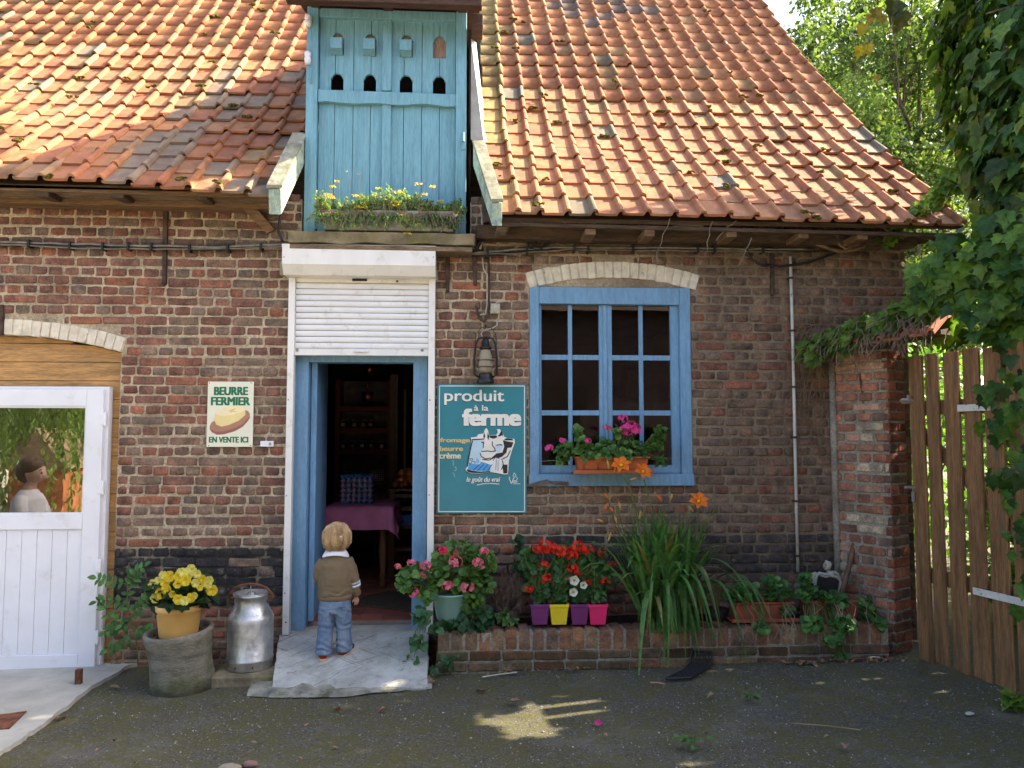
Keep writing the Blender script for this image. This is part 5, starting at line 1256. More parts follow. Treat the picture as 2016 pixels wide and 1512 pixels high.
# dried creeper stems on the right wall
mb = MB()
for k in range(46):
    px = ru(1545, 1640); py = ru(610, 720); q = at(px, py, -.03); pts = [q]; d = Vector((ru(-.4, .4), 0, -1)); L = random.randint(5, 13)
    for j in range(L):
        d = (d + Vector((ru(-.35, .35), 0, ru(-.3, .1)))).normalized(); q = q + d*.075; q.y = -.012-.02*rnd(); pts.append(q.copy())
        if q.z < .9: break
    mb.tube(pts, ru(.0015, .0035), 4, False)
for k in range(26):
    q = at(ru(1600, 1700), ru(600, 680), -.06); pts = [q]; d = Vector((ru(-1, .6), ru(-.3, .1), ru(-.2, .6)))
    for j in range(6):
        d = (d + Vector((ru(-.5, .5), ru(-.2, .2), ru(-.7, .2)))).normalized(); q = q+d*.05; q.y = min(q.y, -.015); pts.append(q.copy())
    mb.tube(pts, ru(.0012, .0025), 4, False)
mb.solo('dry_creeper', M['twig'], 'dry brown creeper stems hanging on the wall beside the white pipe', 'creeper', kind=None, fix=False)
mb = MB()
for px, py, px2, py2 in ((1318, 428, 1290, 512), (1402, 436, 1388, 505), (1448, 432, 1412, 472), (1478, 470, 1454, 522), (1640, 400, 1780, 470)):
    a, b = at(px, py, -.40), at(px2, py2, -.33); pts = [a.lerp(b, k/5)+Vector((ru(-.012, .012), 0, ru(-.008, .008))) for k in range(6)]; mb.tube(pts, .003, 4)
mb.solo('dry_tendrils', plain('tendril', (.24, .19, .14), .8), 'thin dry tendrils dangling from the right eaves', 'vine', kind=None, fix=False)
# ================================================================ raised flower bed
def bed():
    xa, xb = -.19, 2.99; Y0 = -.45; zt = .302
    t = thing('flower_bed_wall', 'low mossy brick wall of the raised flower bed under the window', 'wall', (1.4, -.38, 0))
    g0 = lambda x: gz(x)-.03
    mb = MB(); mb.hexa([(xa+.015, Y0+.012, -.1), (xb, Y0+.012, -.1), (xb, Y0+.195, -.1), (xa+.015, Y0+.195, -.1), (xa+.015, Y0+.012, zt-.012), (xb, Y0+.012, zt-.012), (xb, Y0+.195, zt-.012), (xa+.015, Y0+.195, zt-.012)])
    mb.box((xa+.015, Y0+.196, -.1), (xa+.10, -.012, zt-.014))
    core = mb.part('bed_core', M['mortar_grey'], t)
    items = []; P = []
    for s in range(8):      # bricks on edge: front face and top face both seen
        g = random.Random(400+s); a = .0375; vs = []; e = .007
        for y in (0, .20):
            for x, z in ((-a+e, 0), (a-e, 0), (a, e), (a, .128-e), (a-e, .128), (-a+e, .128), (-a, .128-e), (-a, e)):
                vs.append((x+g.uniform(-.003, .003), y+(e if (abs(x) > a-e*.5 or z < e or z > .12) and y == 0 else 0)+g.uniform(-.002, .002), z+g.uniform(-.003, .003)))
        fs = [tuple(range(8)), tuple(range(15, 7, -1))] + [(i, i+8, (i+1) % 8+8, (i+1) % 8) for i in range(8)]
        P.append((vs, fs))
    P += [brick_proto(.21, .062, 500+s, .09) for s in range(6)]
    cols = [(.27, .135, .08), (.32, .155, .08), (.23, .14, .095), (.21, .145, .095), (.31, .195, .11), (.26, .125, .075)]
    x = xa+.05; k = 0
    while x < xb-.02:
        items.append((random.randrange(8), Matrix.Translation((x, Y0+ru(-.004, .004), zt-.128+ru(-.005, .005)-.004*math.sin(x*2))) @ Matrix.Rotation(ru(-.03, .03), 4, 'Y'), sh(random.choice(cols), .75, 1.15))); x += ru(.0895, .0945)
    y = Y0+.25
    while y < -.06:
        items.append((random.randrange(8), Matrix.Translation((xa, y, zt-.128)) @ Matrix.Rotation(R(-90), 4, 'Z'), sh(random.choice(cols), .7, 1.1))); y += .092
    for r_, zz in ((0, zt-.165), (1, zt-.24), (2, zt-.315)):
        x = xa + (.11 if r_ % 2 == 0 else .0)
        while x < xb+.1:
            if x-.1 < xa-.02: x += .02; continue
            c = sh(random.choice(cols[2:] + [(.14, .065, .04)]), .6, 1.0)
            if r_ == 2: c = tuple(v*.75 for v in c)
            items.append((8+random.randrange(6), Matrix.Translation((min(x, xb-.1), Y0+ru(-.004, .005), zz+ru(-.004, .004))) @ Matrix.Diagonal((min(1.0, 1), 1, ru(.9, 1.02), 1)), c)); x += .2235
        y = Y0+.12
        while y < -.1:
            items.append((8+random.randrange(6), Matrix.Translation((xa+.004, y, zz)) @ Matrix.Rotation(R(-90), 4, 'Z') @ Matrix.Diagonal((.9, 1, 1, 1)), sh(random.choice(cols[2:]), .55, .9))); y += .2
    pieces('brick', 'brick_courses', core, P, items, M['brick_bed'], 300)
    n = 40; m_ = 7; vs = [(xa+.09+(xb-xa-.1)*i/n, Y0+.19+(-.008-Y0-.19)*j/m_, zt-.022+.015*mnoise.noise(Vector((i*.5, j*.6, 2)))+.012*j/m_) for j in range(m_+1) for i in range(n+1)]
    o = MB().add(vs, [(j*(n+1)+i, j*(n+1)+i+1, (j+1)*(n+1)+i+1, (j+1)*(n+1)+i) for j in range(m_) for i in range(n)]).part('soil', M['soil'], None, True); o['kind'] = 'stuff'
bed()

# ================================================================ garden wall with tile coping, gate
GA = Vector((2.835, -.01, 0)); GB = Vector((3.068, -.40, 0)); GD = (GB-GA).normalized(); GN = Vector((-GD.y, GD.x, 0))   # GN points away to the right/back
GN = Vector((.855, .518, 0)).normalized()
def gwall():
    t = thing('garden_wall', 'short red brick garden wall between the house and the gate', 'wall', ((GA.x+GB.x)/2+.1, -.2, .05))
    L = (GB-GA).length; th = .235; zt = 2.27
    def P3(u, v, z): q = GA + GD*u + GN*v; return (q.x, q.y, z)
    e = .012
    core = MB().hexa([P3(0, e, -.1), P3(L-e, e, -.1), P3(L-e, th, -.1), P3(0, th, -.1), P3(0, e, zt), P3(L-e, e, zt), P3(L-e, th, zt), P3(0, th, zt)]).part('wall_core', M['mortar_grey'], t)
    items = []; LG = [.21, .15, .1, .06]; PP = [brick_proto(Lk, .062, 700+10*k+s, .05) for k, Lk in enumerate(LG) for s in range(5)]
    cols = [(.30, .095, .055), (.26, .085, .05), (.22, .075, .05), (.34, .13, .08), (.13, .085, .065), (.17, .075, .055), (.42, .34, .24), (.36, .20, .14), (.28, .10, .06)]
    z = .0; row = 0
    ang = math.atan2(GD.y, GD.x); ange = math.atan2(GN.y, GN.x)
    while z < zt-.04:
        stag = row % 2; zm = z+.0375
        # left face, along the wall
        step = .115 if stag else .222
        u = ru(-.06, 0)
        while u < L-.005:
            a, b = max(u, .0), min(u+step, L-.004); u += step
            ln = b-a-.019
            if ln < .03: continue
            k = min(range(4), key=lambda i: abs(LG[i]-ln)); q = GA + GD*((a+b)/2) + GN*ru(-.003, .003)
            c = random.choice(cols); c = tuple(1.2*(.72*p_+.28*q_) for p_, q_ in zip(c, (.27, .19, .13))); f = ru(.8, 1.2)
            items.append((k*5+random.randrange(5), Matrix.Translation((q.x, q.y, zm+ru(-.003, .003))) @ Matrix.Rotation(ang, 4, 'Z') @ Matrix.Diagonal((ln/LG[k], 1, ru(.82, .98), 1)), tuple(v*f for v in c)))
        # end face towards the yard
        spl = [(0, th)] if stag else [(0, .118), (.118, th)]
        for a, b in spl:
            ln = b-a-.012; k = min(range(4), key=lambda i: abs(LG[i]-ln)); q = GA + GD*L + GN*((a+b)/2)
            c = random.choice(cols[:6]); f = ru(.7, 1.05)
            items.append((k*5+random.randrange(5), Matrix.Translation((q.x, q.y, zm)) @ Matrix.Rotation(ange, 4, 'Z') @ Matrix.Diagonal((ln/LG[k], 1, ru(.92, 1.04), 1)), tuple(v*f for v in c)))
        z += .0755; row += 1
    pieces('brick', 'brick_courses', core, PP, items, M['brick_garden'], 300)
    # grey mortar fillet down the inner corner
    MB().tube([(2.845, -.02, .2), (2.842, -.018, 1.2), (2.84, -.02, 2.2)], .028, 8).part('mortar_fillet', M['mortar_grey'], t, True)
    # rusty wire tie and the dark red dead stem on its face
    c = [at(px, py, -.22) for px, py in ((1692, 735), (1700, 790), (1702, 830), (1722, 850), (1730, 890))]
    MB().tube(c, .008, 6).part('dead_stem', M['rust'], t, True)
gwall()
def coping():
    a = Vector((2.70, .06, 2.30)); b = Vector((3.27, -.80, 2.35)); d = (b-a).normalized(); L = (b-a).length
    t = thing('tile_coping', 'row of red clay coping tiles over the garden wall and gate', 'coping', tuple(a.lerp(b, .5)))
    nrm = Vector((-d.y, d.x, 0)); left = -Vector((.87, .49, 0)).normalized()
    ridge = Vector((.10, .06, .16)); items = []
    n = 6; w_ = L/n
    for k in range(n):
        for s in (0, 1):
            p = a + d*(k+.5)*w_ + (left*.16+Vector((0, 0, -.02)) if s == 0 else -left*.02+Vector((0, 0, .10)))
            up = (-left*.75 + Vector((0, 0, .52))).normalized() if s == 0 else (-left*.8 + Vector((0, 0, .2))).normalized()
            ax = -d + Vector((ru(-.06, .06), ru(-.06, .06), ru(-.05, .05))); ax = (ax-up*ax.dot(up)).normalized(); nn = ax.cross(up)
            if nn.z < 0: ax = -ax; nn = ax.cross(up)
            c = sh((.40, .135, .075), .8, 1.2)
            items.append((k % 5, Matrix(((ax.x, up.x, nn.x, p.x-ax.x*.1), (ax.y, up.y, nn.y, p.y-ax.y*.1), (ax.z, up.z, nn.z, p.z-ax.z*.1), (0, 0, 0, 1))) @ Matrix.Diagonal((w_/.2, .8, 1, 1)), c))
    bed_ = MB(); bw = left*.12
    bed_.hexa([a+bw-Vector((0, 0, .06)), b+bw*.7-Vector((0, 0, .03)), b-bw*.3-Vector((0, 0, .03)), a-bw*.5-Vector((0, 0, .06)), a+bw, b+bw*.7, b-bw*.3+Vector((0, 0, .02)), a-bw*.5+Vector((0, 0, .12))])
    bd = bed_.part('coping_bed', M['dark_wood'], t)
    pieces('tile', 'tiles', bd, TP, items, M['tile'], 100, minpx=0)
    # bare vine twigs hanging off the coping
    mb = MB()
    for k in range(230):
        q = a + d*ru(.1, L*.98) + left*ru(.0, .22) + Vector((0, 0, ru(-.02, .15))); pts = [q.copy()]; v = left*ru(.2, 1)+Vector((ru(-.5, .5), ru(-.5, .5), ru(-.6, .3)))
        for j in range(5):
            v = (v + Vector((ru(-.4, .4), ru(-.4, .4), ru(-.55, .1)))).normalized(); q = q+v*ru(.03, .05); pts.append(q.copy())
        mb.tube(pts, ru(.0015, .003), 4, False)
    mb.solo('dry_twigs', plain('grey_twig', (.20, .14, .105), .85), 'tangle of bare dry vine twigs spilling over the coping tiles', 'twigs', kind='stuff', fix=False)
coping()
PG0 = Vector((3.165, -.50, 0)); PG1 = Vector((3.345, -1.42, 0))
def gate():
    gw = woodmat('gate_wood', (.21, .108, .045), .7, .35, (3, 3, .3), .4, ((.12, .095, .07), 5, .60, (2, 2, .5)))
    d = (PG1-PG0).normalized(); back = Vector((-d.y, d.x, 0)); back = back if back.x > 0 else -back
    t = thing('garden_gate', 'brown wooden slatted garden gate standing half under the ivy', 'gate', tuple(PG0.lerp(PG1, .5)+Vector((0, 0, .1))))
    def along(px, py=1000):     # where the sight line through px crosses the gate plane
        r_ = ray(px, py); A = np.array([[r_[0], -d.x], [r_[1], -d.y]]); s = np.linalg.solve(A, np.array([PG0.x-CAM[0], PG0.y-CAM[1]])); return s[1]
    edges = [(1798, 1824), (1831, 1855), (1866, 1895), (1904, 1936), (1946, 1981), (1992, 2028), (2040, 2076)]
    for k, (pa, pb) in enumerate(edges):
        ua, ub = along(pa), along(pb); zb = .105 + (0 if k else -.02); zt = 2.20+.012*math.sin(k*3)
        a = PG0+d*ua; b = PG0+d*ub; lean = ru(-.004, .004); off = back*ru(-.003, .003); bk = back*.019
        V = lambda q, z: (q.x+lean*(z-1), q.y, z)
        MB().hexa([V(a+off, zb), V(b+off, zb-.01), V(b+off+bk, zb-.01), V(a+off+bk, zb), V(a+off, zt), V(b+off, zt), V(b+off+bk, zt), V(a+off+bk, zt)]).part('board', gw, t, bevel=.003)
    uL, uR = along(1805), along(2100)
    for zz in (1.78, .62):
        a, b = PG0+d*uL+back*.03, PG0+d*uR+back*.03; h = .10
        mb = MB(); mb.hexa([(a.x, a.y, zz), (b.x, b.y, zz), (b.x+back.x*.035, b.y+back.y*.035, zz), (a.x+back.x*.035, a.y+back.y*.035, zz), (a.x, a.y, zz+h), (b.x, b.y, zz+h), (b.x+back.x*.035, b.y+back.y*.035, zz+h), (a.x+back.x*.035, a.y+back.y*.035, zz+h)]).part('rail', gw, t, bevel=.003)
    a, b = PG0+d*along(1812)+back*.032, PG0+d*uR+back*.032; w_ = Vector((0, 0, .10)); k = back*.028
    za, zb = 1.70, .80
    MB().hexa([(a.x, a.y, za-.1), (b.x, b.y, zb-.1), (b.x+k.x, b.y+k.y, zb-.1), (a.x+k.x, a.y+k.y, za-.1), (a.x, a.y, za), (b.x, b.y, zb), (b.x+k.x, b.y+k.y, zb), (a.x+k.x, a.y+k.y, za)]).part('brace', gw, t)
    wl = plain('flaking_white', (.62, .60, .54), .7, .1, 8, .3, 0, .2, 40, .003, None, ((.25, .12, .06), 22, .60, .64))
    f = -back
    for ua, ub, zz, nm in ((along(1895), along(1960), 1.795, 'white_hinge'), (along(1912), along(2030), .625, 'white_hinge')):
        a, b = PG0+d*ua+f*.004, PG0+d*ub+f*.004; q = f*.010; h = .045
        MB().hexa([(a.x, a.y, zz), (b.x, b.y, zz), (b.x+q.x, b.y+q.y, zz), (a.x+q.x, a.y+q.y, zz), (a.x, a.y, zz+h), (b.x, b.y, zz+h), (b.x+q.x, b.y+q.y, zz+h), (a.x+q.x, a.y+q.y, zz+h)]).part(nm, wl, t, bevel=.003)
    a = PG0+d*along(1800)+f*.02; zz = at(1800, 791, -.45).z
    MB().box((a.x-.05, a.y-.012, zz-.018), (a.x+.045, a.y+.004, zz+.022)).tube([(a.x-.07, a.y-.018, zz+.004), (a.x+.05, a.y-.018, zz+.004)], .009, 8).box((a.x-.02, a.y-.03, zz+.01), (a.x+.0, a.y-.01, zz+.045)).part('bolt_latch', plain('galvanised', (.38, .36, .33), .45, .2, 12, .5, .7), t, bevel=.002)
    zz = at(1800, 958, -.45).z; MB().box((a.x-.05, a.y-.012, zz-.008), (a.x+.03, a.y+.004, zz+.008)).box((a.x-.005, a.y-.02, zz-.1), (a.x+.012, a.y-.006, zz-.03)).part('hasp', M['zinc'], t, bevel=.002)
gate()

# ================================================================ ivy: the climber on the right, sprigs on the coping
def tunnels():   # sun gaps through the climber, where the photograph shows sun patches on the yard
    out = []
    for px, py, r in ((1090, 1398, .15), (1050, 1425, .13), (1120, 1390, .11), (975, 1412, .07), (1105, 1506, .10), (1352, 1499, .035)):
        p = atz(px, py, .03); out.append((np.array(p), r))
    return out
TUN = tunnels()
def insun(p):
    for q, r in TUN:
        r = r+.07
        v = np.array(p)-q; s = v@SUN
        if np.linalg.norm(v-s*SUN) < r: return True
    return False
def ivy():
    t = thing('ivy_tree', 'dark green climbing ivy covering a dead trunk over the gate', 'ivy', (4.05, -1.35, .05))
    MB().tube([(4.12, -1.5, 0), (4.05, -1.45, 1.6), (4.1, -1.4, 3.4), (4.0, -1.3, 6.2)], [.17, .15, .14, .10], 12).part('trunk', M['bark'], t, True)
    mb = MB()
    for k in range(34):
        z = ru(3.0, 6.0); a = ru(PI*.75, PI*1.6); mb.tube([(4.05, -1.4, z-.3), (4.05+.35*math.cos(a), -1.4+.4*math.sin(a), z), (4.05+.75*math.cos(a), -1.4+.75*math.sin(a), z-.1)], [.02, .012, .006], 5)
    mb.part('branches', M['bark'], t, True, fix=False)
    # leafless dark heart of the plant
    items = []; inner = []
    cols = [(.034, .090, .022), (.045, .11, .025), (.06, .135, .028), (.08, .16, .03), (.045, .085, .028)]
    def rad(z, a): return .86 + .16*math.sin(z*2.1+a*2) + .12*mnoise.noise(Vector((a*1.6, z*1.4, 4)))
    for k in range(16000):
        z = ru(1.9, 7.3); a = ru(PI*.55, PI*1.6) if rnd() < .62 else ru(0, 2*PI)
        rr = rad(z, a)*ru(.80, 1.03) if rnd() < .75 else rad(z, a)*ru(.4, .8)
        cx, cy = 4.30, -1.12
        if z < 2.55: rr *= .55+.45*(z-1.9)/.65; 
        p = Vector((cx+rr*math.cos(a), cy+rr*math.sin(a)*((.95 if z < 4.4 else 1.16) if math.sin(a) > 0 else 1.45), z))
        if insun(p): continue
        o = Vector((math.cos(a), math.sin(a), .25)); f = ru(.7, 1.3); c = tuple(v*f for v in random.choice(cols if rnd() > .10 + (.22 if rr > .82*rad(z, a) and PI*.75 < a < PI*1.15 else 0) else [(.11, .19, .03), (.14, .20, .03), (.09, .17, .03)]))  # left-edge outer leaves more often yellow-green: sunlit glow put into their colour
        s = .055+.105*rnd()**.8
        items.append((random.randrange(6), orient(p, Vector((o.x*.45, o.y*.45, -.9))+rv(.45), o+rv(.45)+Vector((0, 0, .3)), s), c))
    bright = [(.085, .17, .028), (.11, .20, .03), (.065, .14, .028), (.14, .23, .03)]
    # spill over the coping and down the gate
    for k in range(1250):
        u = ru(0, 1)**1.2; base = Vector((3.40, -1.75, 2.45)).lerp(Vector((3.33, -.62, 2.50)), u)
        p = base + Vector((ru(-.22, .5), ru(-.2, .2), ru(-.26, .62)*(1-.35*u)))
        if insun(p): continue
        f = ru(.75, 1.25); c = tuple(v*f for v in random.choice(bright if rnd() < .55+.3*u else cols))
        items.append((random.randrange(6), orient(p, Vector((-.5, -.3, -.8))+rv(.5), Vector((-.45, -.6, .5))+rv(.5), ru(.08, .155)), c))
    for k in range(110):
        p = Vector((3.25, -.86, 2.42)) + Vector((ru(-.16, .16), ru(-.14, .10), ru(-.16, .22)))
        if insun(p): continue
        items.append((random.randrange(6), orient(p, Vector((-.5, -.4, -.8))+rv(.5), Vector((-.4, -.7, .4))+rv(.4), ru(.07, .12)), sh(random.choice(bright), .7, 1.1)))
    for px, y, z0, z1, n in ((1975, -1.25, 2.35, 1.15, 40), (1998, -1.45, 2.3, .95, 44), (2016, -1.6, 2.3, .6, 60), (1948, -1.12, 2.4, 1.72, 30), (1960, -1.2, 2.0, 1.2, 14)):
        for k in range(n):
            z = ru(z1, z0); q = at(px, 900, y); p = Vector((q.x+ru(-.06, .09), y+ru(-.07, .07)-.03, z))
            if insun(p): continue
            f = ru(.8, 1.3); items.append((random.randrange(6), orient(p, Vector((-.2, -.2, -1))+rv(.45), Vector((-.4, -.8, .35))+rv(.5), ru(.05, .105)), tuple(v*f for v in random.choice(bright[:3]+cols))))
    for k in range(14):
        q = at(2000+ru(-12, 22), 1385, -1.5); items.append((random.randrange(6), orient((q.x, q.y, .12+ru(-.02, .06)), Vector((-.6, -.4, .1))+rv(.5), Vector((-.2, -.5, .8))+rv(.4), ru(.07, .11)), random.choice(bright)))
    # sunlit sprig reaching left along the coping
    for k in range(620):
        u = rnd()**.8; a = Vector((3.45, -1.0, 2.62)); b = Vector((2.62, .0-.12, 2.25)); p = a.lerp(b, u) + Vector((ru(-.08, .08), ru(-.10, .08), ru(-.06, .13)*(1-.3*u)))
        if insun(p): continue
        f = ru(.8, 1.25); items.append((random.randrange(6), orient(p, Vector((-.7, -.4, -.4))+rv(.6), Vector((-.2, -.5, .8))+rv(.6), ru(.05, .105)), tuple(v*f for v in random.choice(bright))))
    # arm along the eaves vine
    for k in range(260):
        u = rnd(); a = at(1905, 330, -.55); b = at(1740, 480, -.20); p = a.lerp(b, u**1.4) + rv(.09)*(1-.6*u)
        f = ru(.9, 1.35); items.append((random.randrange(6), orient(p, Vector((-.5, -.3, -.6))+rv(.7), Vector((-.3, -.5, .6))+rv(.6), ru(.045, .10)*(1-.35*u)), tuple(v*f for v in random.choice(bright+[(.16, .20, .03)]))))
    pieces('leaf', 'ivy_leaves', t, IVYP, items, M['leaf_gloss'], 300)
    # light trailing strand at the top of the picture
    s = thing('ivy_strand', 'loose yellowing ivy strand hanging in front of the far trees', 'ivy', tuple(at(1715, 100, -.9)))
    it = []
    p0 = [at(px, py, -.9) for px, py in ((1745, -60), (1752, 20), (1762, 90), (1770, 160), (1768, 230))]; p1 = [at(px, py, -.9) for px, py in ((1715, -60), (1716, 30), (1708, 95), (1692, 130), (1690, 165))]
    MB().tube(p0, .004, 5).tube(p1, .003, 5).part('stems', M['twig'], s)
    for px, py, sz, c in ((1758, 10, .17, (.04, .06, .02)), (1775, 30, .14, (.05, .06, .02)), (1722, 25, .10, (.14, .13, .02)), (1700, 55, .09, (.20, .19, .02)), (1690, 98, .09, (.28, .24, .02)), (1706, 96, .085, (.26, .23, .02)), (1716, 38, .08, (.2, .15, .03)), (1752, 115, .06, (.06, .07, .02)), (1727, 155, .05, (.2, .17, .03)), (1738, 40, .07, (.16, .15, .02)), (1762, 60, .06, (.07, .08, .02)), (1862, 12, .10, (.13, .2, .03))):
        q = at(px, py-8, -.9); it.append((random.randrange(6), orient(q, Vector((0, 0, -1))+rv(.4), Vector((0, -1, .2))+rv(.5), sz), c))
    pieces('leaf', 'leaves', s, IVYP, it, M['leaf_gloss'], 60, minpx=0)
ivy()

# ================================================================ trees and bushes beyond the house
def tree(label, base, h, crown, n, size, cols, trunk_r=.16, limbs=9, name='broadleaf_tree', group='trees behind the farmhouse'):
    t = thing(name, label, 'tree', base, group); b = Vector(base); mb = MB()
    top = b + Vector((ru(-.3, .3), ru(-.3, .3), h*.9)); mb.tube([b, b.lerp(top, .35)+Vector((ru(-.15, .15), 0, 0)), b.lerp(top, .7), top], [trunk_r, trunk_r*.75, trunk_r*.4, .02], 9)
    ends = []
    for k in range(limbs):
        u = ru(.3, .85); p = b.lerp(top, u); e = p + Vector((ru(-1, 1)*crown[0]*.85, ru(-1, 1)*crown[1]*.8, ru(.3, 1.6)))
        mid = p.lerp(e, .5)+Vector((0, 0, -.15)); mb.tube([p, mid, e], [trunk_r*.4*(1-u*.5), trunk_r*.22, .012], 6); ends.append((mid, e))
        for j in range(3):
            e2 = mid.lerp(e, ru(.2, .9))+Vector((ru(-.8, .8), ru(-.8, .8), ru(.1, .9))); mb.tube([mid, e2], [trunk_r*.15, .008], 5); ends.append((mid, e2))
    mb.part('trunk', M['bark'], t, True, fix=False)
    cl = []
    for k in range(70):
        z = ru(crown[2], crown[3]); u = (z-crown[2])/(crown[3]-crown[2]); w_ = math.sin(PI*(.12+.83*u))**.6
        cl.append((b+Vector((ru(-1, 1)*crown[0]*w_, ru(-1, 1)*crown[1]*w_, z)), ru(.35, .85)))
    cl += [(e, ru(.4, .7)) for m_, e in ends if e.z < b.z+crown[3]]
    items = []; T2 = [([(0, 0, 0), (.3, .45, .05), (0, 1, -.1), (-.3, .45, .05)], [(0, 1, 2), (0, 2, 3)]), ([(0, 0, 0), (.35, .5, -.06), (0, 1, 0), (-.35, .5, .1)], [(0, 1, 2), (0, 2, 3)])]
    tint = [ru(.75, 1.3) for _ in cl]
    for k in range(n):
        i = random.randrange(len(cl)); c, r_ = cl[i]; d = rv(); 
        while d.length > 1: d = rv()
        p = c + Vector((d.x, d.y, d.z*.7))*r_; f = tint[i]*ru(.7, 1.3)
        items.append((k % 2, orient(p, rv()+Vector((0, 0, -.3)), rv()+Vector((0, -.2, .6)), size*ru(.7, 1.3)), tuple(v*f for v in random.choice(cols))))
    joined('crown', t, T2, items, M['tree_leaf'], kind=None)
TG = [(.115, .17, .055), (.095, .15, .05), (.14, .185, .065), (.08, .13, .045), (.125, .165, .065)]
def ground_at(px, depth):
    d = ray(px, 756); p = CAM + d*depth/(d@FWD); return (p[0], p[1], gz(p[0]))
tree('tall pale green poplar nearest the sloping roof edge', ground_at(1660, 14.0), 9.6, (1.7, 1.6, 2.2, 9.6), 46000, .092, TG)
tree('feathery green tree with a leaning trunk behind the ivy', ground_at(1795, 12.0), 8.3, (1.8, 1.5, 1.2, 8.2), 42000, .09, TG, .13)
tree('far green tree showing low between the eaves and the gate', ground_at(1900, 16.5), 9.5, (2.2, 1.8, 1.0, 9.6), 30000, .10, [(.075, .13, .036), (.065, .11, .034), (.09, .14, .04)])
tree('far tree filling the gap right of the roof edge', ground_at(1700, 19.0), 11.8, (2.4, 1.8, 3.0, 11.6), 32000, .10, TG)
def bush(label, c, r, n, size, cols, name='bush', limit=0, prot=OVP, boxy=False):
    t = thing(name, label, 'bush', (c[0], c[1], gz(c[0])), 'bushes beyond the gate')
    mb = MB(); items = []
    for k in range(14): mb.tube([(c[0], c[1], gz(c[0])), (c[0]+ru(-1, 1)*r[0]*.6, c[1]+ru(-1, 1)*r[1]*.6, c[2]+ru(0, r[2]*.7))], [.018, .005], 5)
    mb.part('stems', M['bark'], t, fix=False)
    for k in range(n):
        d = rv().normalized()*ru(.3, 1)**.5
        if boxy: d = rv()
        p = Vector(c)+Vector((d.x*r[0], d.y*r[1], d.z*r[2]))
        if p.z < gz(p.x)+.02 or insun(p): continue
        f = ru(.7, 1.3); items.append((random.randrange(len(prot)), orient(p, d+rv(.8), d+Vector((0, 0, .5))+rv(.5), size*ru(.7, 1.3)), tuple(v*f for v in random.choice(cols))))
    joined('crown', t, prot, items, M['leaf'], kind=None)
bush('leafy green bush seen between the boards of the gate', (5.0, .2, .8), (.9, .7, .85), 2600, .09, GREEN)
bush('taller dark bush behind the gate under the trees', (6.2, 1.6, 1.3), (1.1, .9, 1.3), 2800, .10, DEEP+GREEN)
bush('low bush behind the lower gate rail', (4.5, -.6, .45), (.5, .5, .42), 900, .07, GREEN)
bush('green bush behind the garden wall beside the gable', (5.4, 3.4, 1.4), (1.3, 1.2, 1.5), 2600, .11, GREEN)
bush('tall dense hazel block added behind the gate to keep the yard in shade', (5.6, -.5, 2.32), (.6, 1.6, 2.34), 14500, .13, DEEP+GREEN, boxy=True)  # added leaf block, shaped to keep the sun off the yard
# the far side of the yard, behind the camera: pale gravel added to bounce sunlight onto the facade and a long brick barn the window panes mirror
gv = MB(); gv.add([(-30, -40, gz(-6)+.006), (12, -40, gz(6)+.006), (12, -3.4, gz(6)+.006), (3, -3.2, gz(3)+.02), (-2, -3.0, gz(-2)+.02), (-6, -3.2, gz(-6)+.006), (-30, -3.2, gz(-6)+.006)], [(0, 1, 2, 3, 4, 5, 6)])
o = gv.part('bounce_gravel', plain('gravel', (.50, .44, .33), .95, .2, 8, .2, 0, .8, 90, .01), None, fix=False); o['kind'] = 'structure'
yw = thing('added_shade_wall', 'unseen brick wall added beyond the gate to shade the yard', 'wall', (3.8, -3.2, 0))  # unseen wall, added to block low sun beyond the gate end
MB().hexa([(3.50, -1.80, -.1), (3.74, -1.78, -.1), (4.3, -6.5, -.1), (4.06, -6.5, -.1), (3.50, -1.80, 2.35), (3.74, -1.78, 2.35), (4.3, -6.5, 2.35), (4.06, -6.5, 2.35)]).part('wall', M['mortar_grey'], yw)
ob = thing('brick_barn', 'long dark brick barn on the far side of the yard', 'building', (2.5, -15, 0))
MB().box((-4.5, -20, -.1), (12, -14.5, 5.0)).part('wall', plain('barn_brick', (.055, .034, .028), .9, .3, 4), ob)
MB().add([(-4.8, -14.1, 4.9), (12.3, -14.1, 4.9), (12.3, -17.2, 8.0), (-4.8, -17.2, 8.0), (-4.8, -20.4, 4.9), (12.3, -20.4, 4.9)], [(0, 1, 2, 3), (3, 2, 5, 4), (0, 3, 4), (1, 5, 2)]).part('roof', M['dark_wood'], ob, fix=False)
MB().box((.5, -14.48, 0), (3.0, -14.4, 2.9)).part('barn_door', M['dark'], ob)

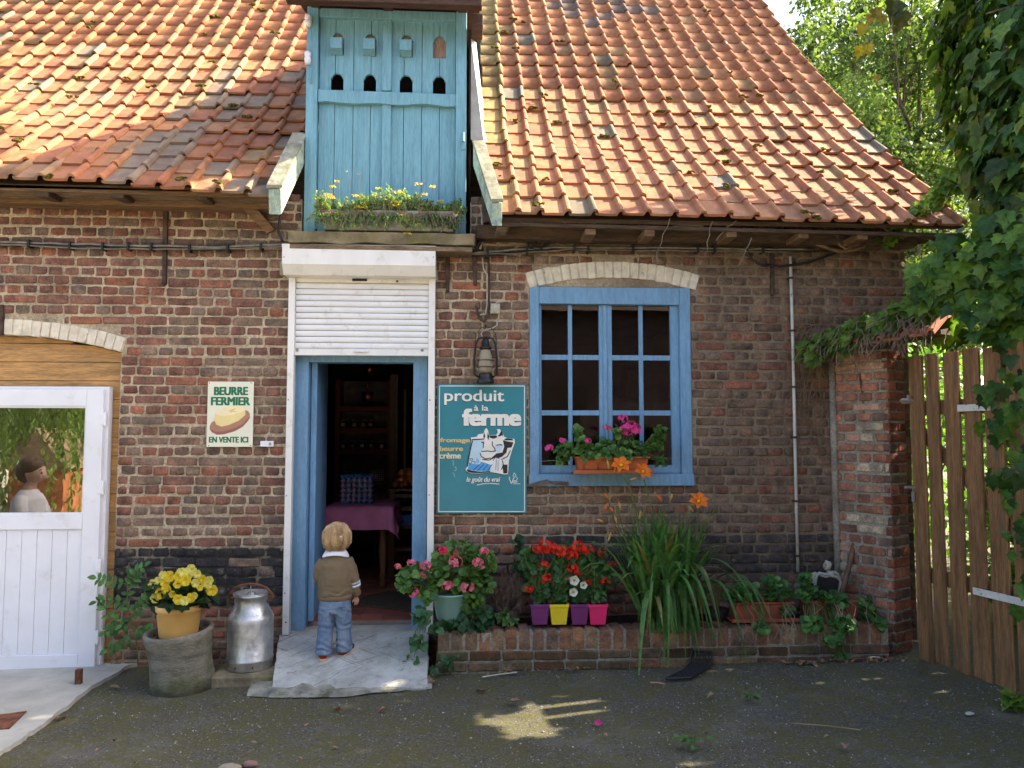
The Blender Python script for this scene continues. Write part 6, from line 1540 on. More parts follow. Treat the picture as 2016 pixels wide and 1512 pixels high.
# ================================================================ what the white door's glass mirrors: willow and shed across the yard
def willow():
    c = (-8.2, -10.5); t = thing('willow_tree', 'weeping willow across the yard mirrored in the white door', 'tree', (c[0], c[1], 0))
    MB().tube([(c[0], c[1], -.1), (c[0]+.2, c[1], 2), (c[0], c[1]+.2, 4.6)], [.3, .24, .12], 10).part('trunk', M['bark'], t, True)
    items = []
    for k in range(420):
        a = ru(0, 2*PI); r_ = ru(.6, 3.4); p = Vector((c[0]+r_*math.cos(a), c[1]+r_*math.sin(a), ru(3.0, 5.0)-.2*r_)); L = ru(1.5, 4.6); n = int(L/.055)
        for j in range(n):
            q = p + Vector((.12*math.sin(j*.2+k), .12*math.cos(j*.17+k), -L*j/n))
            if q.z < .25: break
            items.append((random.randrange(3), orient(q, Vector((0, 0, -1))+rv(.6), rv(), .14), sh((.13, .20, .05), .7, 1.3)))
    for k in range(150):
        p = Vector((ru(-7.6, -5.4), ru(-7.2, -6.0), ru(3.2, 4.2))); L = ru(1.0, 2.5)
        for j in range(int(L/.055)):
            q = p + Vector((.10*math.sin(j*.2+k), .10*math.cos(j*.17+k), -.055*j)); items.append((random.randrange(3), orient(q, Vector((0, 0, -1))+rv(.6), rv(), .13), sh((.13, .20, .05), .7, 1.3)))
    joined('crown', t, NARP, items, M['tree_leaf'], kind=None)
willow()
sd = thing('garden_shed', 'small orange wooden shed across the yard', 'shed', (-7.3, -8.0, -.05)); sw = woodmat('shed_wood', (.33, .12, .05), .8, .3)
MB().box((-7.8, -9.0, -.1), (-6.9, -8.0, 1.1)).part('wall', sw, sd); MB().add([(-7.9, -9.1, 1.05), (-6.8, -9.1, 1.05), (-6.8, -7.9, 1.05), (-7.9, -7.9, 1.05), (-7.35, -9.1, 1.75), (-7.35, -7.9, 1.75)], [(0, 1, 4), (3, 5, 2), (0, 4, 5, 3), (1, 2, 5, 4)]).part('roof', M['old_wood'], sd)
# ================================================================ milk churn, drum planter with begonia
def churn():
    c0, c1 = at(447, 1300, -.31), at(537, 1300, -.31); X = (c0.x+c1.x)/2; Yc = -.31; r = (c1.x-c0.x)/2*1.0; z0 = at(490, 1321, -.42).z
    zt = at(490, 1166, -.31).z; h = zt-z0
    t = thing('milk_churn', 'dented aluminium milk churn standing left of the shop ramp', 'milk churn', (X, Yc, z0))
    al = NT('aluminium'); k = al.ramp(al.noise(7, 5, .6), (.38, (.46, .46, .44)), (.62, (.72, .72, .70)))
    k = al.mix(al.ramp(al.noise(26, 5, .7, (1, 1, .3)), (.55, 0.0), (.75, .6)), k, (.25, .24, .21))
    b1 = al.bump(al.noise(14, 3, .5), .35, .02); al.bump(al.noise(90, 3, .6), .15, .003, b1); al.fin(k, al.ramp(al.noise(12, 4), (.3, .32), (.7, .55)), .5, .85)
    pr_ = [(0, 0), (r*.985, 0), (r, .006), (r*1.0, .052), (r*1.015, .056), (r*1.015, .066), (r*.985, .072), (r*.985, h*.60), (r*.99, h*.665), (r*.97, h*.685), (r*.78, h*.80), (r*.715, h*.86), (r*.70, h*.945), (r*.76, h*.955), (r*.77, h*.985), (r*.70, h*.985), (r*.68, h*.93), (0, h*.925)]
    MB().lathe(pr_, (X, Yc, z0), 40).part('churn_body', al.m, t, True)
    MB().lathe([(0, h*.93), (r*.62, h*.93), (r*.66, h*.965), (r*.79, h*.99), (r*.80, h*1.0), (r*.70, h*1.0), (r*.58, h*.955), (r*.2, h*.95), (r*.18, h*1.0), (0, h*1.01)], (X, Yc, z0), 36).part('lid', al.m, t, True)
    for s in (-1, 1):
        MB().tube([(X+s*r*.72, Yc, z0+h*.87), (X+s*r*.92, Yc-.01, z0+h*.90), (X+s*r*.97, Yc-.01, z0+h*.96), (X+s*r*.88, Yc-.01, z0+h*1.0), (X+s*r*.76, Yc, z0+h*.97)], .009, 8).part('ear_handle', M['rust'], t, True)
    MB().tube([(X+r*.88*math.cos(a), Yc-.02, z0+h*.97+.075*math.sin(a)) for a in [PI*k/14 for k in range(15)]], .009, 8).part('bail_handle', M['rust'], t, True)
    MB().tube([(X, Yc-.02, z0+h*.97+.07), (X+.004, Yc-.03, z0+h*1.0)], .003, 5).part('wire', M['zinc'], t)
    mb = MB()
    for a in (-1.95, -1.2): mb.ball((X+r*math.cos(a), Yc+r*math.sin(a), z0+.028), .006, 8, 5)
    mb.part('drain_hole', M['black'], t)
    # worn embossed marks round the shoulder
    mb = MB()
    for k in range(9):
        if k in (3, 4): continue
        a = R(-140+k*10.5); rr = r*.885; mb.box((-.006, -.001, -.008), (.006, .0012, .008), Matrix.Translation((X+rr*math.cos(a), Yc+rr*math.sin(a), z0+h*.745)) @ Matrix.Rotation(a+PI/2, 4, 'Z') @ Matrix.Rotation(R(-38), 4, 'X'))
    mb.part('worn_emboss', al.m, t, bevel=.002)
    MB().hexa([(X-.20, Yc-.23, -.06), (X+.22, Yc-.22, -.06), (X+.22, Yc+.2, -.06), (X-.20, Yc+.2, -.06), (X-.20, Yc-.23, z0-.003), (X+.22, Yc-.22, z0-.003), (X+.22, Yc+.2, z0-.003), (X-.20, Yc+.2, z0-.003)]).solo('stone_slab', M['sill_stone'], 'thin grey stone slab under the milk churn', 'slab', bevel=.008)
churn()
def drum():
    c = at(352, 1300, -.50); X, Yc = c.x+.035, -.50; z0 = gz(X)-.02; h = at(352, 1232, -.45).z - z0
    t = thing('clay_drum', 'mossy grey clay drum used as a planter left of the churn', 'planter', (X, Yc, z0))
    dm = plain('mossy_clay', (.185, .172, .135), .9, .35, 6, .3, 0, .9, 45, .010, (1, 1, 2.4), ((.075, .085, .028), 3.4, .48, .72))
    Mt = Matrix.Translation((X, Yc, z0)) @ Matrix.Rotation(R(-4.5), 4, 'Y') @ Matrix.Rotation(R(4), 4, 'X')
    r = .212
    MB().lathe([(0, .0), (r*.93, .0), (r*.94, .10), (r*.92, .115), (r*.90, h*.5), (r*.955, h*.78), (r*1.02, h*.92), (r*1.03, h*.97), (r*1.0, h*1.0), (r*.90, h*1.0), (r*.86, h*.94), (r*.84, h*.9), (0, h*.90)], (0, 0, 0), 44, Mt).part('drum', dm, t, True)
    mb = MB()
    for k in range(90):
        a = ru(0, 6.3); q = ru(0, .18); v = Mt @ Vector((q*math.cos(a), q*math.sin(a), h*.90)); mb.ball(v, ru(.008, .022), 6, 4, (1, 1, .5), .4)
    o = mb.part('soil', plain('potting_soil', (.075, .042, .028), 1, .4, 40, .1, 0, .8, 80, .01), t); o['kind'] = 'stuff'
    # yellow pot
    px_ = at(352, 1225, -.52).x; zb = h*.88+z0; zt = at(352, 1192, -.52).z+.012
    p = thing('yellow_pot', 'round yellow plastic pot sunk in the clay drum', 'flower pot', (px_, -.52, zb))
    yp = plain('yellow_plastic', (.70, .42, .13), .5, .06, 5, .4, 0, .05, 30, .002, None, ((.45, .26, .09), 6, .58, .85))
    H = zt-zb
    MB().lathe([(0, 0), (.115, 0), (.120, .01), (.138, H*.80), (.146, H*.82), (.148, H*.99), (.140, H), (.134, H*.99), (.130, H*.85), (0, H*.85)], (px_, -.52, zb), 36).part('pot_body', yp, p, True)
    MB().lathe([(0, H*.86), (.129, H*.86)], (px_, -.52, zb), 24).part('soil', M['soil'], p)
    b = thing('begonia', 'yellow flowering begonia in the yellow pot', 'plant', (px_, -.52, zt))
    C = Vector((px_+.015, -.52, zt+.085))
    leaf_cloud(b, HEARTP, [(C, (.20, .17, .12), 1)], 190, .085, [(.022, .055, .016), (.03, .07, .02), (.018, .045, .014)], M['leaf_gloss'], limit=120, stem=M['stem'], base=(px_, -.52, zt-.02), center=(px_, -.50, zt-.02))
    for (px, py, r_) in ((302, 1150, .03), (318, 1168, .036), (306, 1178, .03), (326, 1150, .03), (335, 1135, .034), (328, 1160, .03), (352, 1135, .03), (362, 1128, .032), (377, 1122, .034), (388, 1130, .028), (350, 1150, .026), (366, 1143, .034), (398, 1140, .028), (408, 1150, .032), (418, 1162, .036), (413, 1142, .026), (352, 1180, .032), (364, 1183, .028), (376, 1177, .03), (322, 1132, .026), (300, 1163, .026), (385, 1148, .026), (340, 1170, .022), (383, 1173, .022), (372, 1134, .024), (312, 1143, .024), (394, 1157, .02), (355, 1125, .02)):
        r_ *= 1.08; q = at(px, py, -.52 - .20 + .0020*abs(px-360) + .0010*max(0, 1160-py))
        mb = MB()
        for ring, (n, rr) in enumerate(((6, 1.0), (5, .66), (4, .38))):
            for k in range(n):
                a = 2*PI*k/n+ring*.5+ru(-.2, .2); d = Vector((math.cos(a), -.35-.4*ring, math.sin(a)*.9+.25)); s = r_*rr
                u = Vector((math.cos(a), 0, math.sin(a))); v = Vector((-math.sin(a), 0, math.cos(a))); f_ = Vector((0, -1, .2))
                mb.add([q, q+u*s*.5+v*s*.45+f_*s*.25, q+u*s*.88+v*s*.40+f_*s*(.2+.3*ring), q+u*s*1.02+f_*s*(.3+.3*ring), q+u*s*.88-v*s*.40+f_*s*(.2+.3*ring), q+u*s*.5-v*s*.45+f_*s*.25], [(0, 1, 2, 3), (0, 3, 4, 5)])
        mb.part('flower', M['yellow'] if rnd() < .45 else M['lemon'], b, fix=False)
    c1, c2, c3, c4 = [at(*q, -.40) for q in ((388, 1212), (402, 1218), (416, 1185), (408, 1182))]
    MB().add([c1, c2, c3, c4], [(0, 1, 2, 3)]).part('plant_tag', plain('faded_tag', (.42, .22, .20), .5), b, fix=False).modifiers.new('t', 'SOLIDIFY').thickness = .002
drum()
def sapling():
    b = at(272, 1308, -.12); t = thing('ash_sapling', 'young leafy sapling growing between the pine cladding and the clay drum', 'sapling', tuple(b))
    stems = [[(272, 1308), (268, 1260), (258, 1220), (250, 1190), (252, 1130)], [(262, 1228), (240, 1230), (215, 1215), (200, 1180)], [(258, 1215), (280, 1190), (300, 1165)], [(266, 1255), (235, 1270), (212, 1280)], [(255, 1200), (235, 1185), (205, 1182), (190, 1185)], [(252, 1150), (228, 1148), (205, 1142), (190, 1138)], [(251, 1160), (262, 1140), (270, 1125), (284, 1114)], [(262, 1235), (285, 1245), (300, 1240)], [(260, 1228), (236, 1240), (222, 1238), (206, 1245)]]
    items = []; mb = MB(); y = -.12
    for k, st in enumerate(stems):
        pts = [at(px, py, y-.02*(k % 4)-.012*i) for i, (px, py) in enumerate(st)]; mb.tube(pts, .004 if k == 0 else .0022, 5, False)
        m_ = 6
        for j in range(1 if k else 3, m_+1):
            u = j/m_*(len(pts)-1); i = min(int(u), len(pts)-2); p = pts[i].lerp(pts[i+1], u-i); d = (pts[i+1]-pts[i]).normalized(); sd_ = d.cross(Vector((0, -1, .3))).normalized()
            for s in ((1, -1) if j < m_ else (0,)):
                c = sh(random.choice([(.075, .18, .05), (.06, .15, .04), (.095, .21, .055)]), .75, 1.25)
                items.append((random.randrange(3), orient(p, sd_*s+d*(.5 if s else 1)+Vector((0, ru(-.3, .1), -.1)), Vector((0, -.7, .7))+rv(.35), ru(.045, .062)), c))
    mb.part('stems', M['stem'], t, fix=False)
    pieces('leaf', 'leaves', t, OVP, items, M['leaf'], 160, minpx=0)
sapling()

# ================================================================ flowers on the bed
ZB = .285
def pot_round():
    c = at(886, 1195, -.30); X = c.x; zb = at(886, 1222, -.36).z; zt = at(886, 1166, -.30).z; H = zt-zb
    t = thing('green_pot', 'round pale green plastic pot at the left end of the flower bed', 'flower pot', (X, -.30, zb))
    gp = plain('pale_green_plastic', (.23, .40, .34), .45, .08, 4, .4, 0, .05, 40, .002)
    MB().lathe([(0, 0), (.088, 0), (.094, .008), (.124, H*.92), (.130, H*.94), (.130, H), (.122, H), (.118, H*.9), (0, H*.9)], (X, -.30, zb), 36).part('pot_body', gp, t, True)
    g = thing('pink_geranium', 'big pink geranium spilling over the pale green pot', 'plant', (X, -.30, zt))
    def S(px, py, y, rx, rz): return (at(px, py, y), (rx, .10, rz), rx*rz)
    leaf_cloud(g, GERP, [S(900, 1120, -.30, .20, .14), S(840, 1135, -.34, .15, .12), S(930, 1140, -.28, .16, .15), S(800, 1140, -.40, .07, .09), S(905, 1085, -.25, .12, .06), S(955, 1105, -.26, .08, .10), S(925, 1180, -.33, .09, .08), S(845, 1165, -.38, .08, .05)], 620, .052, GREEN+[(.05, .12, .03)], M['leaf'], limit=260, stem=M['stem'], base=(X, -.30, zt), center=(X, -.22, zt-.05))
    mb = MB()
    for px, py, r_, m_ in ((783, 1115, .022, 'pink'), (810, 1108, .028, 'pink'), (838, 1113, .040, 'pink'), (838, 1131, .034, 'pink'), (815, 1166, .038, 'pink'), (872, 1085, .032, 'rose'), (897, 1106, .046, 'pink'), (941, 1107, .036, 'pink'), (953, 1086, .032, 'pink'), (882, 1154, .038, 'pink'), (920, 1156, .046, 'pink'), (897, 1088, .018, 'rose'), (950, 1117, .014, 'pink')):
        q = at(px, py, -.42); flower_head('flower_head', q, r_, M[m_], g, 13, r_*.55, .8, .2)
        mb.tube([q+Vector((0, .02, -.01)), (q+Vector((X, -.30, zt)))/2+Vector((0, 0, .02)), (X, -.30, zt)], .0025, 4, False)
    mb.part('flower_stems', M['stem'], g, fix=False)
pot_round()
def square_pots():
    pm = {'plum': (.16, .028, .13), 'yellow': (.72, .55, .02), 'pink': (.72, .025, .14)}
    first = None
    info = (('plum', 1061.5, 1043, 1081, 'square plum purple pot farthest left of its row'), ('yellow', 1099, 1080, 1118, 'square bright yellow pot between the two plum pots'), ('plum', 1139, 1121, 1158, 'square plum purple pot between the yellow and the pink pots'), ('pink', 1175, 1156, 1194, 'square hot pink pot at the right of its row'))
    mats = {k: plain(k+'_pot', v, .45, .10, 5, .4, 0, .06, 40, .002, None, (tuple(q*.5+.03 for q in v), 11, .56, .72)) for k, v in pm.items()}
    for k, (cn, px, pa, pb_, lab) in enumerate(info):
        y = -.335; c = at(px, 1210, y); a = (at(pb_, 1190, y).x-at(pa, 1190, y).x)/2; zb = at(px, 1230, y-.05).z; zt = at(px, 1186, y).z
        t = thing('square_pot', lab, 'flower pot', (c.x, y, zb), 'square pots in a row on the flower bed'); H = zt-zb; rt = .0
        def ring(w_, z): return [(c.x-w_, y-w_, z), (c.x+w_, y-w_, z), (c.x+w_, y+w_, z), (c.x-w_, y+w_, z)]
        mb = MB(); vs = ring(a*.74, zb)+ring(a*.94, zb+H*.84)+ring(a*1.0, zb+H*.845)+ring(a*1.02, zt)+ring(a*.95, zt)+ring(a*.88, zb+H*.8)
        fs = [(3, 2, 1, 0)] + [(i*4+j, i*4+(j+1) % 4, (i+1)*4+(j+1) % 4, (i+1)*4+j) for i in range(5) for j in range(4)] + [(20, 21, 22, 23)]
        mb.add(vs, fs).part('pot_body', mats[cn], t, bevel=.004); MB().add(ring(a*.9, zb+H*.86), [(0, 1, 2, 3)]).part('soil', M['soil'], t, fix=False)
    # plants in them
    labs = ('scarlet geranium in the left plum pot', 'tall scarlet geranium in the yellow pot', 'white petunia and scarlet flowers in the right plum pot', 'scarlet flowering plant in the hot pink pot')
    cl = [[((1055, 1135), .09, .13), ((1042, 1105), .06, .10), ((1062, 1165), .06, .06)], [((1105, 1125), .11, .13), ((1120, 1090), .10, .08), ((1099, 1165), .06, .06)], [((1150, 1125), .09, .13), ((1165, 1095), .09, .08), ((1139, 1168), .06, .05)], [((1178, 1145), .09, .10), ((1192, 1130), .06, .08), ((1175, 1168), .06, .05)]]
    for k in range(4):
        px = info[k][1]; c = at(px, 1186, -.335); g = thing('bedding_plant', labs[k], 'plant', tuple(c))
        leaf_cloud(g, GERP if k != 3 else OVP, [(at(*q, -.30), (rx, .08, rz), 1) for q, rx, rz in cl[k]], 190, .05, [(.06, .15, .045), (.08, .185, .05), (.065, .155, .06)], M['leaf'], limit=110, stem=M['stem'], base=tuple(c), center=(c.x, -.22, c.z))
        for px2, py2, r_, m_ in (((1073, 1077, .060, 'red'), (1085, 1078, .045, 'red'), (1070, 1112, .040, 'red'), (1052, 1130, .026, 'darkred'), (1042, 1160, .034, 'red'), (1058, 1081, .04, 'red')), ((1100, 1084, .052, 'red'), (1112, 1088, .052, 'red'), (1126, 1094, .050, 'red'), (1077, 1138, .038, 'red'), (1074, 1143, .03, 'red')), ((1136, 1076, .050, 'red'), (1146, 1082, .046, 'red'), (1160, 1083, .042, 'red'), (1127, 1119, .042, 'red'), (1135, 1127, .032, 'red'), (1118, 1140, .02, 'pink')), ((1184, 1088, .040, 'darkred'), (1206, 1110, .028, 'darkred'), (1192, 1144, .034, 'red'), (1157, 1147, .026, 'red')))[k]:
            q = at(px2, py2, -.37); flower_head('flower_head', q, r_, M[m_], g, 22, r_*.36, .75, .25)
        if k == 2:
            for px2, py2, r_ in ((1131, 1143, .034), (1129, 1166, .03), (1149, 1152, .026)):
                q = at(px2, py2, -.42); n = 15; vs = [tuple(q+Vector((0, .018, 0)))] + [(q.x+r_*(1+.1*math.cos(5*2*PI*i/n))*math.cos(2*PI*i/n), q.y-.004*(i % 2), q.z+r_*(1+.1*math.cos(5*2*PI*i/n))*math.sin(2*PI*i/n)) for i in range(n)]
                MB().add(vs, [(0, i+1, (i+1) % n+1) for i in range(n)]).part('white_flower', M['white'], g, True, fix=False); MB().ball(q+Vector((0, .008, 0)), .008, 8, 5).part('flower_throat', M['bud'], g)
        mb = MB()
        for j in range(8): mb.tube([c, c+Vector((ru(-.05, .05), ru(-.03, .03), ru(.08, .2))), c+Vector((ru(-.12, .12), ru(-.05, .05), ru(.2, .36)))], .003, 4, False)
        mb.part('stems', M['stem'], g, fix=False)
square_pots()
def dry_bush():
    c = at(1000, 1172, -.25); t = thing('dead_bush', 'dead brown heather bush between the geranium and the square pots', 'bush', (c.x, -.25, ZB)); mb = MB()
    for k in range(620):
        d = rv().normalized(); p = Vector((c.x+ru(-.03, .03), -.25, ZB+.03)); e = Vector((c.x+d.x*.135, -.25+d.y*.11, c.z+.015+d.z*.165)); m_ = p.lerp(e, .6)+rv(.03)
        mb.tube([m_, m_.lerp(e, .6)+rv(.012), e+rv(.02)], [.0022, .0016, .001], 3, False)
    mb.part('twigs', plain('heather_twig', (.13, .085, .062), .9, .4, 30), t, fix=False)
    MB().lathe([(0, 0), (.075, 0), (.095, .13), (.085, .13), (0, .1)], (c.x-.01, -.25, ZB-.005), 20).part('pot', plain('brown_pot', (.05, .032, .026), .7), t, True)
dry_bush()
def weeds(name, label, spots, n, size, cols, prot, y, stem=True, lim=80):
    c = at(*spots[0][0], y); t = thing(name, label, 'plant', (c.x, y, ZB if c.z > .25 else gz(c.x)))
    leaf_cloud(t, prot, [(at(*q, y), (rx, .06, rz), rx*rz) for q, rx, rz in spots], n, size, cols, M['leaf'], limit=lim, stem=M['stem'] if stem else None, base=(c.x, y, c.z-.05), center=(c.x, y+.1, c.z-.1), minpx=5)
weeds('bindweed', 'dark heart leaved weed creeping over the left end of the bed wall', [((925, 1228), .14, .04), ((880, 1235), .10, .03), ((950, 1215), .08, .05)], 95, .065, [(.03, .085, .035), (.04, .10, .04)], HEARTP, -.40)
weeds('trailing_bindweed', 'trailing heart leaved weed hanging over the ramp beside the bed', [((832, 1210), .05, .05), ((822, 1262), .05, .06), ((808, 1300), .04, .02), ((855, 1235), .04, .03), ((840, 1225), .04, .06)], 40, .062, [(.05, .14, .055), (.065, .16, .06)], HEARTP, -.44)
weeds('small_weed', 'small bright green weed at the foot of the dead bush', [((990, 1210), .05, .03), ((1003, 1222), .06, .025)], 40, .05, [(.08, .18, .04), (.05, .12, .03)], OVP, -.36)
weeds('chrysanthemum', 'tall grey green leafy stem against the dark bricks', [((1022, 1075), .035, .06), ((1025, 1115), .04, .06), ((1035, 1140), .04, .05)], 75, .05, [(.04, .075, .04), (.05, .09, .045)], GERP, -.12)
weeds('wall_weed', 'little weed growing out of the front of the bed wall', [((895, 1285), .03, .03), ((880, 1305), .03, .03), ((860, 1320), .03, .02)], 14, .055, [(.045, .11, .04)], HEARTP, -.47)
# orange day lily
def daylily():
    b = at(1305, 1232, -.26); t = thing('day_lily', 'tall orange day lily clump arching over the bed wall', 'plant', (b.x, -.26, ZB))
    lf = leafmat('lily_leaf', .45, .3, .4)
    def blade(p0, d0, L, w_, drop, seg=9, col=(.06, .13, .03), fold=.3):
        pts = []; p = Vector(p0); d = Vector(d0).normalized()
        for k in range(seg+1):
            pts.append((p.copy(), d.copy())); p = p + d*L/seg; d = (d + Vector((0, 0, -drop*(k/seg)**1.3))).normalized()
        vs = []
        for k, (q, dd) in enumerate(pts):
            u = k/seg; wd = w_*(.75+.5*u)*(1-u**4) + .0008; sd_ = dd.cross(Vector((0, 0, 1)))
            sd_ = sd_.normalized() if sd_.length > .05 else Vector((1, 0, 0)); up = sd_.cross(dd).normalized()
            vs += [q-sd_*wd+up*wd*fold, q, q+sd_*wd+up*wd*fold]
        fs = []
        for k in range(seg): fs += [(3*k, 3*k+1, 3*k+4, 3*k+3), (3*k+1, 3*k+2, 3*k+5, 3*k+4)]
        return vs, fs
    prot = []; items = []
    cols = [(.08, .195, .05), (.105, .23, .055), (.062, .155, .043), (.14, .27, .07)]
    for k in range(200):
        a = ru(0, 2*PI); out = ru(.05, .55); d = Vector((math.cos(a)*out, math.sin(a)*out*.7-.22, 1))
        p0 = (b.x+ru(-.15, .15), -.25+ru(-.08, .08), ZB-.01); L = ru(.42, .95); vs, fs = blade(p0, d, L, ru(.012, .023), ru(.10, .75))
        if any(v[1] > -.02 for v in vs): vs = [(v[0], min(v[1], -.02), v[2]) for v in vs]
        prot.append(([tuple(Vector(v)-Vector(p0)) for v in vs], fs)); c = random.choice(cols)
        if rnd() < .1: c = (.24, .20, .06)
        items.append((len(prot)-1, Matrix.Translation(p0), c))
    # the long blades arching over the bed wall
    for k in range(34):
        p0 = Vector((b.x+ru(-.14, .20), ru(-.36, -.24), ZB)); L = ru(.75, 1.15); vx = ru(-.28, .55); vy = -ru(.18, .42); h = ru(.25, .55); dn = ru(.0, .42) if k < 22 else ru(-.05, .25)
        pts = []
        for j in range(15):
            u = j/14; z = ZB + 4*h*u*(1-u)*.9 + (u**2.2)*(-dn+.08); q = Vector((p0.x+vx*u*L*(1+.15*math.sin(k+u*3)), p0.y+vy*u*L*1.1, z))
            if q.z < .33 and q.y > -.475: q.y = -.475
            q.z = max(q.z, gz(q.x)+.03); pts.append(q)
        vs = []; w_ = ru(.011, .019)
        for j, q in enumerate(pts):
            u = j/14; dd = (pts[min(j+1, 14)]-pts[max(j-1, 0)]).normalized(); sd_ = dd.cross(Vector((.15, 0, 1))); sd_ = sd_.normalized() if sd_.length > .05 else Vector((1, 0, 0)); sd_ = (sd_+Vector((.5, 0, 0)) if sd_.x > 0 else sd_-Vector((.5, 0, 0))).normalized(); up = sd_.cross(dd).normalized()
            wd = w_*(.75+.5*u)*(1-u**4)+.0008; vs += [q-sd_*wd+up*wd*.3, q, q+sd_*wd+up*wd*.3]
        fs = [f for j in range(14) for f in ((3*j, 3*j+1, 3*j+4, 3*j+3), (3*j+1, 3*j+2, 3*j+5, 3*j+4))]
        prot.append(([tuple(Vector(v)-p0) for v in vs], fs)); items.append((len(prot)-1, Matrix.Translation(p0), random.choice(cols) if rnd() > .08 else (.26, .22, .07)))
    pieces('blade', 'blades', t, prot, items, lf, 200, minpx=0)
    mb = MB(); scapes = [[(1290, 1200), (1265, 1080), (1250, 1000), (1232, 930)], [(1295, 1200), (1285, 1100), (1240, 960), (1222, 930)], [(1310, 1200), (1300, 1080), (1278, 980), (1268, 945)], [(1280, 1200), (1240, 1080), (1205, 1010), (1190, 960)], [(1330, 1200), (1360, 1100), (1372, 1030), (1374, 1000)], [(1300, 1190), (1282, 1060), (1255, 1000), (1235, 985)], [(1270, 1180), (1232, 1060), (1215, 1000)]]
    for sc in scapes: mb.tube([at(px, py, -.30-.02*i) for i, (px, py) in enumerate(sc)], .004, 5, False)
    mb.part('scapes', M['stem'], t, fix=False)
    for px, py, s, up in ((1223, 914, .075, (-.1, -.7, .6)), (1267, 927, .07, (.2, -.7, .5)), (1376, 985, .075, (0, -.75, .6))):
        c = at(px, py, -.37); U = Vector(up).normalized(); X_ = U.orthogonal().normalized(); Y_ = U.cross(X_); mb = MB()
        for k in range(6):
            a = k*PI/3+.3; w_ = .34 if k % 2 else .24; d = X_*math.cos(a)+Y_*math.sin(a); q = U.cross(d)
            pts = [c-U*s*.55, c-U*s*.1+d*s*.30, c+U*s*.10+d*s*.65, c-U*s*.02+d*s*.98]; wd = [.05, w_*.8, w_, .04]; vs = []
            for p, ww in zip(pts, wd): vs += [p-q*ww*s+U*s*.05, p, p+q*ww*s+U*s*.05]
            mb.add(vs, [f for j in range(3) for f in ((3*j, 3*j+1, 3*j+4, 3*j+3), (3*j+1, 3*j+2, 3*j+5, 3*j+4))])
        fl = mb.part('flower', M['orange'], t, True, fix=False); MB().ball(c-U*s*.15, s*.17, 8, 6).part('flower_throat', M['yellow'], fl)
    for px, py, px2, py2 in ((1195, 905, 1199, 925), (1208, 930, 1215, 915), (1190, 972, 1199, 982), (1196, 990, 1190, 1005), (1218, 988, 1222, 1004), (1290, 972, 1303, 986), (1323, 972, 1321, 984), (1175, 1022, 1188, 1028), (1196, 1068, 1203, 1048), (1200, 998, 1208, 1008), (1354, 995, 1366, 1008), (1240, 945, 1256, 940), (1210, 1015, 1214, 1030), (1258, 1022, 1262, 1005)):
        a, b2 = at(px, py, -.36), at(px2, py2, -.36); MB().tube([a, a.lerp(b2, .35)+Vector((.002, 0, 0)), a.lerp(b2, .7), b2], [.002, .0085, .008, .003], 7).part('bud', M['bud'] if rnd() < .6 else M['orange'], t, True)
daylily()
# terracotta troughs with ivy geranium, black pot
def trough(name, lab, xa, xb, ya, yb, y, mat, saucer, parent=None, panels=False):
    a, b = at(xa, ya, y), at(xb, ya, y); zt = a.z; zb = at(xa, yb, y).z; d = .075
    t = thing(name, lab, 'planter', ((a.x+b.x)/2, y+d, zb))
    k = .018; mb = MB()
    vs = []
    for e, z in ((-k, zb), (-.004, zb+(zt-zb)*.86), (.008, zb+(zt-zb)*.87), (.010, zt), (-.004, zt), (-.012, zb+(zt-zb)*.8)):
        vs += [(a.x-e, y-e, z), (b.x+e, y-e, z), (b.x+e, y+2*d+e, z), (a.x-e, y+2*d+e, z)]
    fs = [(3, 2, 1, 0)] + [(i*4+j, i*4+(j+1) % 4, (i+1)*4+(j+1) % 4, (i+1)*4+j) for i in range(5) for j in range(4)]
    mb.add(vs, fs).part('trough', mat, t, bevel=.006)
    MB().box((a.x+.01, y+.01, zb+(zt-zb)*.7), (b.x-.01, y+2*d-.01, zb+(zt-zb)*.82)).part('soil', M['soil'], t)
    if panels:
        for j in range(4):
            x = a.x+.05+(b.x-a.x-.1)*(j+.5)/4; w_ = (b.x-a.x-.1)/8.6; zz = zb+.02; hh = (zt-zb)*.62
            MB().tube([(x-w_, y-.001+.010, zz), (x-w_, y-.003+.004, zz+hh*.6), (x-w_*.6, y-.002, zz+hh*.92), (x, y-.001, zz+hh), (x+w_*.6, y-.002, zz+hh*.92), (x+w_, y-.003+.004, zz+hh*.6), (x+w_, y+.010, zz)], .0025, 5).part('moulded_arch', mat, t, True)
    if saucer: MB().box((a.x-.022, y-.02, zb-.012), (b.x+.022, y+2*d+.02, zb-.002)).box((a.x-.026, y-.026, zb-.011), (b.x+.026, y-.020, zb+.016)).part('saucer', mat, t, bevel=.003)
    return t, (a.x+b.x)/2, zt, y+d
tc = plain('terracotta_plastic', (.40, .105, .035), .55, .08, 6, .35, 0, .06, 40, .002)
tcd = plain('terracotta_faded', (.29, .085, .045), .7, .18, 6, .3, 0, .15, 40, .002)
trough('window_box', 'terracotta window box on the blue window sill', 1135, 1278, 899, 930, -.215, tc, True, panels=True)
trough('bed_trough', 'terracotta trough on a saucer at the right part of the bed', 1446, 1562, 1186, 1222, -.36, tcd, True)
trough('bed_trough', 'second terracotta trough half hidden under trailing leaves by the garden wall', 1588, 1692, 1183, 1228, -.33, tcd, False)
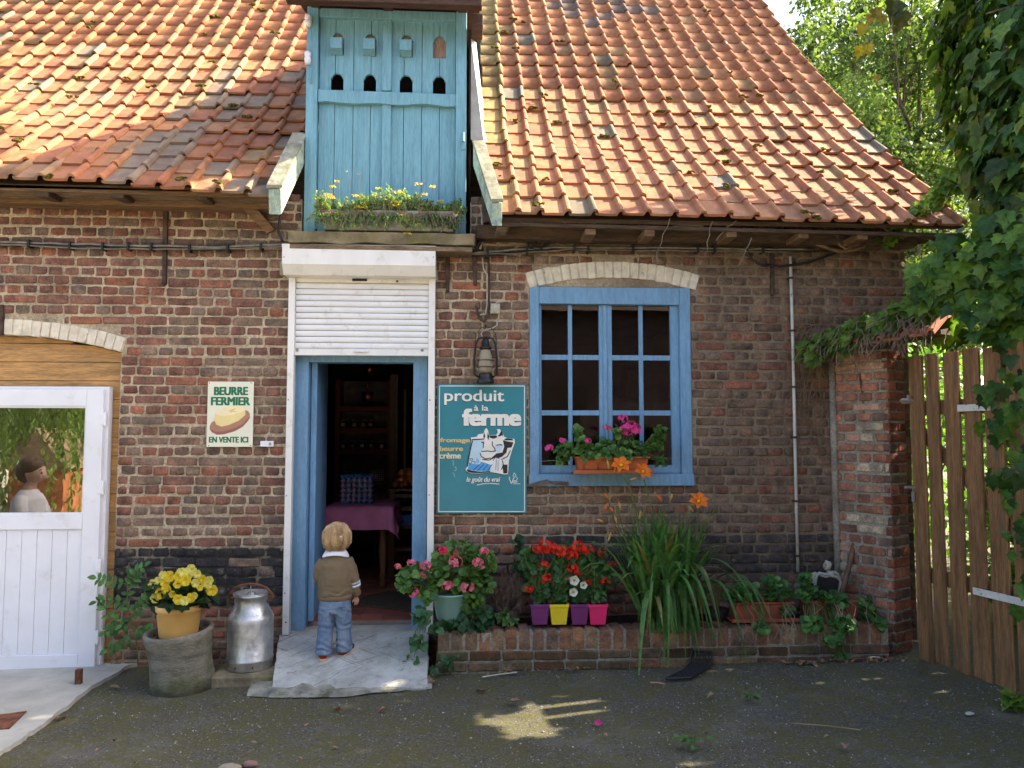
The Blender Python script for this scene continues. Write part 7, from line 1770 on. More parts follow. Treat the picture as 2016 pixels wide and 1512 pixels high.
def wb_flowers():
    c = at(1205, 895, -.15); g = thing('window_geranium', 'pink geranium with green leaves in the window box', 'plant', tuple(c))
    def S(px, py, rx, rz, y=-.16): return (at(px, py, y), (rx, .07, rz), rx*rz+.001)
    leaf_cloud(g, GERP, [S(1150, 888, .12, .05), S(1250, 885, .13, .06), S(1115, 885, .07, .06), S(1195, 882, .07, .06), S(1290, 870, .05, .08), S(1105, 905, .03, .02), S(1300, 905, .04, .03), S(1140, 855, .03, .05), S(1215, 850, .03, .03), S(1300, 850, .03, .05), S(1235, 900, .10, .03), S(1220, 895, .10, .03, -.23), S(1160, 897, .08, .02, -.23)], 640, .046, GREEN+[(.07, .15, .04)], M['leaf'], limit=240, stem=M['stem'], base=lambda p: (p.x*.6+c.x*.4, -.15, c.z), center=(c.x, -.05, c.z-.10))
    mb = MB()
    for px, py, r_, m_ in ((1081, 882, .032, 'magenta'), (1107, 867, .024, 'magenta'), (1158, 868, .024, 'magenta'), (1191, 840, .020, 'rose'), (1199, 843, .022, 'rose'), (1226, 824, .036, 'magenta'), (1234, 846, .050, 'magenta'), (1252, 845, .048, 'magenta'), (1243, 838, .042, 'magenta')):
        q = at(px, py, -.22); flower_head('flower_head', q, r_, M[m_], g, 20, r_*.42, .75, .15); mb.tube([q+Vector((0, .02, -.01)), (q.x*.8+c.x*.2, -.17, q.z*.6+c.z*.4), (q.x*.6+c.x*.4, -.15, c.z)], .0022, 4, False)
    mb.part('flower_stems', M['stem'], g, fix=False)
    MB().tube([at(1043, 905, -.02), at(1065, 908, -.06), at(1120, 905, -.10), at(1180, 902, -.12)], .0016, 4).tube([at(1363, 897, -.02), at(1320, 902, -.08), at(1280, 905, -.12)], .0016, 4).solo('wire_tie', M['zinc'], 'thin wire holding the window box to the blue frame', 'wire', fix=False)
wb_flowers()
def tr_flowers():
    for lab, base, sp, n in (('trailing ivy geranium in the right saucer trough', (1505, 1180), [((1470, 1165), .11, .05), ((1530, 1165), .10, .06), ((1440, 1175), .05, .04), ((1545, 1200), .05, .04), ((1500, 1235), .03, .03), ((1520, 1145), .05, .03)], 150),
                             ('trailing ivy geranium spilling from the trough by the garden wall', (1640, 1180), [((1590, 1165), .08, .05), ((1640, 1180), .10, .05), ((1600, 1225), .08, .05), ((1660, 1225), .08, .06), ((1705, 1200), .06, .08), ((1640, 1255), .06, .03), ((1655, 1290), .03, .015), ((1730, 1225), .03, .05), ((1585, 1140), .03, .03)], 230)):
        c = at(*base, -.3); g = thing('ivy_geranium', lab, 'plant', tuple(c))
        leaf_cloud(g, GERP, [(at(*q, -.36 if q[1] < 1205 else -.47), (rx, .06, rz), rx*rz+.0015) for q, rx, rz in sp], int(n*1.7), .046, [(.065, .165, .04), (.085, .20, .05), (.05, .13, .04), (.12, .25, .07)], M['leaf_gloss'], limit=170, stem=M['stem'], base=lambda p: (p.x*.7+c.x*.3, -.30, c.z), center=(c.x, -.25, c.z-.05))
        mb = MB()
        for k in range(9):
            x = c.x+ru(-.22, .22); p = Vector((x, -.38, c.z+.0)); pts = [p]
            for (dy, dz) in ((-.06, -.02), (-.09, -.08), (-.10, -.16), (-.10, -.24)): pts.append(Vector((x+ru(-.05, .05), -.38+dy, c.z+dz)))
            mb.tube(pts, .0022, 4, False)
        mb.part('runners', plain('pale_runner', (.30, .22, .15), .8), g, fix=False)
tr_flowers()
c = at(1410, 1185, -.20)
MB().lathe([(0, 0), (.07, 0), (.09, .10), (.08, .10), (0, .08)], (c.x+.01, -.18, ZB-.01), 20).solo('black_pot', M['black'], 'small black pot with dead stalks behind the day lily', 'flower pot', smooth=True)
mb = MB()
for k in range(14): p = Vector((c.x+ru(-.04, .05), -.17, ZB+.06)); mb.tube([p, p+Vector((ru(-.03, .03), 0, .12)), p+Vector((ru(-.05, .05), ru(-.02, .02), ru(.18, .28)))], .003, 4, False)
mb.solo('dead_stalks', plain('dead_stalk', (.16, .085, .045), .9), 'brown dead stalks standing in the small black pot', 'stalks', fix=False)
# grey basin, cherub and tool handle in the corner
def corner():
    a, b, c_, d_ = at(1598, 1195, -.20), at(1645, 1200, -.20), at(1655, 1136, -.20), at(1607, 1128, -.20)
    t = thing('grey_basin', 'old dark basin with grey rim tipped against the corner', 'basin', (a.x+.08, -.16, ZB))
    g = plain('grey_rim', (.36, .34, .30), .6, .15)
    MB().tube([a, d_+Vector((0, 0, -.03)), d_+Vector((.02, 0, 0)), c_+Vector((-.03, 0, .0)), c_+Vector((0, 0, -.03)), b], .011, 8).part('rim', g, t, True)
    MB().hexa([a, b, b+Vector((0, .1, 0)), a+Vector((0, .1, 0)), d_+Vector((.01, .0, -.008)), c_+Vector((-.01, .0, -.008)), c_+Vector((0, .10, 0)), d_+Vector((0, .10, 0))]).part('basin_body', M['black'], t)
    s = thing('cherub_statue', 'small weathered stone cherub resting on the grey basin rim', 'statue', tuple(at(1630, 1140, -.14)))
    st = plain('weathered_stone', (.42, .38, .30), .9, .2, 18, .2, 0, .7, 60, .006, None, ((.12, .10, .07), 26, .52, .66))
    mb = MB(); P = lambda px, py, y=-.16: at(px, py, y)
    hd = P(1628, 1115); mb.ball(hd, .030, 14, 10, (.95, 1, 1.1)); mb.ball(hd+Vector((-.016, -.018, -.010)), .016, 10, 7); mb.ball(hd+Vector((-.028, -.014, -.006)), .006, 8, 5)
    for k in range(26):
        q = rv().normalized()
        if q.z > -.2: mb.ball(hd+Vector((q.x*.027+.006, q.y*.027+.008, q.z*.030+.006)), .010, 7, 5)
    mb.loft([(P(1648, 1134), .02, .02), (P(1642, 1128), .034, .03), (P(1635, 1124), .026, .024)], 12); mb.loft([(P(1655, 1140), .015, .015, (0, 0, 1)), (P(1645, 1130), .026, .022, (0, 0, 1)), (P(1634, 1128), .018, .018, (0, 0, 1)), (P(1626, 1130), .013, .013, (0, 0, 1))], 10)
    mb.tube([P(1640, 1130, -.18), P(1626, 1134, -.19), P(1612, 1132, -.19), P(1602, 1128, -.18)], [.020, .017, .013, .012], 10); mb.tube([P(1602, 1128, -.18), P(1600, 1136, -.18), P(1601, 1148, -.18)], [.014, .017, .012], 10)
    me = fuse(mb, .0045, 3); o = link(me, 'statue_body', st, s, True)
    a, b = at(1654, 1182, -.24), at(1684, 1060, -.10)
    MB().tube([a, a.lerp(b, .5)+Vector((.004, 0, .004)), b, b+(b-a).normalized()*.008], [.021, .019, .020, .012], 12).solo('tool_handle', woodmat('worn_handle', (.15, .09, .055), .8, .3), 'worn wooden tool handle leaning against the garden wall', 'handle', smooth=True)
corner()
# sedum trough on the hatch sill
def sedum():
    y = -.215; a, b = at(634, 410, y), at(895, 415, y); zt = a.z-.005; zb = at(640, 452, y).z+.003
    t = thing('stone_trough', 'old concrete flower trough on the sill under the blue hatch', 'planter', ((a.x+b.x)/2, y+.08, zb))
    cm = plain('trough_concrete', (.31, .29, .24), .92, .25, 5, .2, 0, .6, 60, .005, None, ((.15, .14, .10), 5, .52, .7))
    mb = MB(); vs = []
    for e, z in ((-.012, zb), (.0, zt-.02), (.004, zt), (-.02, zt), (-.022, zt-.05)): vs += [(a.x-e, y-e, z), (b.x+e, y-e, z), (b.x+e, y+.17+e, z), (a.x-e, y+.17+e, z)]
    mb.add(vs, [(3, 2, 1, 0)] + [(i*4+j, i*4+(j+1) % 4, (i+1)*4+(j+1) % 4, (i+1)*4+j) for i in range(4) for j in range(4)] + [(16, 17, 18, 19)]).part('trough', cm, t, bevel=.010)
    MB().box((a.x+.02, y+.02, zt-.05), (b.x-.02, y+.15, zt-.015)).part('soil', M['soil'], t)
    s = thing('sedum', 'yellow flowering sedum overflowing the concrete trough on the hatch sill', 'plant', ((a.x+b.x)/2, y+.08, zt))
    items = []; mb = MB(); cols = [(.20, .32, .15), (.16, .28, .14), (.26, .34, .10), (.11, .20, .09)]
    N2 = [([(0, 0, 0), (.22, .5, .05), (0, 1, 0), (-.22, .5, .05)], [(0, 1, 2, 3)])]
    for k in range(420):
        x = ru(a.x-.05, b.x+.05); yy = ru(y-.02, y+.16); up = ru(.04, .13)*(1.1+.4*math.sin(x*9)); p = Vector((x, yy, zt-.02)); hang = rnd() < .28
        e = p + (Vector((ru(-.06, .06), -.05, -ru(.03, .14))) if hang else Vector((ru(-.05, .05), ru(-.05, .02), up)))
        if hang: p.y = y-.005; e.y = y-ru(.03, .06)
        mb.tube([p, p.lerp(e, .5)+Vector((0, -.015, .015)), e], .0025, 4, False); c = random.choice(cols if not (x > b.x-.25) else cols[3:]+[(.08, .15, .06)])
        for j in range(20):
            u = ru(.25, 1.05); q = p.lerp(e, u); d = rv().normalized(); items.append((0, orient(q, d+(e-p).normalized()*.9, d.orthogonal(), ru(.022, .034)*(1.25-.4*u)), sh(c, .7, 1.3)))
    mb.part('stems', plain('sedum_stem', (.24, .17, .10), .7), s, fix=False)
    joined('leaves', s, N2, items, M['leaf'])
    for px, py, r_ in ((655, 367, .022), (647, 383, .032), (652, 388, .026), (701, 385, .030), (745, 371, .022), (739, 385, .022), (786, 379, .032), (779, 397, .034), (781, 404, .028), (823, 362, .028), (833, 383, .032), (852, 367, .026), (868, 396, .022), (703, 407, .026), (716, 408, .026), (790, 424, .016), (803, 434, .03), (802, 459, .030), (664, 357, .016)):
        q = at(px, py, y-.04); mb = MB()
        for j in range(26):
            p = q + Vector((ru(-r_, r_), ru(-r_, r_)*.7, ru(-.25, .25)*r_)); sz = ru(.004, .008); u = rv().normalized()*sz; v = u.orthogonal().normalized()*sz; mb.add([p-u, p-v, p+u, p+v], [(0, 1, 2, 3)])
        mb.part('flower_head', M['sedum_y'] if py < 430 or rnd() < .7 else M['lemon'], s, fix=False)
    mb = MB(); mb2 = MB()
    for px, py, px2, py2 in ((682, 338, 688, 378), (707, 344, 710, 378), (838, 352, 830, 372), (852, 368, 846, 405), (665, 358, 667, 380), (823, 364, 826, 385), (655, 370, 652, 400)):
        p, q = at(px2, py2, y), at(px, py, y-.03); mb.tube([p, p.lerp(q, .5)+Vector((.006, 0, 0)), q], .0018, 4, False)
        if py < 356 and px < 720:
            for j in range(5): mb2.tube([q, q+Vector((ru(-.018, .018), ru(-.01, .01), ru(.0, .018)))], .002, 4, False)
    mb.part('flower_stalks', plain('sedum_stalk', (.28, .22, .12), .7), s, fix=False); mb2.part('seed_heads', plain('seed_head', (.42, .36, .32), .8), s, fix=False)
sedum()
# trowel on the ledge below the window
t = thing('garden_trowel', 'old garden trowel lying under the blue window sill', 'trowel', tuple(at(1085, 952, -.03)))
q = [at(px, py, -.045) for px, py in ((1041, 955), (1060, 949), (1078, 945), (1083, 949), (1078, 954), (1060, 956))]
MB().add([(p.x, -.055, p.z) for p in q] + [(p.x, -.018, p.z+.006) for p in q], [tuple(range(6)), (11, 10, 9, 8, 7, 6)] + [(i, i+6, (i+1) % 6+6, (i+1) % 6) for i in range(6)]).part('blade', plain('trowel_steel', (.13, .115, .10), .5, .3, 14, .5, .6), t)
MB().tube([at(1081, 947, -.04), at(1086, 951, -.045)], .005, 6).part('tang', M['iron'], t); MB().tube([at(1086, 950, -.045), at(1090, 950.5, -.045), at(1116, 952, -.045), at(1119, 952, -.045)], [.007, .011, .012, .008], 10).part('grip', woodmat('trowel_grip', (.20, .12, .08), .7), t, True)
# bent black plastic grating leaning on the bed wall
def grating():
    t = thing('plastic_grating', 'bent black plastic grating slumped from the bed wall to the ground', 'grating', tuple(atz(1345, 1350, .05)))
    U = [(1362, 1281, 1402, 1283, -.47), (1358, 1305, 1401, 1307, -.49), (1354, 1325, 1399, 1330, -.53), (1347, 1338, 1390, 1345, -.60), (1330, 1348, 1378, 1357, -.68), (1311, 1358, 1362, 1368, -.77)]
    L = [at(a, b, y) for a, b, c, d, y in U]; Rr = [at(c, d, y) for a, b, c, d, y in U]
    for P in (L, Rr):
        for k in range(2, 6): P[k].z = max(P[k].z, gz(P[k].x)+.02)
    mb = MB()
    for k in range(8):
        f = k/7; mb.tube([l.lerp(r, f) for l, r in zip(L, Rr)], .007 if k in (0, 7) else .0042, 6)
    mb.part('bars', M['black'], t, fix=False)
    mb = MB()
    for k in range(16):
        u = k/15*(len(L)-1); i = min(int(u), len(L)-2); a = L[i].lerp(L[i+1], u-i); b = Rr[i].lerp(Rr[i+1], u-i); mb.tube([a, b], .008 if k in (0, 15) else .0036, 6)
    mb.part('cross_bars', M['black'], t, fix=False)
grating()
# litter on the yard
def litter():
    mats = [plain('dead_leaf_a', (.30, .14, .06), .9, .3, 30), plain('dead_leaf_b', (.24, .15, .09), .9, .3, 30), plain('dead_leaf_c', (.17, .10, .065), .9, .3, 30), plain('green_leaf', (.13, .17, .04), .8, .3, 30)]
    big = [((112, 1408), .075, 0, 'curled orange dead leaf on the asphalt near the concrete apron'), ((660, 1399), .06, 0, 'dry brown leaf lying before the ramp'), ((948, 1368), .07, 1, 'pale dead leaf in front of the left end of the bed'), ((1022, 1392), .07, 2, 'dark dead leaf above the sun patch on the ground'), ((1405, 1384), .05, 1, 'small curled leaf right of the black grating'), ((217, 1347), .06, 1, 'pale dead leaf by the foot of the clay drum'), ((757, 1402), .05, 0, 'reddish leaf below the ramp corner'), ((1665, 1490), .05, 1, 'small brown leaf at the lower right of the yard'), ((295, 1340), .05, 0, 'brown leaf left of the clay drum foot'), ((480, 1332), .06, 0, 'orange dead leaf on the slab edge under the churn')]
    for (px, py), s, m_, lab in big:
        p = atz(px, py, .02); z = gz(p.x)+.02; mb = MB(); a = ru(0, 6.3); vs, fs = IVYP[random.randrange(6)]
        mb.add(vs, fs, Matrix.Translation((p.x, p.y, z+.008)) @ Matrix.Rotation(a, 4, 'Z') @ Matrix.Rotation(ru(-.4, .4), 4, 'X') @ Matrix.Diagonal((s*.9, s, s*1.6, 1))); mb.solo('fallen_leaf', mats[m_], lab, 'leaf', group='dead leaves on the yard', fix=False)
    mb = MB()
    def put(x, y, s, mi):
        vs, fs = (OVP+NARP)[random.randrange(6)]; mb.cm = mi; mb.add(vs, fs, Matrix.Translation((x, y, gz(x)+.016+ru(0, .012))) @ Matrix.Rotation(ru(0, 6.3), 4, 'Z') @ Matrix.Rotation(ru(-.3, .3), 4, 'X') @ Matrix.Diagonal((s, s, s*1.5, 1)))
    for k in range(150): put(ru(-2.4, 3.2), ru(-1.9, -.5), ru(.012, .035), random.choice((0, 1, 1, 2, 3)))
    for k in range(90): put(ru(2.2, 3.05), -.48-abs(ru(0, .06))-(.02), ru(.025, .06), random.choice((0, 1, 2, 2)))
    for k in range(40): put(ru(-1.75, -1.25), ru(-.55, -.2), ru(.02, .05), random.choice((0, 1, 2)))
    for k in range(40): put(ru(-.3, -.18), ru(-.7, -.1), ru(.02, .05), random.choice((0, 1, 2)))
    for k in range(30): put(ru(.1, .9), -.475-abs(ru(0, .05)), ru(.02, .045), random.choice((0, 1, 2)))
    o = mb.part('leaf_litter', mats, None, fix=False); o['kind'] = 'stuff'
    for (pa, pb_, lab, c, r_) in (((950, 1337), (1018, 1329), 'pale straight stick lying along the foot of the bed wall', (.55, .52, .42), .004), ((1558, 1440), (1695, 1456), 'long thin twig lying on the open yard', (.26, .19, .11), .003), ((1710, 1312), (1735, 1313), 'short pale stick near the garden wall foot', (.55, .52, .42), .004), ((1310, 1358), (1280, 1354), 'dry curled stalk beside the black grating', (.35, .22, .10), .005)):
        a, b = atz(*pa, .03), atz(*pb_, .03); mid = (a+b)/2+Vector((.01, .01, .004))
        for q in (a, mid, b): q.z = gz(q.x)+.022
        MB().tube([a, mid, b], r_, 6).solo('stick', plain('stick', c, .8), lab, 'stick', fix=False)
    for px, py, s, c, lab in ((452, 1507, .045, (.26, .23, .17), 'flat grey stone at the bottom edge of the yard'), (492, 1498, .03, (.20, .12, .11), 'small reddish stone at the bottom edge of the yard'), (1910, 1424, .02, (.40, .38, .34), 'white pebble on the yard near the gate')):
        p = atz(px, py, .03); MB().ball((p.x, p.y, gz(p.x)+.012), s, 12, 8, (1.3, .9, .55), .12).solo('stone', plain('stone', c, .9, .2, 20, .2, 0, .5, 60), lab, 'stone', smooth=True)
    p = atz(1178, 1434, .03); mb = MB(); petals_ball(mb, (p.x, p.y, gz(p.x)+.03), .012, 5, .016); mb.solo('fallen_petal', M['magenta'], 'single magenta petal fallen on the yard', 'petal', fix=False)
    for px, py, n, lab in ((1368, 1485, 9, 'small green seedling on the open yard near the bottom'), (1478, 1390, 5, 'tiny green sprig lying on the yard')):
        p = atz(px, py, .03); t = thing('seedling', lab, 'plant', (p.x, p.y, gz(p.x))); it = []
        for k in range(n): a = ru(0, 6.3); it.append((k % 3, orient((p.x+.02*math.cos(a)*k*.5, p.y+.02*math.sin(a), gz(p.x)+.03+.006*k), (math.cos(a), math.sin(a), .1), (0, -.2, 1), ru(.035, .055)), (.07, .16, .045)))
        pieces('leaf', 'leaves', t, HEARTP, it, M['leaf'], 20, minpx=0); MB().tube([(p.x, p.y, gz(p.x)-.01), (p.x, p.y, gz(p.x)+.08)], .003, 5).part('stem', M['stem'], t)
litter()
# ================================================================ the toddler in the doorway
def toddler():
    skin = plain('skin', (.52, .29, .20), .55, .08, 10, .35, 0, .03, 40, .001)
    def cloth(name, c, sc=180, var=.1, wr=.5):
        t = NT(name); k = t.ramp(t.noise(7, 4), (.3, tuple(v*(1-var) for v in c)), (.7, tuple(v*(1+var) for v in c))); b = t.bump(t.noise(16, 3, .5, (1, 1, 2.2)), wr, .012); t.bump(t.noise(sc, 2), .25, .001, b); return t.fin(k, .92, .15)
    knit = cloth('olive_knit', (.185, .135, .080)); white = cloth('white_cotton', (.78, .78, .80), 200, .03, .2)
    t_ = NT('washed_denim'); f = t_.noise(7, 4, .6); k = t_.ramp(f, (.35, (.115, .18, .29)), (.62, (.24, .30, .38))); k = t_.mix(1.0, k, t_.ramp(t_.noise(140, 2, .6, (1, 1, .12)), (.3, .82), (.7, 1.12)), 'MULTIPLY')
    b_ = t_.bump(t_.noise(13, 3, .5, (1, 1, 1.8)), .7, .016); t_.bump(t_.noise(220, 2), .3, .001, b_); denim = t_.fin(k, .9, .15)
    red = cloth('red_leather', (.30, .035, .022), 90, .12, .2); sole = plain('sole', (.55, .42, .26), .8); navy = cloth('navy_leather', (.025, .035, .07), 90)
    def hairmat():
        t = NT('blond_hair'); g = t.noise(30, 4, .6, (1, 1, .25)); k = t.ramp(g, (.36, (.30, .175, .075)), (.5, (.46, .30, .145)), (.64, (.64, .47, .26))); t.bump(g, .6, .006); return t.fin(k, .55, .35)
    hair = hairmat()
    C = Vector((-.89, -.34, .125)); yaw = R(3)
    p = thing('person', 'blond toddler in olive sweater and jeans standing on the ramp', 'person', tuple(C))
    def W(x, y, z): c, s = math.cos(yaw), math.sin(yaw); return Vector((C.x+x*c-y*s, C.y+x*s+y*c, C.z+z))
    ux = Vector((math.cos(yaw), math.sin(yaw), 0)); uy = Vector((-math.sin(yaw), math.cos(yaw), 0))
    def S(x, y, z, rx, ry): return (W(x, y, z), rx, ry, ux, uy)
    fz = lambda y: .25*y      # the ramp rises towards the door
    # continuous body under the clothes: head, neck, trunk, limbs
    mb = MB(); hx_, hy_, hz_ = .005, .012, .815
    mb.ball(W(hx_, hy_, hz_), .088, 20, 14, (.92, 1.05, 1.08)); mb.ball(W(hx_, hy_+.045, hz_-.04), .055, 14, 10, (1, 1, .9))      # skull, face forward (into the shop)
    mb.ball(W(hx_, hy_+.098, hz_-.022), .012, 8, 6); 
    for s in (-1, 1): mb.ball(W(hx_+s*.084, hy_+.005, hz_-.02), .020, 10, 7, (.45, .9, 1.2))
    mb.loft([S(0, .0, .66, .06, .055), S(0, .0, .70, .042, .042), S(hx_, .008, .75, .042, .045)])
    mb.loft([S(0, 0, .36, .085, .075), S(0, 0, .48, .09, .075), S(0, 0, .60, .095, .07), S(0, 0, .67, .07, .05)])
    for s in (-1, 1): mb.loft([S(s*.058, 0, .42, .05, .055), S(s*.06, 0, .25, .04, .045), S(s*.062+(-.018 if s < 0 else 0), -.01 if s < 0 else .02, .05, .03, .034)])
    mb.tube([W(.080, 0, .635), W(.110, .005, .53), W(.128, .02, .43), W(.139, .032, .392)], [.03, .027, .022, .018], 12)
    mb.tube([W(-.080, 0, .635), W(-.108, .015, .54), W(-.095, .095, .47), W(-.06, .14, .47)], [.03, .027, .022, .018], 12)
    # hands: palm and five bent fingers each
    def hand(w0, d, side, fold):
        d = Vector(d).normalized(); n = fold - d*fold.dot(d); n.normalize(); sd_ = d.cross(n)*side
        mb.loft([(w0, .014, .011, sd_, n), (w0+d*.016, .019, .011, sd_, n), (w0+d*.032, .020, .010, sd_, n), (w0+d*.040, .016, .008, sd_, n)], 10)
        for i, (o, L) in enumerate(((-.0135, .026), (-.0045, .030), (.0045, .029), (.0135, .023))):
            q = w0+d*.034+sd_*o; mb.tube([q, q+d*L*.45+n*.004, q+d*L*.8+n*.012, q+d*L*.92+n*.020], [.0056, .0054, .005, .004], 8)
        q = w0+d*.012-sd_*.017; mb.tube([q, q-sd_*.010+d*.010+n*.006, q-sd_*.010+d*.022+n*.012, q-sd_*.006+d*.030+n*.014], [.0065, .006, .0055, .004], 8)
    hand(W(.140, .034, .392), (.10, .10, -1), 1, Vector((-.6, .8, 0))); hand(W(-.06, .14, .47), (.7, .55, .1), 1, Vector((0, .3, -1)))
    me = fuse(mb, .0042, 2); link(me, 'body', skin, p, True)
    # sweater
    mb = MB()
    mb.loft([S(0, 0, .392, .108, .088), S(0, 0, .41, .116, .096), S(0, 0, .45, .118, .098), S(0, 0, .54, .114, .094), S(0, 0, .61, .108, .086), S(0, 0, .66, .090, .072), S(0, .002, .700, .066, .062)], 28)
    for s in (-1, 1):
        pts = [W(s*.070, 0, .650), W(s*.098, .004, .60), W(.122, .010, .515) if s > 0 else W(-.114, .022, .54), W(.134, .020, .455) if s > 0 else W(-.108, .075, .485), W(.140, .030, .415) if s > 0 else W(-.075, .125, .475)]
        mb.tube(pts, [.048, .048, .041, .038, .033], 16)
    nz = lambda v, a, b, c: mnoise.noise(Vector((v.x*a, v.y*a+3, v.z*b+c)))
    def cl_fold(v):
        h = v.z-C.z; return .0042*nz(v, 9, 26, 1)+.003*nz(v, 30, 18, 5) + (.0035*math.sin(h*120+nz(v, 12, 12, 2)*5)*max(0, 1-abs(h-.43)/.06))
    sw = link(fuse(mb, .0055, 4, cl_fold), 'sweater', knit, p, True)
    mb = MB(); q0, q1 = W(.134, .020, .455), W(.140, .030, .415); d = (q1-q0).normalized()
    mb.tube([q1-d*.012, q1+d*.006, q1+d*.014], [.036, .034, .028], 16); mb.part('cuff', knit, sw, True)
    a, b = W(.125, .012, .502), W(.135, .021, .45); d = (b-a).normalized()
    for k, (off, m_) in enumerate(((0, plain('pale_blue_stripe', (.34, .44, .56), .9)), (.020, white))):
        MB().tube([a+d*off, a+d*(off+.012)], [.0435-.001*k, .0428-.001*k], 20).part('sleeve_stripe', m_, sw, True)
    MB().loft([S(0, 0, .386, .111, .091), S(0, 0, .392, .117, .097), S(0, 0, .412, .1185, .0985), S(0, 0, .418, .116, .096)], 28).part('hem', knit, sw, True)
    mb = MB(); n = 28; vs = []
    for z, rx, ry, dz in ((.690, .056, .056, 0), (.725, .060, .060, 0), (.732, .065, .065, 0), (.704, .090, .083, -.004), (.690, .091, .084, -.004)):
        for j in range(n): an = 2*PI*j/n; vs.append(W(rx*math.cos(an), .004+ry*math.sin(an), z+dz*math.sin(an)-.020*abs(math.cos(an))**2*(1 if z < .71 else .35)))
    mb.add(vs, [(i*n+j, i*n+(j+1) % n, (i+1)*n+(j+1) % n, (i+1)*n+j) for i in range(4) for j in range(n)]); mb.part('collar', white, p, True)
    # jeans
    mb = MB(); mb.loft([S(0, 0, .30, .100, .084), S(0, 0, .34, .108, .094), S(0, 0, .385, .105, .090), S(0, 0, .40, .100, .086)], 26)
    mb.loft([S(-.052, 0, .34, .058, .085), S(-.055, 0, .26, .056, .072), S(-.062, -.004, .16, .054, .062), S(-.070, -.010, .08, .055, .062), S(-.072, -.012, .030, .056, .064), S(-.072, -.012, .022, .052, .060)], 22)
    mb.loft([S(.050, 0, .34, .058, .085), S(.056, .004, .26, .056, .072), S(.060, .012, .16, .052, .060), S(.064, .022, .08, .052, .060), S(.065, .026, .036, .053, .062), S(.065, .026, .028, .05, .058)], 22)
    def jn_fold(v):
        h = v.z-C.z; k = max(0, 1-abs(h-.07)/.07)+max(0, 1-abs(h-.215)/.05)*.8+max(0, 1-abs(h-.31)/.04)*.6
        return .0030*nz(v, 14, 22, 7) + .0050*k*math.sin(h*150+nz(v, 10, 10, 3)*6+v.x*60)
    je = link(fuse(mb, .0048, 2, jn_fold), 'jeans', denim, p, True)
    for s in (-1, 1):
        q = [(s*.028, .345), (s*.082, .345), (s*.086, .30), (s*.058, .275), (s*.032, .29)]
        back = lambda x: -.088*math.sqrt(max(0, 1-(x/.112)**2))-.008
        MB().add([W(x, back(x), z) for x, z in q] + [W(x, back(x)+.02, z) for x, z in q], [tuple(range(5)), (9, 8, 7, 6, 5)] + [(i, i+5, (i+1) % 5+5, (i+1) % 5) for i in range(5)]).part('back_pocket', denim, je, bevel=.002)
    MB().tube([W(.030, -.0945, .348), W(.058, -.089, .351), W(.084, -.070, .348)], .005, 8).part('pocket_flap', denim, je, True)
    mb = MB()
    for a_ in [2*PI*k/40 for k in range(41)]: pass
    # shoes
    for s, (x, y, yw) in ((-1, (-.074, -.012, R(8))), (1, (.066, .028, R(-28)))):
        c2, s2 = math.cos(yw), math.sin(yw)
        def Q(a, b, z): return W(x+a*c2-b*s2, y+a*s2+b*c2, z+fz(y+b)-.004)
        U2 = Vector((math.cos(yaw+yw), math.sin(yaw+yw), 0)); mb = MB()
        mb.loft([(Q(0, -.042, .030), .006, .016, U2, Vector((0, 0, 1))), (Q(0, -.036, .032), .026, .026, U2, Vector((0, 0, 1))), (Q(0, -.012, .034), .031, .030, U2, Vector((0, 0, 1))), (Q(0, .02, .028), .031, .024, U2, Vector((0, 0, 1))), (Q(0, .06, .022), .034, .018, U2, Vector((0, 0, 1))), (Q(0, .085, .018), .024, .013, U2, Vector((0, 0, 1))), (Q(0, .094, .016), .008, .006, U2, Vector((0, 0, 1)))], 18)
        sh = mb.part('shoe', red, p, True)
        mb = MB(); ol = [(-.018, -.045), (.018, -.045), (.031, -.02), (.030, .02), (.036, .06), (.024, .092), (0, .098), (-.024, .092), (-.036, .06), (-.030, .02), (-.031, -.02)]; n = len(ol)
        mb.add([Q(a, b, .002) for a, b in ol] + [Q(a, b, .013) for a, b in ol], [tuple(range(n-1, -1, -1)), tuple(range(n, 2*n))] + [(i, (i+1) % n, (i+1) % n+n, i+n) for i in range(n)]); mb.part('sole', sole, sh, bevel=.002)
        if s > 0: MB().loft([(Q(.004, .03, .030), .030, .022, U2, Vector((0, 0, 1))), (Q(.002, .062, .024), .0352, .0195, U2, Vector((0, 0, 1))), (Q(0, .088, .019), .024, .014, U2, Vector((0, 0, 1)))], 16).part('toe_cap', navy, sh, True)
    # hair: a soft bobbed cap with combed strands over it
    mb = MB(); hc = W(hx_, hy_-.004, hz_-.002)
    mb.ball(hc+Vector((0, 0, .006)), .096, 26, 18, (.97, 1.08, 1.0))
    mb.loft([(hc+Vector((0, .0, .03)), .096, .10, ux, uy), (hc+Vector((-.002, -.003, -.02)), .096, .102, ux, uy), (hc+Vector((-.003, -.006, -.055)), .084, .082, ux, uy), (hc+Vector((-.006, -.008, -.080)), .062, .056, ux, uy), (hc+Vector((-.006, -.008, -.088)), .050, .044, ux, uy)], 26)
    cap = fuse(mb, .0045, 8); hr = link(cap, 'hair', hair, p, True)
    mb = MB()
    crown = hc + Vector((.020, -.012, .100))
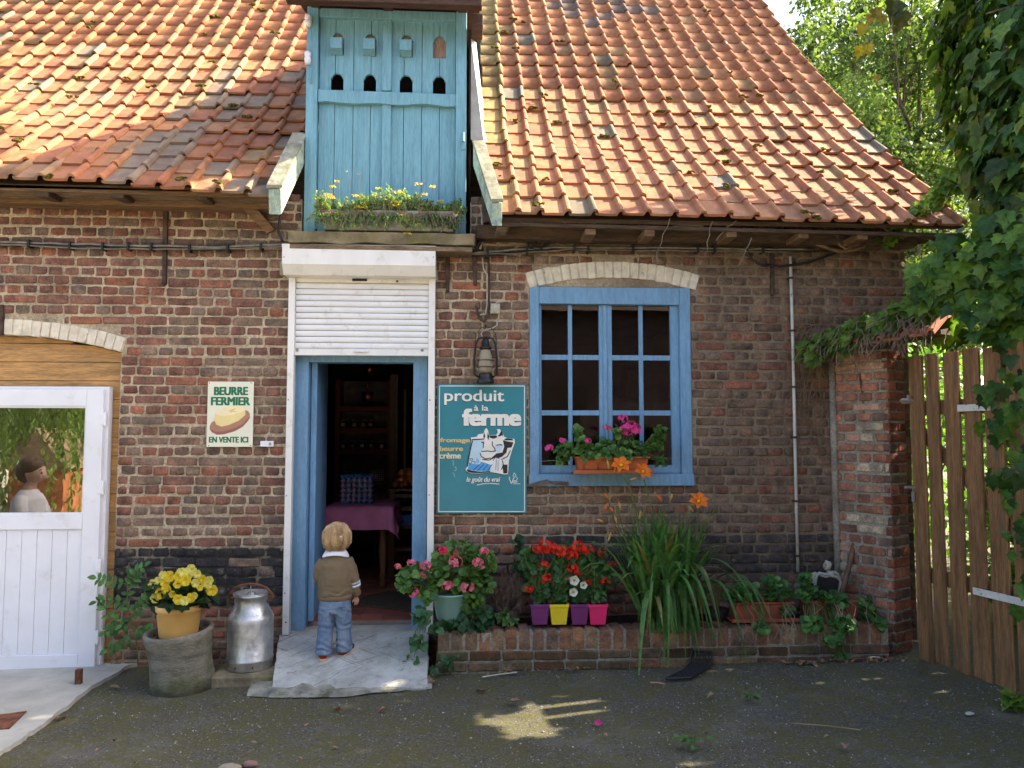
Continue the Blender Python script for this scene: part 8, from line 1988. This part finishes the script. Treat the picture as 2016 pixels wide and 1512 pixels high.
    for k in range(1300):
        a_ = ru(PI*.58, PI*2.42); e = Vector((math.cos(a_), math.sin(a_), 0)); tw = ru(-.35, .35); e2 = Vector((math.cos(a_+tw), math.sin(a_+tw), 0)); lf = -.001+.006*rnd()
        p0 = crown + e*ru(.002, .03) + Vector((0, 0, -.004)); p1 = hc + Vector((e.x*.072, e.y*.076, .074)); p2 = hc + Vector((e.x*(.096+lf), e.y*(.106+lf), .015+ru(-.015, .015)))
        p3 = hc + Vector((e2.x*(.095+lf), e2.y*(.100+lf), -.045)); en = ru(-.100, -.070) + (.012 if abs(e2.x) > .8 else 0); p4 = hc + Vector((e2.x*(.058+.024*rnd())-.005, e2.y*(.058+.018*rnd())-.008, en))
        mb.tube([p0, p1, p2, p3, p4], [.0008, .0013, .0016, .0013, .0004], 4, False)
    mb.part('hair_strands', hair, hr, True, fix=False)
    c = hc+Vector((.040, -.096, .010)); MB().ball(c, .008, 10, 7, (1, .6, 1)).part('hair_clip', M['pvc'], hr, True)
    mb = MB()
    for k in range(26): mb.tube([c, c+Vector((ru(-.008, .016), -.012, ru(-.012, -.004))), c+Vector((ru(-.006, .022), -.010+ru(-.006, .006), ru(-.034, -.018)))], [.0016, .002, .0008], 5, False)
    mb.part('tuft', hair, hr, True, fix=False)
    return p
KID = toddler()
# the boy by the white door, seen only mirrored in its glass
def boy():
    C = Vector((-4.08, -1.75, 0)); t = thing('person', 'brown haired boy in a white T-shirt mirrored in the white door glass', 'person', tuple(C))
    W = lambda x, y, z: Vector((C.x+x, C.y+y, z)); mb = MB()
    hd = W(.05, 0, 1.30); mb.ball(hd, .10, 18, 12, (1.0, .88, 1.12)); mb.ball(W(.11, 0, 1.26), .055, 12, 8); mb.ball(W(.155, 0, 1.275), .016, 8, 6); mb.ball(W(.03, .085, 1.28), .026, 8, 6, (.8, .4, 1.1)); mb.ball(W(.03, -.085, 1.28), .026, 8, 6, (.8, .4, 1.1))
    mb.loft([(W(0, 0, .66), .10, .13), (W(-.02, 0, .85), .10, .14), (W(0, 0, 1.05), .10, .155), (W(.01, 0, 1.12), .06, .07), (W(.03, 0, 1.20), .048, .048)])
    for s in (-1, 1):
        mb.loft([(W(0, s*.07, .68), .08, .07), (W(0, s*.075, .38), .055, .05), (W(0, s*.075, .05), .04, .04)]); mb.loft([(W(-.06, s*.075, .03), .02, .03), (W(.05, s*.075, .03), .04, .03), (W(.13, s*.08, .02), .02, .02)])
        mb.tube([W(0, s*.15, 1.05), W(.08, s*.19, .86), W(.26, s*.16, .78), W(.32, s*.14, .77)], [.045, .036, .028, .022], 10)
        for k in range(5): mb.tube([W(.31, s*.14+.016*(k-2), .77), W(.36, s*.14+.018*(k-2), .765), W(.385, s*.14+.018*(k-2), .75)], [.009, .008, .006], 6)
    eb = MB()
    for s in (-1, 1): eb.ball(W(.138, s*.040, 1.285), .010, 8, 6); eb.tube([W(.135, s*.025, 1.312), W(.138, s*.042, 1.316), W(.128, s*.060, 1.310)], .004, 5)
    eb.part('eyes', M['black'], t)
    MB().tube([W(.160, -.018, 1.232), W(.166, 0, 1.230), W(.160, .018, 1.232)], .004, 6).part('mouth', plain('lips', (.42, .13, .11), .6), t)
    link(fuse(mb, .009, 2), 'body', plain('boy_skin', (.66, .42, .31), .6, .06), t, True)
    mb = MB(); mb.loft([(W(0, 0, .64), .13, .16), (W(-.02, 0, .85), .125, .165), (W(0, 0, 1.04), .115, .175), (W(.01, 0, 1.13), .07, .09)])
    for s in (-1, 1): mb.tube([W(0, s*.12, 1.05), W(.03, s*.18, .97), W(.06, s*.19, .88)], [.07, .062, .058], 12)
    link(fuse(mb, .01, 3), 'white_shirt', plain('white_tshirt', (.78, .77, .78), .9, .04, 8, .1, 0, .3, 14, .02), t, True)
    mb = MB(); mb.loft([(W(0, 0, .56), .125, .16), (W(0, 0, .68), .125, .15)])
    for s in (-1, 1): mb.loft([(W(0, s*.075, .62), .10, .085), (W(0, s*.08, .32), .085, .08)])
    link(fuse(mb, .01, 3), 'shorts', plain('navy_shorts', (.05, .07, .13), .9), t, True)
    mb = MB(); mb.ball(W(.025, 0, 1.35), .116, 18, 12, (1.0, 1.0, .88)); mb.ball(W(-.03, 0, 1.30), .092, 14, 10, (.9, 1, 1.25)); mb.ball(W(.08, 0, 1.375), .058, 12, 8, (1, 1.4, .6)); link(fuse(mb, .01, 2), 'hair', plain('brown_hair', (.11, .06, .028), .6, .4, 40), t, True)
boy()
